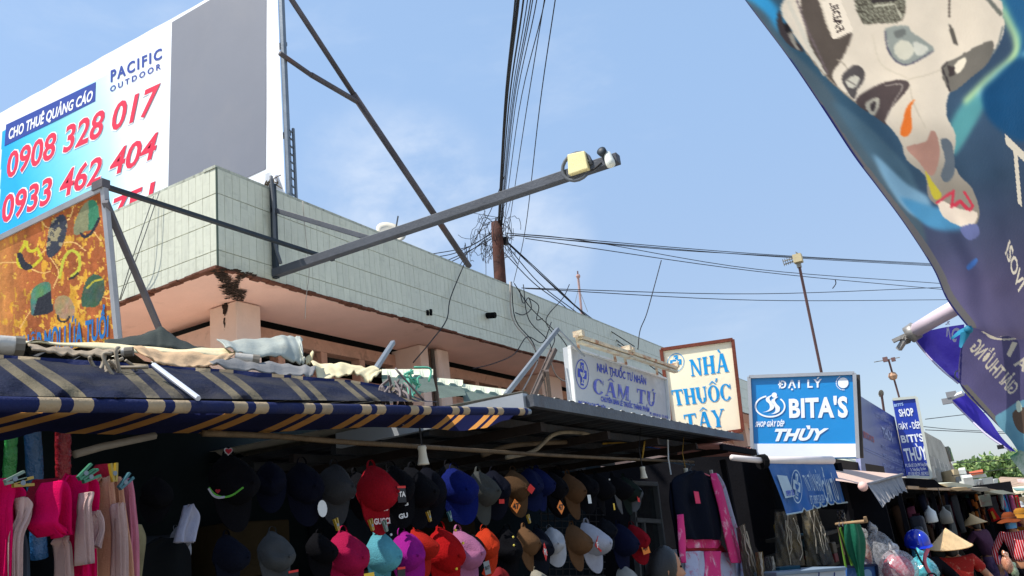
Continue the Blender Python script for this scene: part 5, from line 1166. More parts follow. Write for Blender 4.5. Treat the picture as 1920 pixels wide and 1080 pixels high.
# ---------------------------------------------------------------- goods of the middle stalls
def Hd(x,y,d): return D(x,y,d)
def bagmesh(c,rx,ry,rz,seed,n=18):
    r=random.Random(seed); ph=[r.uniform(0,6) for _ in range(6)]
    def fn(u,v):
        a=2*pi*u;b=pi*v; k=1+.06*math.sin(3*a+ph[0]+2*b)+.05*abs(math.sin(7*a+ph[1]-3*b))+.04*abs(math.sin(9*b+ph[2]+4*a)); top=.75+.25*math.sin(b)
        return Vector(c)+Vector((math.cos(a)*math.sin(b)*rx*k,math.sin(a)*math.sin(b)*ry*k,math.cos(b)*rz*(1+.1*math.sin(4*a+ph[3]))))
    return MB().grid(fn,n*2,n)
film=lambda nm,c,a: M(nm,c,.14,.05,22,.4,12,spec=.9,alpha=a)
def wrapped(lab,quad,d,cin,seed):
    """goods in a clear wrapper: dark printed contents, glossy film with pale creases"""
    t=thing('wrapped_bundle',lab,'packet',D(quad[0][0],quad[0][1],d)); r=random.Random(seed)
    c=[D(x,y,d) for x,y in quad]
    def f(off,am):
        def fn(u,v):
            p=c[0].lerp(c[1],u).lerp(c[3].lerp(c[2],u),v); return p+(CAM-p).normalized()*(off+am*math.sin(pi*u)+.02*math.sin(u*9+v*7+seed)+.01*math.sin(u*23-v*13))
        return fn
    MB().grid(f(0,.05),16,20).build('contents',M('contents_%d'%seed,cin,.8,.35,6,.3,dirt=((120,96,40),.6,5,.5)),t,smooth=True)
    MB().grid(f(.03,.06),20,24).build('clear_wrapper',film('film_clear',(170,170,160),.16),t,smooth=True)
    for k in range(5):
        u=r.uniform(.5,1); P=[f(.06,.06)(min(1,u+r.uniform(-.08,.08)),v) for v in np.linspace(r.uniform(0,.3),r.uniform(.6,1),7)]; MB().tube(P,.004,4).build('crease',M('crease_pale',(180,172,156),.3,.1),t)
wrapped('tall dark wrapped bundle of brown printed goods behind the blue banner',Q(1452,960,1492,958,1510,1060,1455,1062),7.2,(58,50,40),1)
wrapped('second tall wrapped bundle with glinting creases right of the first',Q(1502,958,1532,952,1566,1058,1512,1062),7.3,(54,48,34),2)
wrapped('wrapped roll with bright creases standing left of the banner goods',Q(1380,990,1396,982,1424,1085,1396,1090),6.6,(70,56,50),3)
wrapped('brown and yellow packet low right of the wrapped roll',Q(1416,1036,1430,1034,1436,1090,1420,1090),6.5,(120,92,40),4)
wrapped('squat bundle with a knotted top beside the yellow packet',Q(1434,1044,1450,1042,1458,1090,1430,1090),6.6,(66,52,48),5)
wrapped('small dark purple bag hanging right of the banner hem',Q(1568,958,1590,954,1594,980,1572,982),7.6,(52,40,52),6)
for i in range(14):
    x=1462+7.2*i+rs.random()*6; y=990+rs.random()*66; cc=rs.choice(((96,44,30),(120,96,36),(50,84,96),(110,30,34),(70,60,40)))
    o=MB().box(D(x,y,7.5+rs.random()*.3),(.12,.14+.1*rs.random(),.06+.08*rs.random())).build('packet',M('packet_%d'%cc[0],cc,.6,.3,9,.2),None,bevel=.01)
    nth=('first','second','third','fourth','fifth','sixth','seventh','eighth','ninth','tenth','eleventh','twelfth','thirteenth','fourteenth')
    tag(o,'dim %s packet on the %s shelf, %s from the left'%({96:'rust brown',120:'mustard',50:'teal',110:'dark red',70:'olive'}[cc[0]],('upper' if y<1012 else 'middle' if y<1034 else 'lower'),nth[i]),'packet','packets on the dark shelf')
for k,y in enumerate((1000,1030,1060)):
    pass
rack=thing('wall_rack','dark shelf rack behind the wrapped bundles','shelf',D(1510,1040,7.9))
for y in (1003,1032,1064): MB().box(D(1512,y,7.9),(.5,1.2,.03)).build('shelf',M('shelf_dark',(50,44,36),.8,.2),rack)
MB().prism([D(*p,8.1) for p in Q(1452,955,1600,955,1610,1090,1452,1090)],(-.05,.02,0)).build('backboard',M('backboard_dark',(34,34,36),.9,.2),rack)
cool=thing('white_cooler','white lidded box with dark pen strokes at the bottom edge','box',D(1520,1075,6.6))
MB().prism([D(*p,6.3) for p in Q(1456,1078,1586,1068,1590,1110,1456,1110)],(-.3,.3,0)).build('box_body',M('cooler_white',(176,186,196),.5,.08),cool,bevel=.01)
MB().prism([D(*p,6.28) for p in Q(1455,1073,1586,1062,1588,1069,1456,1080)],(-.3,.3,0)).build('lid',M('cooler_lid',(130,148,166),.4,.1),cool,bevel=.006)
MB().prism([D(*p,6.5) for p in Q(1462,1064,1500,1060,1502,1068,1462,1073)],(-.1,.1,0)).build('tray',M('tray_teal',(40,80,96),.4),cool)
for x in (1535,1564): MB().prism([D(*p,6.26) for p in Q(x,1073,x+2,1073,x+1,1090,x-1,1090)],(-.002,0,0)).build('pen_stroke',M('pen',(30,40,100)),cool)
bt=thing('blue_box','blue and white printed box with a round pattern right of the green umbrella','box',D(1636,1070,7.0))
MB().prism([D(*p,7.0) for p in Q(1588,1064,1643,1060,1646,1100,1588,1100)],(-.3,.3,0)).build('box_body',M('box_blue',(60,104,170),.4,.2,9,dirt=((150,180,206),.8,8,.55)),bt)
MB().poly([D(1626+9*math.cos(2*pi*k/20),1078+11*math.sin(2*pi*k/20),6.98) for k in range(20)]).build('round_print',M('print_lightblue',(130,170,210),.4),bt)
for a,b in (((1588,1063),(1643,1059)),((1643,1059),(1647,1095))): MB().beam(D(*a,6.97),D(*b,6.97),.02).build('box_edge',M('edge_navy',(30,40,70)),bt)
# green folded umbrella on a horizontal peg
um=thing('folded_umbrella','folded dark green umbrella hanging from a pale peg rail','umbrella',D(1600,980,7.0))
gm=M('umbrella_green',(18,92,70),.7,.2,6,.3,30)
def ufn(u,v):
    a=2*pi*u; c=D(1596+20*v,982+105*v,6.9); r=(.075+.05*math.sin(pi*min(1,v*1.3)))*(1-.55*v)*(1+.22*math.sin(5*a+v*3)); return c+Vector((math.cos(a)*r*.7,math.sin(a)*r,0))
MB().grid(ufn,40,16).build('canopy_cloth',gm,um,smooth=True)
MB().tube([D(1598,976,6.9),D(1618,1094,6.9)],.008,6).build('shaft',gm,um)
gr_=M('umbrella_lime',(96,140,50),.6,.15)
for k,(a,b) in enumerate((((1575,990),(1598,1060)),((1573,992),(1586,1064)),((1571,988),(1584,1040)))): 
    o=MB().tube([D(*a,6.95),D(*b,6.9)],(.012,.009,.006)[k],6).build('cane',gr_ if k<2 else bamboo,None); tag(o,('thick lime-green cane hanging left of the umbrella','thin lime-green cane beside the thick one','brown thin cane leftmost on the peg rail')[k],'cane')
rl=thing('peg_rail','pale wooden rail with an upturned end holding the green umbrella','rail',D(1600,978,7.0))
MB().tube([D(1568,983,7.1),D(1625,977,6.7)],.014,7).tube([D(1624,978,6.7),D(1622,969,6.7)],.014,7).build('rail_bar',M('rail_wood',(160,132,100),.7,.2,9),rl,smooth=True)
for k in range(6): MB().tube(spline([D(1574+7*k,980,6.95),D(1573+7*k,985,6.9),D(1576+7*k,988,6.9)],3),.004,4).build('hook',M('galvanised',(1,1,1)),rl)
def plastic_bag(lab,x,y,d,rx,rz,col,a,cin,seed,extra=None):
    t=thing('plastic_bag',lab,'plastic bag',D(x,y,d)); c=D(x,y,d)
    if cin: bagmesh(c,rx*.8,rx*.8,rz*.8,seed+50,14).build('contents',M('bagged_%d_%d'%(cin[0],seed),cin,.8,.3,6,.4,dirt=((214,200,200),.8,8,.55)),t,smooth=True)
    bagmesh(c,rx,rx,rz,seed).build('bag_film',film('bag_film_%d'%seed,col,a),t,smooth=True)
    MB().tube(spline([c+Vector((0,0,rz*.9)),c+Vector((.03,.02,rz*1.15)),c+Vector((-.02,0,rz*1.3))],4),[.05,.03,.03,.02,.02,.03,.03,.04,.05],8).build('knot',film('bag_knot_%d'%seed,col,min(1,a+.3)),t,smooth=True)
    return t
plastic_bag('large cloudy clear plastic bag behind the printed pink one',1646,1040,7.4,.15,.19,(170,172,178),.45,None,1)
plastic_bag('clear plastic bag full of red and white printed cartons at the bottom edge',1684,1070,6.9,.145,.155,(200,200,206),.35,(176,56,76),2)
plastic_bag('narrow clear bag with orange and red goods right of the umbrella',1624,1036,7.1,.045,.14,(180,176,170),.4,(150,60,34),3)
# ---------------------------------------------------------------- people
def skin(name,verts,edges,rad,mat,parent,sub=2,root=0,shape=None):
    me=bpy.data.meshes.new(name); me.from_pydata(verts,edges,[]); o=bpy.data.objects.new(name,me); COL.objects.link(o)
    s=o.modifiers.new('s','SKIN'); s.use_smooth_shade=True; s.use_x_symmetry=False; u=o.modifiers.new('u','SUBSURF'); u.levels=sub; u.render_levels=sub
    for i,v in enumerate(me.skin_vertices[0].data):
        r=rad[i]; v.radius=(r,r) if not isinstance(r,tuple) else r; v.use_root=(i==root)
    dg=bpy.context.evaluated_depsgraph_get(); m2=bpy.data.meshes.new_from_object(o.evaluated_get(dg)); bpy.data.objects.remove(o)
    o=bpy.data.objects.new(name,m2); COL.objects.link(o); m2.materials.clear(); m2.materials.append(mat); m2.polygons.foreach_set('use_smooth',[True]*len(m2.polygons)); o.parent=parent
    return o
skinM=M('skin_tan',(176,122,90),.55,.06,6,spec=.35); hairM=M('hair_black',(20,17,16),.4,.2,40,.3,120,spec=.5)
def headmesh(mb,c,yaw,pitch,s=1):
    R_=Matrix.Rotation(yaw,3,'Z')@Matrix.Rotation(pitch,3,'X')
    def fn(u,v):
        a=2*pi*u;b=pi*v; x=math.sin(a)*math.sin(b)*.074; y=math.cos(a)*math.sin(b)*.092; z=math.cos(b)*.112
        if z<-.02: k=1-.35*((-.02-z)/.09)**1.2; x*=k; y=y*k+.012
        f=max(0,math.cos(a))*math.sin(b)
        y+=.022*math.exp(-(x/.012)**2-((z+.018)/.02)**2)*(f>0); y-=.008*math.exp(-((abs(x)-.03)/.016)**2-((z-.012)/.012)**2)*(f>0); y+=.007*math.exp(-(x/.025)**2-((z+.058)/.008)**2)*(f>0)
        return c+R_@Vector((x,y,z))*s
    mb.grid(fn,40,26)
    for sx in (-1,1): mb.ball(c+R_@Vector((sx*.074,-.008,-.012))*s,.026*s,8,(.35,.7,1.1),R_)
    return R_
def person(lab,pos,yaw,h=1.52,torso=(150,40,40),pants=(40,40,48),arms=((.1,.05),(.1,.05)),lean=0,sleeve='long',head=(0,0),hat=None,hatcol=None,mask=None,hair=True,shirtmat=None,legs='stand',group=None,body_drop=0,skirt=None,neck=0,shw=.165):
    t=thing('person',lab,'person',pos,group); t.rotation_euler=(0,0,yaw); k=h/1.52
    base=Vector((0,0,-body_drop))
    J=lambda x,y,z: (base+Vector((x*k,(y+lean*max(0,z-.8))*k,z*k)))
    V=[];E=[];Rr=[]
    def add(p,r,par=None):
        V.append(p);Rr.append(r*k)
        if par is not None:E.append((par,len(V)-1))
        return len(V)-1
    pel=add(J(0,0,.82),.105); sp=add(J(0,-.01,.98),.086,pel); ch=add(J(0,0,1.13),.095,sp); nk=add(J(0,0,1.25),.05,ch); hd=add(J(0,.01,1.32),.047,nk)
    hands=[]
    armpts=[]
    for s,(fx,up) in zip((-1,1),arms):
        sh=add(J(s*shw,0,1.205),.042,ch)
        if isinstance(fx,tuple): el=Vector(fx); wr=Vector(up); el=J(*el); wr=J(*wr)
        else: el=J(s*(shw+.05+fx*.4),.0+up*.3,.98); wr=J(s*(shw+.04+fx*.3),.06+up,.78)
        e=add(el,.033,sh); w_=add(wr,.028,e); dr=(wr-el).normalized(); palm=add(wr+dr*.045*k,.032,w_)
        side=dr.cross(Vector((0,1,0))); side=side.normalized() if side.length>.1 else Vector((1,0,0))
        for q in range(4):
            o_=(q-1.5)*.017*k; L=(.055,.07,.075,.062)[q]*k; f1=add(wr+dr*.075*k+side*o_,.009,palm); f2=add(wr+dr*(.075*k+L*.55)+side*o_*1.15,.008,f1); add(wr+dr*(.075*k+L*.9)+side*o_*1.1+Vector((0,.018*k,0)),.007,f2)
        th=add(wr+dr*.03*k-side*.035*k+Vector((0,.015,0)),.011,palm); add(wr+dr*.065*k-side*.05*k+Vector((0,.025,0)),.009,th)
        armpts.append((J(s*shw,0,1.215),el,wr))
    for s in (-1,1):
        st=.0 if legs=='stand' else s*.16
        hp_=add(J(s*.085,0,.76),.092,pel); kn=add(J(s*.09,st*.5+.02,.44),.06,hp_); an=add(J(s*.09,st,.08),.04,kn); add(J(s*.1,st+.14,.03),.034,an)
    body=skin('body',V,E,Rr,skinM,t,1)
    mb=MB(); hc=J(0,.03+neck,1.395)+Vector((0,0,0)); R_=headmesh(mb,hc,head[0],head[1],k*1.0)
    # join head into the one body mesh
    bm=bmesh.new(); bm.from_mesh(body.data); vv=[bm.verts.new(v) for v in mb.v]
    for f in mb.f:
        try: bm.faces.new([vv[i] for i in f])
        except ValueError: pass
    for f in bm.faces: f.smooth=True
    bm.to_mesh(body.data); bm.free()
    def child(mb,nm,mt,smooth=True):
        o=MB.build(mb,nm,mt,None,smooth); o.parent=t; return o
    if not mask or True:
        for sx in (-1,1): child(MB().ball(hc+R_@Vector((sx*.03,.081,.012))*k,.011*k,8,(1.3,.5,.6),R_),'eye',M('eye_dark',(26,20,18),.2))
        child(MB().ball(hc+R_@Vector((0,.086,-.058))*k,.02*k,8,(1.2,.35,.25),R_),'mouth',M('lips',(140,74,66),.5))
    if hair:
        def hf(u,v):
            a=2*pi*u;b=pi*v*(.66+.12*max(0,-math.cos(a))); bk=max(0,-math.cos(a)); z=math.cos(b)*.124; ex=1.10
            zz=z-(.05*bk*v*1.6); return hc+R_@Vector((math.sin(a)*math.sin(b)*.074*1.12,math.cos(a)*math.sin(b)*.092*(1.13 if math.cos(a)<0.2 else 1.02-.28*v*(math.cos(a))) -.004,zz))*k
        child(MB().grid(hf,30,14),'hair',hairM)
    sm=shirtmat or fabricmat(torso); pm=fabricmat(pants)
    # shirt
    V2=[J(0,0,.80),J(0,-.01,.98),J(0,0,1.14),J(0,.0,1.235)]; E2=[(0,1),(1,2),(2,3)]; R2=[.150*k,.124*k,.128*k,.066*k]
    for (a,b,c) in armpts:
        i=len(V2); V2+= [a,a.lerp(b,.5 if sleeve=='short' else 1)]; E2+=[(2,i),(i,i+1)]; R2+=[.064*k,.058*k if sleeve=='short' else .047*k]
        if sleeve=='long': V2.append(b.lerp(c,.95)); E2.append((i+1,i+2)); R2.append(.037*k)
    skin('shirt',V2,E2,R2,sm,t,2)
    if skirt: 
        def sf(u,v): a=2*pi*u; r=(.15+.06*v)*(1+.06*math.sin(7*a)*v); return J(math.cos(a)*r,math.sin(a)*r*.8,.86-.68*v)
        child(MB().grid(sf,42,8),'skirt',skirt)
    else:
        V3=[J(0,0,.84)];E3=[];R3=[.14*k]
        for s in (-1,1):
            st=.0 if legs=='stand' else s*.16; i=len(V3); V3+=[J(s*.085,0,.74),J(s*.09,st*.5+.02,.44),J(s*.09,st,.1)]; E3+=[(0,i),(i,i+1),(i+1,i+2)]; R3+=[.108*k,.08*k,.062*k]
        skin('trousers',V3,E3,R3,pm,t,2)
    for s in (-1,1): st=.0 if legs=='stand' else s*.16; child(MB().box(J(s*.1,st+.06,.02),(.09*k,.25*k,.05)),'sandal',M('sandal',(60,44,36),.7),False)
    if mask: child(MB().grid(lambda u,v:hc+R_@Vector((math.sin((u-.5)*2.6)*.080,math.cos((u-.5)*2.6)*.098+.016*math.exp(-((u-.5)/.12)**2)*(1-v),-.008-.085*v))*k,14,6),'face_mask',M('mask_%d'%mask[0],mask,.8,.05,20,.3,60))
    top=hc+R_@Vector((0,0,.10*k))
    if hat=='cone':
        hm=M('palm_leaf_hat',(236,198,146),.7,.07,14,.3,40); n=64; hc2=R_
        c0=hc+R_@Vector((0,-.02,-.045))*k; rr=.205*k; hh=.185*k
        def cf(u,v): a=2*pi*u; r=rr*v; return c0+R_@Vector((math.cos(a)*r,math.sin(a)*r,hh*(1-v)+.0004*math.sin(v*60)-.006*math.sin(v*pi)))
        o=child(MB().grid(cf,n,40),'hat',hm); q=o.modifiers.new('t','SOLIDIFY'); q.thickness=.004
        child(MB().tube([c0+R_@Vector((math.cos(a)*rr,math.sin(a)*rr,0)) for a in np.linspace(0,2*pi,40)],.004,5),'hat_rim',M('hat_rim',(190,146,96),.7))
    if hat in('bucket','sun'):
        hm=fabricmat(hatcol)
        def bf(u,v):
            a=2*pi*u; P=((.0,.135),(.05,.132),(.085,.10),(.098,.04),(.104,.028),(.15,.005),(.175,-.01)); q=v*6; i=min(5,int(q)); r=P[i][0]+(P[i+1][0]-P[i][0])*(q-i); z=P[i][1]+(P[i+1][1]-P[i][1])*(q-i)
            return hc+R_@Vector((math.cos(a)*r,math.sin(a)*r*1.1,z+.01+(.006*math.sin(5*a) if v>.7 else 0)))*k
        o=child(MB().grid(bf,36,18),'hat',hm); q=o.modifiers.new('t','SOLIDIFY'); q.thickness=.006
        child(MB().lathe([(.102*k,0),(.106*k,.01),(.104*k,.028)],hc+R_@Vector((0,0,.045*k)),R_@Vector((0,0,1)),24),'hat_band',M('band_%d'%hatcol[1],tuple(int(c*.6) for c in hatcol),.8))
    if hat=='helmet':
        hm=M('helmet_%d'%hatcol[2],hatcol,.15,.03,spec=.7)
        def mf(u,v): a=2*pi*u;b=pi*v*.56; return hc+R_@Vector((math.sin(a)*math.sin(b)*.118,math.cos(a)*math.sin(b)*.135-.005,math.cos(b)*.135+.012))*k
        o=child(MB().grid(mf,32,12),'helmet',hm); q=o.modifiers.new('t','SOLIDIFY'); q.thickness=.012
        child(MB().grid(lambda u,v:hc+R_@Vector((math.sin((u-.5)*2.2)*(.118+.0*v),math.cos((u-.5)*2.2)*(.125)+.045*v,.018-.012*v))*k,14,3),'visor',hm)
        for z in (): child(MB().tube([hc+R_@Vector((math.sin(a)*.121*math.sqrt(1-(z/.15)**2),math.cos(a)*.137*math.sqrt(1-(z/.15)**2),z+.012))*k for a in np.linspace(-2.4,2.4,18)],.004,4),'helmet_stripe',M('stripe_white',(214,218,228),.3))
        child(MB().tube([hc+R_@Vector((sx,0.01,z))*k for sx,z in ((-.085,0),(-.05,-.1),(0,-.125),(.05,-.1),(.085,0))],.006,5),'chin_strap',ck)
    return t
def ground(x,y,d,hz,drop=0): p=D(x,y,d); return Vector((p.x,p.y,0)), p.z
# conical-hat woman, seen from behind
p,z=ground(1783,1030,8.7,0)
redp=M('blouse_red_print',(160,34,26),.85,.12,9,.3,60,dirt=((214,150,120),.95,22,.56))
P1=person('woman seen from behind in a conical palm-leaf hat and red patterned short-sleeved blouse',p,.1,1.60,shirtmat=redp,sleeve='short',hat='cone',pants=(44,36,40),arms=((.25,.10),(.25,.10)),head=(0,.12),body_drop=.0,shw=.165)
p,z=ground(1843,980,13.6,0)
pur=M('purple_knit',(86,52,74),.95,.1,12,.5,80); lil=M('lilac_print',(110,84,118),.85,.1,5,.2,30,dirt=((46,42,70),.95,5,.5))
P2=person('woman in a conical hat and dark purple top turning left with her arm held forward',p,1.1,1.56,shirtmat=pur,hat='cone',skirt=lil,arms=(((-.19,.22,1.02),(-.10,.36,1.00)),((.28,.05,.98),(.22,.2,.86))),lean=.25,head=(.1,-.12),legs='walk')
p,z=ground(1897,985,12.6,0)
strp=bpy.data.materials.get('x') or M('blouse_red',(196,26,36),.8,.08,8,.2,40,pin=((226,206,206),.032))
P3_=person('woman in a rust-brown hat and blue mask wearing a red blouse with white pinstripes',p,2.95,1.54,shirtmat=strp,hat='bucket',hatcol=(150,74,40),mask=(96,150,190),pants=(30,28,34),arms=((.3,.02),(.3,.02)),head=(0,0),legs='walk',lean=.05)
p,z=ground(1922,985,13.4,0)
person('person cut by the right picture edge in an orange-brown hat and coat',p,2.6,1.55,torso=(196,120,40),hat='sun',hatcol=(206,140,50),arms=((.2,.05),(.2,.05)))
p,z=ground(1722,1010,8.6,0)
P4=person('motorbike rider in a shiny blue helmet and blue face mask leaning to the right',Vector((p.x,p.y,0)),-2.4,1.62,torso=(30,26,32),hat='helmet',hatcol=(20,44,170),mask=(70,150,196),arms=((.3,.2),(.3,.2)),head=(-.35,-.25),lean=-.1,pants=(30,30,40))
p,z=ground(1772,1000,10.6,0)
person('stall keeper in a blue mask in the shade between helmet and conical hat',Vector((D(1768,1010,11).x,D(1768,1010,11).y,0)),-2.6,1.50,torso=(40,36,30),hair=True,mask=(84,150,170),arms=((.1,.05),(.1,.05)))
p=D(1237,1066,4.7)
P5=person('black-haired man in a pale blue collar, his head just above the bottom edge',Vector((p.x,p.y,0)),-.75,1.60,torso=(120,140,166),arms=((.1,.1),(.1,.1)),head=(-.15,-.1),body_drop=1.475-p.z)
for i,(x,y,d,hc_,lab) in enumerate(((1905,962,17,(206,90,140),'distant shopper in a magenta cap behind the orange hat'),(1884,968,19,(196,190,60),'distant shopper in a yellow-green hat left of the red striped woman'),(1912,951,20,(226,226,226),'distant shopper in a white cap at the far right'))):
    p=D(x,y,d); person(lab,Vector((p.x,p.y,0)),2.8+.3*i,1.5,torso=((120,40,90),(60,80,60),(90,90,110))[i],hat='bucket',hatcol=hc_,arms=((.1,.05),(.1,.05)))
# bags carried and the teal bundle on the motorbike
t=plastic_bag('taut translucent teal plastic bag with a pink strap on the motorbike',1732,1072,7.8,.125,.135,(84,178,190),.72,(60,130,140),9)
MB().tube(spline([D(1740,1030,7.4),D(1734,1045,7.36),D(1736,1062,7.34),D(1748,1082,7.34)],5),.016,6).build('strap',M('strap_pink',(196,96,110),.6),t)
MB().tube(spline([D(1716,1030,7.5),D(1726,1050,7.36),D(1738,1068,7.34)],5),.009,6).build('strap',ck,t)
plastic_bag('orange and white carrier bag held by the woman in pinstripes',1889,1058,11.4,.065,.11,(206,150,120),.8,(206,76,40),11)
plastic_bag('pale green carrier bag beside the orange one',1902,1072,11.6,.05,.08,(150,170,140),.6,(120,130,90),12)
# motorbike, mostly below the frame
mo=thing('motorbike','dark motorbike with a round mirror and luggage at the bottom edge under the teal bag','motorbike',Vector((D(1730,1080,7.9).x,D(1730,1080,7.9).y,0)))
c=mo.location; mk=M('moto_black',(24,24,28),.3,.1)
for s in (-1,1):
    def ring(R0,w0): return [Vector((c.x+.25*s*0,c.y+.62*s+R0*math.cos(a),.29+R0*math.sin(a))) for a in np.linspace(0,2*pi,28)]
    o=MB().tube(ring(.26,0),.045,8,cap=False).build('wheel',mk,mo,smooth=True); MB().tube(ring(.20,0),.012,6,cap=False).build('rim',MATS['galvanised'],o)
loft([[c+Vector((-.13,.5,.75)),c+Vector((-.15,0,.68)),c+Vector((-.13,-.6,.78))],[c+Vector((0,.55,.86)),c+Vector((0,0,.76)),c+Vector((0,-.65,.86))],[c+Vector((.13,.5,.75)),c+Vector((.15,0,.68)),c+Vector((.13,-.6,.78))]],14,8).build('seat',mk,mo,smooth=True)
MB().beam(c+Vector((0,.62,.3)),c+Vector((0,.42,.98)),.05).build('fork',MATS['galvanised'],mo); MB().tube(spline([c+Vector((-.3,.38,1.0)),c+Vector((0,.45,1.02)),c+Vector((.3,.38,1.0))],4),.014,6).build('handlebar',mk,mo)
MB().box(c+Vector((0,0,.45)),(.16,.6,.3)).build('engine_cover',mk,mo,bevel=.05)
MB().tube([D(1747+9*math.cos(a),1082+7*math.sin(a),7.2) for a in np.linspace(0,2*pi,20)],.008,6).build('mirror',mk,mo,smooth=True)
# ---------------------------------------------------------------- far stall row with hanging goods
fs=thing('far_stalls','low dark market stalls along the left of the street beyond the signs','stall',Vector((-1.8,12,0)))
E0=[D(1700,914,9.6),D(1760,917,11.5),D(1853,918,14.5),D(1902,926,17)]
for a,b in zip(E0[:-1],E0[1:]):
    MB().prism([a,b,b+Vector((-2.6,.2,-.06)),a+Vector((-2.6,.2,-.06))],(0,0,.03)).build('roof_sheet',shade,fs)
    MB().prism([Vector((a.x-2.4,a.y,0)),Vector((b.x-2.2,b.y,0)),Vector((b.x-2.2,b.y,b.z-.05)),Vector((a.x-2.4,a.y,a.z-.05))],(-.05,0,0)).build('back_wall',shade,fs)
    MB().beam(a,b,.03,.035).build('front_rail',M('rail_pale',(170,140,110),.7,.3,3),fs)
    MB().beam(Vector((a.x-.1,a.y,0)),a+Vector((-.1,0,0)),.05).build('post',shade,fs)
MB().box((E0[3].x-1.2,E0[3].y+.3,1.0),(2.4,.05,2.0)).build('end_wall',shade,fs)
MB().box((E0[0].x-1.3,E0[0].y-.6,1.14),(2.2,.05,2.28)).build('side_wall',shade,fs)
for lab,pts,mt,d in (('dark curled tarpaulin roof edge under the narrow blue sign',((1696,896),(1752,899),(1762,908),(1775,914),(1700,914)),shade,10.2),('pale roof sheet with a bent edge right of the narrow blue sign',((1762,907),(1790,904),(1822,910),(1826,914),(1780,915)),M('sheet_pale2',(206,206,184),.7,.15,2),12.5),('tan roof board above the far stalls',((1776,916),(1812,913),(1818,918),(1796,921)),M('board_tan',(190,160,120),.8,.2,3),12.0),('weathered grey roof strip toward the end of the stalls',((1812,916),(1850,913),(1858,919),(1840,922)),M('sheet_weather',(150,142,128),.8,.3,3),13.2),('last pale roof strip of the stall row before the shoppers',((1840,920),(1880,919),(1902,925),(1880,927)),M('sheet_pale2',(206,206,184)),14.6)):
    o=MB().prism([D(x,y,d) for x,y in pts],(-.3,.5,.03)).build('roof_strip',mt,None); tag(o,lab,'roof sheet')
names={'teal':(60,120,130),'dark red':(110,24,34),'navy':(34,40,74),'maroon':(92,30,46),'olive':(92,88,50),'grey':(110,110,112),'pink':(190,90,120),'white':(196,196,192),'brown':(110,74,50),'orange':(200,110,50),'red':(190,30,40),'sky-blue':(70,140,180),'green':(50,120,70),'violet':(96,70,130),'yellow':(200,170,60)}
DK=.5
zones=((1704,1740,925,990,11.2,['navy','brown','maroon','grey','olive'],'just beyond the grey pleated valance',9),(1740,1790,925,985,12.2,['brown','grey','navy','dark red','white','maroon'],'in the shade behind the helmet rider',14),(1780,1830,926,975,15.2,['navy','grey','brown','teal','violet'],'above the purple-clad woman',13),(1800,1850,935,975,15.6,['orange','dark red','brown','white'],'around the hanging orange packets',8),(1872,1905,922,965,16.5,['red','white','sky-blue','pink','violet','green'],'on the sunlit rack at the end of the stalls',13),(1660,1720,950,1010,10.2,['dark red','maroon','grey','brown','pink'],'behind the plastic bags',12))
allk={}
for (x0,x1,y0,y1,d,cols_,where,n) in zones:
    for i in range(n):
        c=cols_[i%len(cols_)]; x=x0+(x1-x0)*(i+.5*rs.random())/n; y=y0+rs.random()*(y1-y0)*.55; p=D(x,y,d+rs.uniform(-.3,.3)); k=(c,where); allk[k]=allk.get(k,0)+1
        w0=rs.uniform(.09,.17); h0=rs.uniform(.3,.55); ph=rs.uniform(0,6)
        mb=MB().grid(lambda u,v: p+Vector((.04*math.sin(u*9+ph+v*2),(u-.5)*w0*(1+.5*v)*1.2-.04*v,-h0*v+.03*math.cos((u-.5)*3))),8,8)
        o=mb.build('hanging_garment',fabricmat(names[c],.9 if d>16 else .42),None,smooth=True); q=o.modifiers.new('t','SOLIDIFY'); q.thickness=.02  # garments off the sunlit rack have shade put into their colour
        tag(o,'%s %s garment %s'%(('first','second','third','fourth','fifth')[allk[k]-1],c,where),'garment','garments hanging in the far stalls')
# recognisable goods in the far stalls
for i,(x,y,c,lab) in enumerate(((1740,960,(214,220,222),'white enamel lamp shade hanging in the far stall left of centre'),(1768,962,(120,116,108),'dull grey lamp shade hanging right of the white one'))):
    p=D(x,y-12,10.5); s=thing('hanging_lamp',lab,'lamp shade',p); MB().lathe([(.012,0),(.02,-.03),(.07,-.08),(.075,-.2),(.05,-.21)],p,(0,0,1),16).build('shade',M('shade_%d'%c[0],c,.4,.1),s,smooth=True); MB().tube([p,p+Vector((0,0,.25))],.004,4).build('flex',ck,s)
bk=thing('backpack','dark grey backpack with pale piping hanging in the far stall','backpack',D(1723,992,9.9)); MB().box(D(1723,990,9.9),(.16,.22,.28)).build('bag_body',M('bag_dark',(40,42,50),.7,.2),bk,bevel=.04); MB().box(D(1723,997,9.75),(.1,.17,.12)).build('pocket',M('bag_dark2',(56,60,70),.7,.2),bk,bevel=.03); MB().tube(spline([D(1718,975,9.85),D(1723,970,9.85),D(1728,975,9.85)],4),.008,5).build('handle',ck,bk)
fl=thing('snack_packets','string of orange snack packets hanging diagonally above the purple-clad woman','packets',D(1830,950,14.6))
for k in range(9):
    c=D(1816+rs.random()*30+k*1.5,938+k*4.6+rs.gauss(0,3),14.6); MB().box(c,(.05,.14+.05*rs.random(),.12)).build('packet',fabricmat(((206,116,50),(150,80,40),(196,150,100))[k%3]),fl,bevel=.02)
rp=thing('red_packet','bright red and gold tilted packet beside the conical hat of the purple-clad woman','packet',D(1865,962,14.2))
MB().prism([D(*p,14.2) for p in Q(1856,956,1862,952,1876,973,1864,978)],(-.04,.05,0)).build('wrapper',fabricmat((206,30,30)),rp); MB().prism([D(*p,14.16) for p in Q(1858,960,1861,958,1868,972,1864,974)],(-.005,0,0)).build('gold_print',fabricmat((206,150,60)),rp)
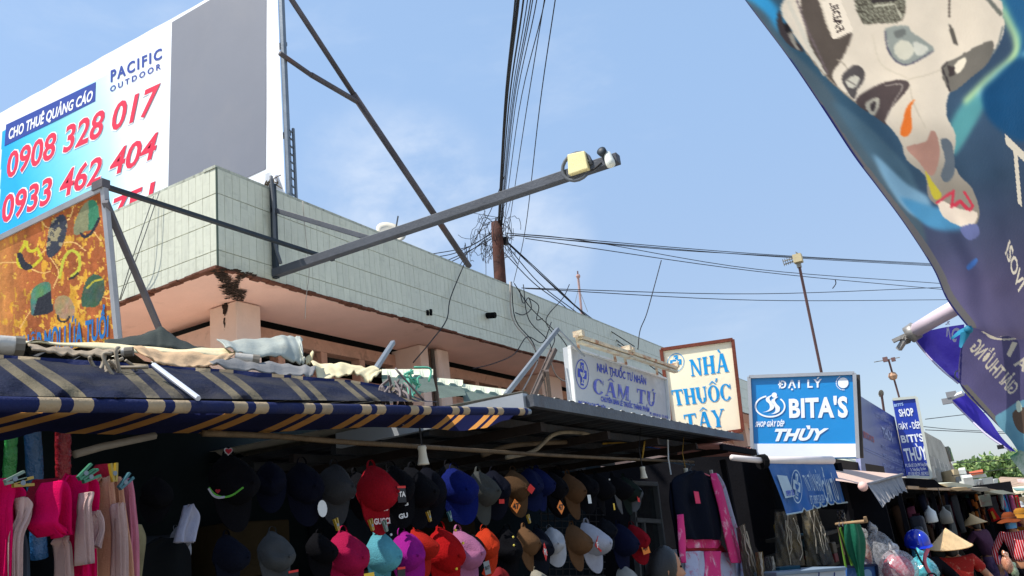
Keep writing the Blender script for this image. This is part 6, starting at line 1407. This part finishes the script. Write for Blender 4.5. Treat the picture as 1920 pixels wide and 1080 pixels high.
o=MB().prism([D(*p,12.9) for p in Q(1836,930,1856,926,1861,948,1842,950)],(-.02,.02,0)).build('signboard',M('board_print',(104,108,96),.8,.3,12,dirt=((120,50,50),.8,9,.5)),None); tag(o,'dim printed board with a reddish band in the shade behind the orange packets','board')
# ---------------------------------------------------------------- pole, cables, antennas, dish
up_=thing('utility_pole','weathered brown utility pole wrapped in coils of black cable behind the parapet','utility pole',W(935,470,'x',-7.6)*1)
P0=W(931,418,'x',-7.6); P1=W(938,530,'x',-7.6); up_.location=P1; dn=(P1-P0)
MB().tube([P0+dn*k*.25*1.0 for k in range(9)],[.115,.117,.118,.12,.122,.124,.126,.128,.13],12).build('pole',M('pole_rust',(84,54,46),.9,.3,5,.7,24,dirt=((62,44,40),.8,4,.45)),up_,smooth=True)
MB().box(D(939,490,dep(P0)-.15),(.03,.03,1.6)).build('strap_board',M('board_old',(110,100,90),.9),up_)
dpo=dep(P0)
for k in range(30):
    x=920+rs.gauss(-8,18); y=452+rs.gauss(8,24); r=rs.uniform(.12,.42); a0=rs.uniform(0,6); ax=Vector((rs.gauss(0,1),rs.gauss(0,1),rs.gauss(0,.4))).normalized(); e=ax.orthogonal().normalized(); g2=ax.cross(e); c=D(x,y,dpo+rs.uniform(-.4,.4)); n=rs.randint(9,20)
    MB().tube([c+e*r*math.cos(a0+i*.32)*1.0+g2*r*.8*math.sin(a0+i*.32)+Vector((0,0,.02*i*rs.random())) for i in range(n)],.006,4).build('cable_coil',ck,up_,smooth=True)
for k in range(7):
    a=D(935+rs.gauss(0,5),425+rs.gauss(0,8),dpo-.1); MB().tube(spline([a,a+Vector((rs.gauss(0,.2),0,rs.gauss(.1,.2))),a+Vector((rs.gauss(0,.35),.1,rs.gauss(0,.3))),a+Vector((rs.gauss(0,.3),0,rs.gauss(-.3,.3)))],5),.006,4).build('cable_end',ck,up_,smooth=True)
MB().box(D(948,452,dpo-.1),(.09,.09,.16)).build('splice_box',ck,up_)
G='cables overhead'
for i,(x0,y0,x1,y1) in enumerate(((934,420,968,-20),(936,420,975,-20),(937,418,984,-20),(938,425,992,-20),(940,425,1002,-20),(941,425,1010,-20),(943,438,1026,-20),(935,421,972,-20),(939,424,998,-20))):
    mx=(x0+x1)/2-(x1-x0)*.14; my=(y0+y1)/2
    cable([(x0,y0,dpo),(mx,my,dpo*.72),(x1,y1,dpo*.5),(x1+(x1-x0)*.8,y1-420,dpo*.36)],.011 if i in(0,1,2,7) else .0065,ck,'black cable of the dense bundle above the pole, %s from the left'%('first','third','fourth','fifth','seventh','eighth','ninth and loosest','second','sixth')[i],G)
cable([(963,530,dpo),(985,430,dpo*.8),(1012,200,dpo*.6),(1044,-20,dpo*.5)],.0065,ck,'loose single cable right of the bundle running down to the parapet',G)
cable([(947,470,dpo),(958,400,dpo*.85),(985,220,dpo*.65),(1024,-20,dpo*.5)],.006,ck,'cable between the bundle and the loose single one',G)
hz=((948,437,1420,476,1775,496),(955,441,1420,479,1775,500),(950,437,1100,452,1420,505,1770,532),(985,447,1420,509,1770,543),(978,540,1420,551,1790,538),(985,541,1420,563,1790,562),(965,441,1240,467,1420,478,1775,498))
for i,q in enumerate(hz):
    q=Q(*q); n=len(q); cable([(x,y,dpo*(1+.5*k/(n-1))) for k,(x,y) in enumerate(q)],.010,ck,'thin cable crossing the sky right of the pole, %s'%('first','second','third','fourth','fifth','lowest','close pair with the first')[i],G)
for i,q in enumerate(((945,450,1020,520,1100,590,1190,650),(948,450,1040,540,1140,625,1330,770),(946,455,1010,530,1080,585,1128,625),(942,470,1000,530,1060,576,1120,640),(950,452,1050,545,1150,640,1254,690),(957,536,1040,610,1096,668,1120,690))):
    q=Q(*q); cable([(x,y,dpo-.1*k*3) for k,(x,y) in enumerate(q)],.010,ck,'cable fanning down right from the pole towards the pharmacy signs, %s'%('reaching the tube light end','longest, passing the cream sign','short steep one','lowest of the fan','ending at the cream sign','starting on the parapet edge')[i],'cables fanning to the signs')
for i,q in enumerate(((927,432,880,462,800,478),(926,436,860,472,805,484),(925,440,870,478,830,498),(928,445,880,470,835,490))):
    q=Q(*q); cable([(x,y,dpo-.5*k) for k,(x,y) in enumerate(q)],.009,ck,'cable running left from the pole down behind the parapet, %s'%('highest','second','lowest','third')[i],'cables running left')
fx=lambda x,y,o=.05: PX(FX).w(x,y,o)
def wall_wire(pts,lab,mt=ck,r=.008,o=.06): 
    ps=[fx(x,y,o+.25*(y>600)) for x,y in pts]; oo=MB().tube(spline(ps,6),r,5).build('wall_wire',mt,None,smooth=True); tag(oo,lab,'wire','wires on the parapet')
wall_wire(Q(1006,535,1015,460,1040,300)[:0] or Q(866,492,838,560,800,610,770,650,735,690),'wavy black wire from the roof edge down across the soffit to the awning')
wall_wire(Q(950,530,955,600,962,650,975,680,962,710,945,740),'pale wire looping down at the left of the wire cluster',M('wire_pale',(170,160,150),.6),.012)
wall_wire(Q(953,530,960,600,966,650,975,690),'black wire hanging next to the pale looped one')
wall_wire(Q(975,535,985,600,998,650,1000,690),'black wire dropping from the parapet in the middle of the cluster')
wall_wire(Q(958,533,990,580,1020,640,1050,690,1072,730),'black wire slanting from the parapet to the grey sign')
wall_wire(Q(1002,612,985,650,955,640,930,672,890,690,850,700),'thin wire wandering left across the tiles and soffit')
wall_wire(Q(1062,535,1050,560,1018,600,1008,640,1000,665),'thin curled wire right of the cluster')
wall_wire(Q(998,680,1010,710,1030,722,1050,712),'pale hanging loop left of the grey sign',M('wire_pale',(170,160,150)),.010)
wall_wire(Q(968,545,975,570,985,560,990,580,975,592,960,588),'small tangled loop on the tiles below the roof edge')
wall_wire(Q(985,560,1004,575,1000,600,985,606),'round loop on the tiles right of the tangle')
wall_wire(Q(560,380,566,450,572,510,566,560,564,600),'fine pale wire straight down the tiles right of the bracket',M('wire_pale',(170,160,150)),.004)
cable([(1240,488,14),(1226,540,13.7),(1212,590,13.5),(1200,620,13.2),(1196,655,13)],.008,ck,'loose drop wire falling from a sky cable behind the batten',None)
cable([(946,330,dpo*.9),(920,395,dpo),(890,450,dpo),(858,505,dpo-.5)],.008,ck,'slack wire curving down left of the pole',None)
cable([(1566,524,20),(1567,532,20),(1561,541,20)],.012,ck,'short broken wire end dangling from a sky cable',None)
for i,q in enumerate(((1735,786,1830,775,1930,765),(1732,800,1800,806,1930,812),(1785,892,1850,884,1930,872),(1786,868,1860,864,1930,858),(1735,806,1930,815))):
    q=Q(*q); cable([(x,y,26+3*k) for k,(x,y) in enumerate(q)],.012,ck,'thin far wire above the street end, %s from the top'%('first','second','lowest','fourth','third')[i],'far wires')
# dish, antennas, rod
ds=thing('satellite_dish','cream satellite dish peeping over the parapet above the bracket arm','satellite dish',W(732,455,'x',-6.8))
c=W(731,441,'x',-6.8); MB().lathe([(.0,.0),(.09,.01),(.16,.03),(.22,.06),(.224,.066),(.16,.04),(.0,.012)],c,(.75,-.45,.5),28).build('dish',M('dish_cream',(222,214,196),.5,.06),ds,smooth=True); MB().tube([c,c+Vector((0,0,-.9))],.025,8).build('mast',steel,ds); MB().tube([c+Vector((.0,0,-.3)),c+Vector((.32,-.2,.15))],.012,6).build('feed_arm',steel,ds)
an=M('antenna_metal',(150,146,136),.45,.2,8,metal=.4); mast=M('mast_rust',(112,86,84),.7,.2,5)
A=thing('tv_antenna','tall yagi television antenna on a leaning rusty mast above the blue shoe-shop sign','antenna',D(1541,700,16))
MB().tube([D(1541,702,16),D(1499,500,16)],.028,7).build('mast',mast,A)
for (a,b) in (((1468,490),(1492,483)),((1470,496),(1494,488))):
    MB().tube([D(*a,16),D(*b,16.0)],.012,5).build('boom',an,A)
    for k in range(7):
        x=a[0]+(b[0]-a[0])*k/6;y=a[1]+(b[1]-a[1])*k/6; MB().tube([D(x-1,y-4,16),D(x+1,y+3,16)],.007,4).build('element',an,A)
for k in range(6):
    MB().tube([D(1492+2*k,472+k*1.2,16),D(1501+.9*k,494-k*.3,16)],.009,4).build('reflector_rod',an,A)
MB().box(D(1496,485,16),(.16,.16,.16)).build('dipole_box',M('dipole_box',(190,176,140),.6),A); MB().box(D(1498,497,16),(.08,.08,.1)).build('clamp',an,A)
A=thing('tv_antenna','low T-shaped television antenna on a thin leaning mast left of the narrow blue sign','antenna',D(1687,750,22))
MB().tube([D(1688,752,22),D(1666,674,22)],.025,6).build('mast',mast,A); MB().tube([D(1639,679,22),D(1687,670,22)],.012,5).build('boom',an,A); MB().tube([D(1660,670,22),D(1668,678,22)],.012,5).build('element',an,A)
for x,y,s in ((1660,674,.12),(1675,674,.1)): MB().box(D(x,y,22),(s,s,s)).build('dipole_box',mast,A)
MB().ball(D(1674,705,22),.12,8).build('insulator',M('insulator',(190,150,120),.6),A)
A=thing('tv_antenna','short antenna with a round rosette of rods rising behind the navy side panel','antenna',D(1657,772,20))
MB().tube([D(1658,775,20),D(1653,740,20)],.03,6).build('mast',mast,A)
for k in range(9):
    a=pi*k/9; MB().tube([D(1652-5*math.cos(a),738-7*math.sin(a),20),D(1652+5*math.cos(a),738+7*math.sin(a),20)],.014,4).build('rod',an,A)
A=thing('lightning_rod','slender red and white guyed rod behind the tiled parapet','mast',D(1090,590,24))
MB().tube([D(1091,592,24),D(1084,520,24)],.035,6).build('mast',M('rod_pale',(190,160,156),.6,.3,3),A); MB().tube([D(1084,520,24),D(1083,508,24)],.02,5).build('tip',mast,A); MB().ball(D(1084,518,24),.07,8).build('finial',M('finial',(176,140,132),.5),A)
for x in (1078,1098): MB().tube([D(1085,540,24),D(x+(4 if x>1085 else -4),585,24)],.008,4).build('guy_wire',an,A)
# ---------------------------------------------------------------- printed tarpaulin overhead on the right
UA=[(1370,-45,2.2),(1395,0,2.25),(1480,112,2.4),(1545,206,2.55),(1600,290,2.65),(1645,352,2.72),(1700,428,2.82),(1750,505,2.92),(1775,560,3.0),(1815,613,3.1)]
RA=spline([D(*p) for p in UA],8)
TB=[D(2080,-200,2.3),D(2060,0,2.45),D(2050,200,2.7),D(2040,400,3.0),D(2040,590,3.3)]
RB=spline(TB,8)
def tarp(u,v):
    a=at(RA,v); b=at(RB,v); p=a.lerp(b,u); n=(b-a).cross(Vector((0,0,1))).normalized()
    p=p+CR*0+Vector((0,0,-1))*(.16*math.sin(pi*min(1,u*1.2))*.4)-(a-CAM).normalized()*(.06*math.exp(-((u-.10-.25*v)/.10)**2))*math.sin(pi*v)
    return p+Vector((0,0,1))*.006*math.sin(u*30+v*12)
WAVY=None
def car_post(X,Y,out):
    ink_text(out,X,Y,'TỶ',Q(1884,250,1962,325,1972,440,1894,364),(206,194,172),.015)
    ink_text(out,X,Y,'ISOVI',Q(1893,448,1922,530,1910,548,1885,474),(206,194,172),.02)
    m=inpoly(X,Y,Q(1541,4,1574,-6,1600,58,1562,74)); out[m]=(232,216,192); ink_text(out,X,Y,'FADIL',Q(1583,55,1569,1,1556,6,1569,62),(74,62,60),.03,flip=False)
    return out
def paint_car(X,Y):
    n=vnoise(X,Y+600,120,9); n2=vnoise(X,Y+600,30,10)
    out=np.zeros(X.shape+(3,)); t=np.clip((Y-330)/200,0,1)[...,None]; s=np.clip((X-1500)/420,0,1)[...,None]
    base=np.array([56,84,100])*(1-t)+np.array([100,93,120])*t; base=base*(1-.35*s)+np.array([58,56,84])*.35*s; out[:]=base*(.8+.4*n[...,None])
    def fill(P,c,closed=True,sm=5,tex=.12):
        P=curve2(Q(*P),sm) if sm else Q(*P); m=inpoly(X,Y,P); out[m]=(np.array(c)*(1-tex/2+tex*n2[...,None]))[m]; return m
    def line(P,c,w,sm=5):
        P=curve2(Q(*P),sm,False) if sm else Q(*P); out[near(X,Y,P)<w]=c
    # teal ribbons right
    fill((1860,-20,1885,40,1908,70,1900,110,1860,150,1800,200,1775,260,1790,290,1830,230,1870,160,1925,120,1925,-20),(88,150,150))
    fill((1880,-20,1900,40,1915,70,1908,105,1880,130,1925,100,1925,-20),(40,92,130))
    line((1880,20,1904,70,1900,105,1850,150,1810,190),(176,206,150),5); line((1925,98,1880,130,1840,170,1835,180),(120,176,190),3)
    fill((1840,180,1860,150,1925,108,1925,260,1860,230),(26,72,108))
    fill((1395,-5,1440,-5,1470,40,1458,60,1440,40),(60,150,196))
    # dark left flap of print
    fill((1400,0,1480,110,1600,292,1700,428,1735,455,1722,400,1680,330,1600,230,1540,150,1470,80,1440,30),(80,96,104))
    fill((1560,190,1620,230,1690,300,1720,350,1735,400,1680,350,1620,280),(78,104,118)); fill((1640,290,1700,345,1742,372,1742,415,1700,395,1660,340),(128,166,186)); fill((1690,372,1740,385,1800,400,1800,430,1740,425),(84,146,180))
    out[:]=soften(out,(300,420),16)
    # car body (plain generic saloon front)
    sh=np.clip((Y-215)/140,0,1)  # darkens the lower print in place of a shadow cast on the cloth
    body=(1470,0,1466,26,1480,50,1510,96,1548,140,1600,188,1640,215,1668,238,1690,268,1700,300,1735,330,1742,372,1780,400,1815,428,1832,418,1836,392,1822,352,1800,330,1788,300,1792,255,1775,215,1780,175,1810,150,1860,105,1882,60,1880,30,1862,-10,1700,-30,1520,-20)
    m=fill(body,(228,212,188),sm=3,tex=.05); k=(1-.30*sh-.10*vnoise(X,Y+600,200,4))[...,None]; out[m]=(out*k)[m]
    fill((1500,-10,1530,-10,1560,70,1598,60,1580,108,1560,140,1572,165,1545,140,1520,90),(88,78,70),sm=3)
    line((1478,5,1500,50,1520,95,1545,138),(206,196,176),4); line((1494,0,1512,50,1530,90,1552,138),(110,96,96),1.6)
    fill((1456,40,1462,20,1472,50,1500,85,1506,98,1480,85,1462,62),(66,58,58)); fill((1470,50,1478,46,1492,78,1500,90,1492,88),(40,36,38)); fill((1478,66,1486,62,1494,84,1500,94,1492,90),(150,142,128))
    line((1512,98,1548,142,1602,190,1645,218),(150,136,118),1.3); line((1588,176,1600,150,1582,120,1570,112),(170,156,136),1.2)
    line((1700,150,1740,140,1770,128),(196,182,158),1.2); line((1706,160,1712,190,1735,240),(198,184,162),1.4); line((1636,66,1652,120,1700,146),(206,192,168),1.4); line((1792,150,1836,128,1868,90,1880,50),(120,124,120),1.6)
    # grille
    g=inpoly(X,Y,curve2(Q(1604,10,1608,-12,1690,-12,1692,38,1650,44,1622,46,1612,34),3)); out[g]=(74,68,58); wv=np.sin((Y+3.2*np.sin(X*.62))*.9)>.35; out[g&wv]=(166,164,140)
    fill((1632,-12,1682,-12,1680,2,1634,6),(60,54,52),sm=0); line((1640,11,1678,8,1690,34),(190,184,160),1.8,0)
    # lamps
    fill((1658,58,1672,50,1700,48,1712,62,1740,80,1752,94,1730,110,1706,120,1680,116,1666,98,1664,78),(146,150,140)); fill((1676,90,1688,76,1706,80,1714,98,1700,112,1684,108),(206,200,178)); fill((1676,60,1694,54,1698,64,1682,72),(110,112,106)); fill((1714,78,1740,90,1728,104,1716,100),(206,202,184)); line((1660,60,1664,90,1682,116,1706,120,1750,96),(86,84,96),1.4)
    fill((1578,148,1592,128,1606,122,1620,132,1620,150,1608,168,1600,186),(84,78,76)); fill((1586,152,1600,142,1612,146,1606,162,1592,164),(200,192,172)); line((1588,150,1604,160),(120,112,104),1)
    fill((1604,190,1640,162,1680,150,1704,154,1700,170,1674,200,1660,224,1664,236,1640,218),(84,72,70)); fill((1622,196,1634,186,1648,184,1648,200,1640,216,1630,212),(176,168,150)); fill((1632,196,1642,190,1640,206,1634,208),(70,62,62)); line((1660,160,1692,160,1676,192,1664,216),(150,138,128),1.2)
    # windscreen and mirror
    fill((1765,128,1790,110,1850,78,1864,84,1852,118,1820,146,1782,172),(112,106,96),sm=3); fill((1790,122,1806,108,1812,112,1806,128,1794,138),(226,212,186)); fill((1776,122,1790,126,1790,140,1780,144),(66,58,56),sm=0); line((1780,170,1776,150,1766,128,1776,116),(60,54,54),1.6,0)
    line((1780,-5,1780,32),(90,80,72),1.6,0); fill((1779,46,1790,60,1796,84,1786,78),(90,84,76)); line((1846,-10,1876,26),(110,110,100),4,0)
    # decals
    fill((1716,186,1708,204,1710,240,1700,256,1688,250,1694,222,1702,198),(226,116,48)); 
    fill((1735,266,1745,246,1756,252,1762,290,1748,330,1720,300,1700,276),(170,128,112)); fill((1735,320,1748,340,1766,366,1752,374,1742,350),(188,172,60))
    line((1757,380,1788,358,1784,392,1800,378,1818,398,1824,386,1808,360),(196,60,76),2.4,0); fill((1764,262,1784,268,1790,320,1776,342,1764,330,1772,300),(96,104,110))
    fill((1760,375,1800,392,1832,398,1826,422,1812,428,1770,408),(230,210,186),sm=3); line((1757,380,1788,358,1784,388,1800,376,1818,394,1824,386),(196,60,76),2.4,0)
    fill((1800,428,1830,420,1836,440,1816,450),(104,110,150)); fill((1812,500,1830,484,1832,492,1818,506),(70,110,170))
    # grey hem
    P=[(x,y) for x,y,_ in UA]; P=curve2([(a,b) for a,b in P],5,False); d=near(X,Y,P); hm=(d<13*np.clip((Y-150)/300,.1,1)+2); out[hm]=(104,100,98); out[d<2.2]=(30,34,90)
    return out
tp=thing('advertising_tarpaulin','big translucent printed tarpaulin overhead at the right with a pale car picture seen from behind','tarpaulin',D(1850,300,2.8))
clothp=lambda n,tr: M(n,(255,255,255),.6,.05,3,.3,90,attr='print',trans=tr,spec=.2)
printed(MB().grid(tarp,300,420),paint_car,'printed_cloth',clothp('tarp_print',.62),tp,blur=1,dims=(300,420),post=car_post)
ptarp=P3(tarp(.0,.3),tarp(.5,.3),tarp(.2,.75))
inkt=M('ink_cream',(206,192,166),.6,.05,trans=.5); 
def tarp_text(s,q,mt,bold=.02,off=-.0,shear=0,flip=True,dd=.06,name='lettering',depths=None):
    vs,fs_=textmesh(s,bold,shear); x0=min(v[0] for v in vs); x1=max(v[0] for v in vs); dl=depths or (2.6,)*4; c=[D(x,y,d-dd) for (x,y),d in zip(q,dl)]; out=[]
    for x,y in vs:
        u=(x-x0)/(x1-x0); v=y/CAPH; u=1-u if flip else u; a=c[0].lerp(c[1],u); b=c[3].lerp(c[2],u); out.append(b+(a-b)*v)
    mb=MB(); mb.add(out,fs_); return mb.build(name,mt,tp)
def hit(x,y):
    """where the sight line meets the cloth"""
    best=None
    for i in range(41):
        for j in range(41):
            p=tarp(i/40,j/40); q=proj(p); e=(q[0]-x)**2+(q[1]-y)**2
            if best is None or e<best[0]: best=(e,dep(p))
    return best[1]
def dq(q): return [hit(x,y) for x,y in q]
# lower panel of the tarpaulin
L0=[D(1812,612,3.1),D(1803,650,3.12),D(1800,720,3.2),D(1850,775,3.3),D(1890,820,3.4),D(1912,852,3.45)]; L0=spline(L0,6)
L1=spline([D(2040,590,3.3),D(2040,660,3.35),D(2035,740,3.4),D(2030,800,3.45),D(2020,850,3.5),D(2010,900,3.5)],6)
def low(u,v): a=at(L0,v);b=at(L1,v); return a.lerp(b,u)+Vector((0,0,1))*.006*math.sin(u*20+v*9)
def paint_low(X,Y):
    n=vnoise(X,Y+600,90,19); out=np.zeros(X.shape+(3,)); out[:]=np.array([92,86,122])*(.85+.3*n[...,None])
    P=[(1812,612),(1803,650),(1800,720),(1850,775),(1890,820),(1912,852)]; d=near(X,Y,P); out[(d<9)&(Y>722)]=(112,108,100); out[d<1.6]=(40,40,90)
    cr_=(206,194,172)
    ink_text(out,X,Y,'GIẢI THƯỞNG',Q(1903,738,1832,640,1818,655,1888,748),cr_,.02,flip=False) if False else ink_text(out,X,Y,'GIẢI THƯỞNG',Q(1836,634,1912,724,1896,742,1818,655),cr_,.02,flip=True)
    ink_text(out,X,Y,'VA',Q(1912,664,1945,690,1936,708,1900,684),cr_,.02,flip=True)
    m=inpoly(X,Y,Q(1898,641,1908,643,1894,670,1887,665)); out[m]=cr_
    for (x,y,rx,ry,a0,a1) in ((1872,616,34,15,-40,170),(1884,628,34,10,0,360)):
        r=np.hypot((X-x)/rx,(Y-y)/ry); an=np.degrees(np.arctan2(Y-y,X-x)); out[(r<1)&(r>.68)&((an>a0)&(an<a1) if a1-a0<350 else True)]=cr_
    m=inpoly(X,Y,curve2(Q(1866,784,1884,770,1912,752,1930,760,1930,850,1905,846,1884,815),5)); out[m]=(np.array([110,160,176])*(.75+.5*n[...,None]))[m]
    m=inpoly(X,Y,curve2(Q(1898,776,1915,764,1930,770,1930,812,1908,806),5)); out[m]=(96,78,66)
    m=inpoly(X,Y,curve2(Q(1905,756,1912,752,1916,768,1908,772),5)); out[m]=(200,212,190)
    return out
printed(MB().grid(low,200,200),paint_low,'lower_panel',clothp('tarp_print2',.55),tp)
MB().prism([D(1893,856,3.4),D(1912,844,3.4),D(1930,850,3.4),D(1930,905,3.4)],(.0,.02,0)).build('green_corner',M('tarp_green',(50,120,90),.6,.3,6,trans=.3,dirt=((206,216,210),.9,6,.5)),tp)
# second banner: purple flaps with white piping, the pole and its bracket
pvm=M('purple_vinyl',(58,46,150),.45,.12,4,.2,20,trans=.4,spec=.5); pip=M('piping_white',(206,196,220),.5)
f1=thing('purple_banner','purple vinyl banner corner with white piping and an eyelet tied below the white pole','banner',D(1760,660,3.6))
rows=[[(1708,626,3.6),(1740,620,3.6),(1775,613,3.55),(1808,608,3.5)],[(1730,655,3.6),(1755,652,3.58),(1785,650,3.53),(1806,650,3.5)],[(1765,690,3.55),(1780,690,3.54),(1795,690,3.52),(1804,690,3.5)],[(1797,718,3.5),(1799,719,3.5),(1800,720,3.5),(1802,720,3.5)]]
loft(rows,24,20).build('banner_sheet',pvm,f1,smooth=True)
MB().tube(spline([D(1709,628,3.57),D(1731,657,3.57),D(1762,690,3.52),D(1797,719,3.47)],6),.004,5).build('piping',pip,f1); MB().tube([D(1806,640,3.46),D(1803,718,3.46)],.008,5).build('hem',M('hem_purple',(44,36,110),.6),f1)
c=D(1796,703,3.45); MB().tube([c+CR*.012*math.cos(a)+CU*.018*math.sin(a) for a in np.linspace(0,2*pi,18)],.003,5).build('eyelet',MATS['galvanised'],f1)
vs,fs_=textmesh('ẮC',.03,0); x0=min(v[0] for v in vs);x1=max(v[0] for v in vs); cq=[D(x,y,3.5) for x,y in Q(1768,609,1802,608,1792,642,1774,630)]
mb=MB(); mb.add([(cq[3].lerp(cq[2],(x-x0)/(x1-x0)))+((cq[0].lerp(cq[1],(x-x0)/(x1-x0)))-(cq[3].lerp(cq[2],(x-x0)/(x1-x0))))*(y/.9) for x,y in vs],fs_); mb.build('lettering',M('ink_white2',(226,224,236),.5),f1)
f2=thing('purple_banner','brighter violet banner corner hanging lower behind the tarpaulin hem','banner',D(1840,790,4.4))
loft([[(1782,748,4.5),(1795,741,4.5),(1810,737,4.4)],[(1810,775,4.5),(1830,772,4.4),(1850,780,4.3)],[(1850,812,4.4),(1862,812,4.3),(1878,820,4.2)],[(1896,845,4.3),(1900,846,4.2),(1906,848,4.2)]],16,20).build('banner_sheet',M('violet_vinyl',(78,66,190),.45,.1,4,.2,20,trans=.5),f2,smooth=True)
MB().tube(spline([D(1782,749,4.45),D(1810,777,4.45),D(1850,815,4.35),D(1896,846,4.25)],6),.005,5).build('piping',pip,f2)
MB().tube([D(1780,747,4.45),D(1806,737,4.4)],.014,7).build('rod',M('rod_white',(206,206,210),.4),f2); MB().box(D(1784,740,4.45),(.05,.05,.03)).box(D(1776,752,4.45),(.05,.03,.03)).build('clip',M('clip_steel',(150,150,152),.4,metal=.4),f2); MB().box(D(1876,838,4.2),(.03,.03,.02)).build('clip_end',ck,f2)
pp=thing('white_pole','pinkish-white pole with a forked steel end clamp holding the tarpaulin corner','pole',D(1740,600,3.4))
MB().tube([D(1716,620,3.5),D(1760,594,3.35),D(1830,555,3.2)],[.030,.031,.032],14).build('pole_tube',M('pole_white',(214,196,204),.4,.05),pp,smooth=True)
cs=M('clamp_steel',(150,146,140),.4,.2,8,.2,metal=.4)
MB().tube([D(1719,618,3.5),D(1703,629,3.52)],.038,10).build('socket',cs,pp,smooth=True); MB().beam(D(1706,625,3.52),D(1674,640,3.55),.022,.015).build('fork_tine',cs,pp); MB().beam(D(1700,632,3.52),D(1685,655,3.55),.022,.018).build('fork_tine',cs,pp); MB().beam(D(1690,634,3.53),D(1704,642,3.53),.03,.014).build('fork_web',cs,pp)
rb2=M('ribbon_teal',(34,116,146),.6,.15,9)
rn=thing('teal_ribbon','teal cloth strip knotted round the tarpaulin corner at the white pole','ribbon',D(1805,625,3.1))
loft([[(1783,633,3.05),(1800,618,3.03),(1822,610,3.02)],[(1785,637,3.05),(1802,626,3.0),(1820,618,3.0)]],14,3).build('ribbon_end',rb2,rn,smooth=True); loft([[(1801,624,3.0),(1812,620,2.99),(1821,616,2.99)],[(1799,640,3.0),(1808,640,2.99),(1817,630,2.99)],[(1798,650,3.0),(1803,652,2.99),(1808,640,2.99)]],10,8).build('ribbon_end',rb2,rn,smooth=True); MB().ball(D(1816,618,2.99),.016,8).build('ribbon_knot',rb2,rn,smooth=True)
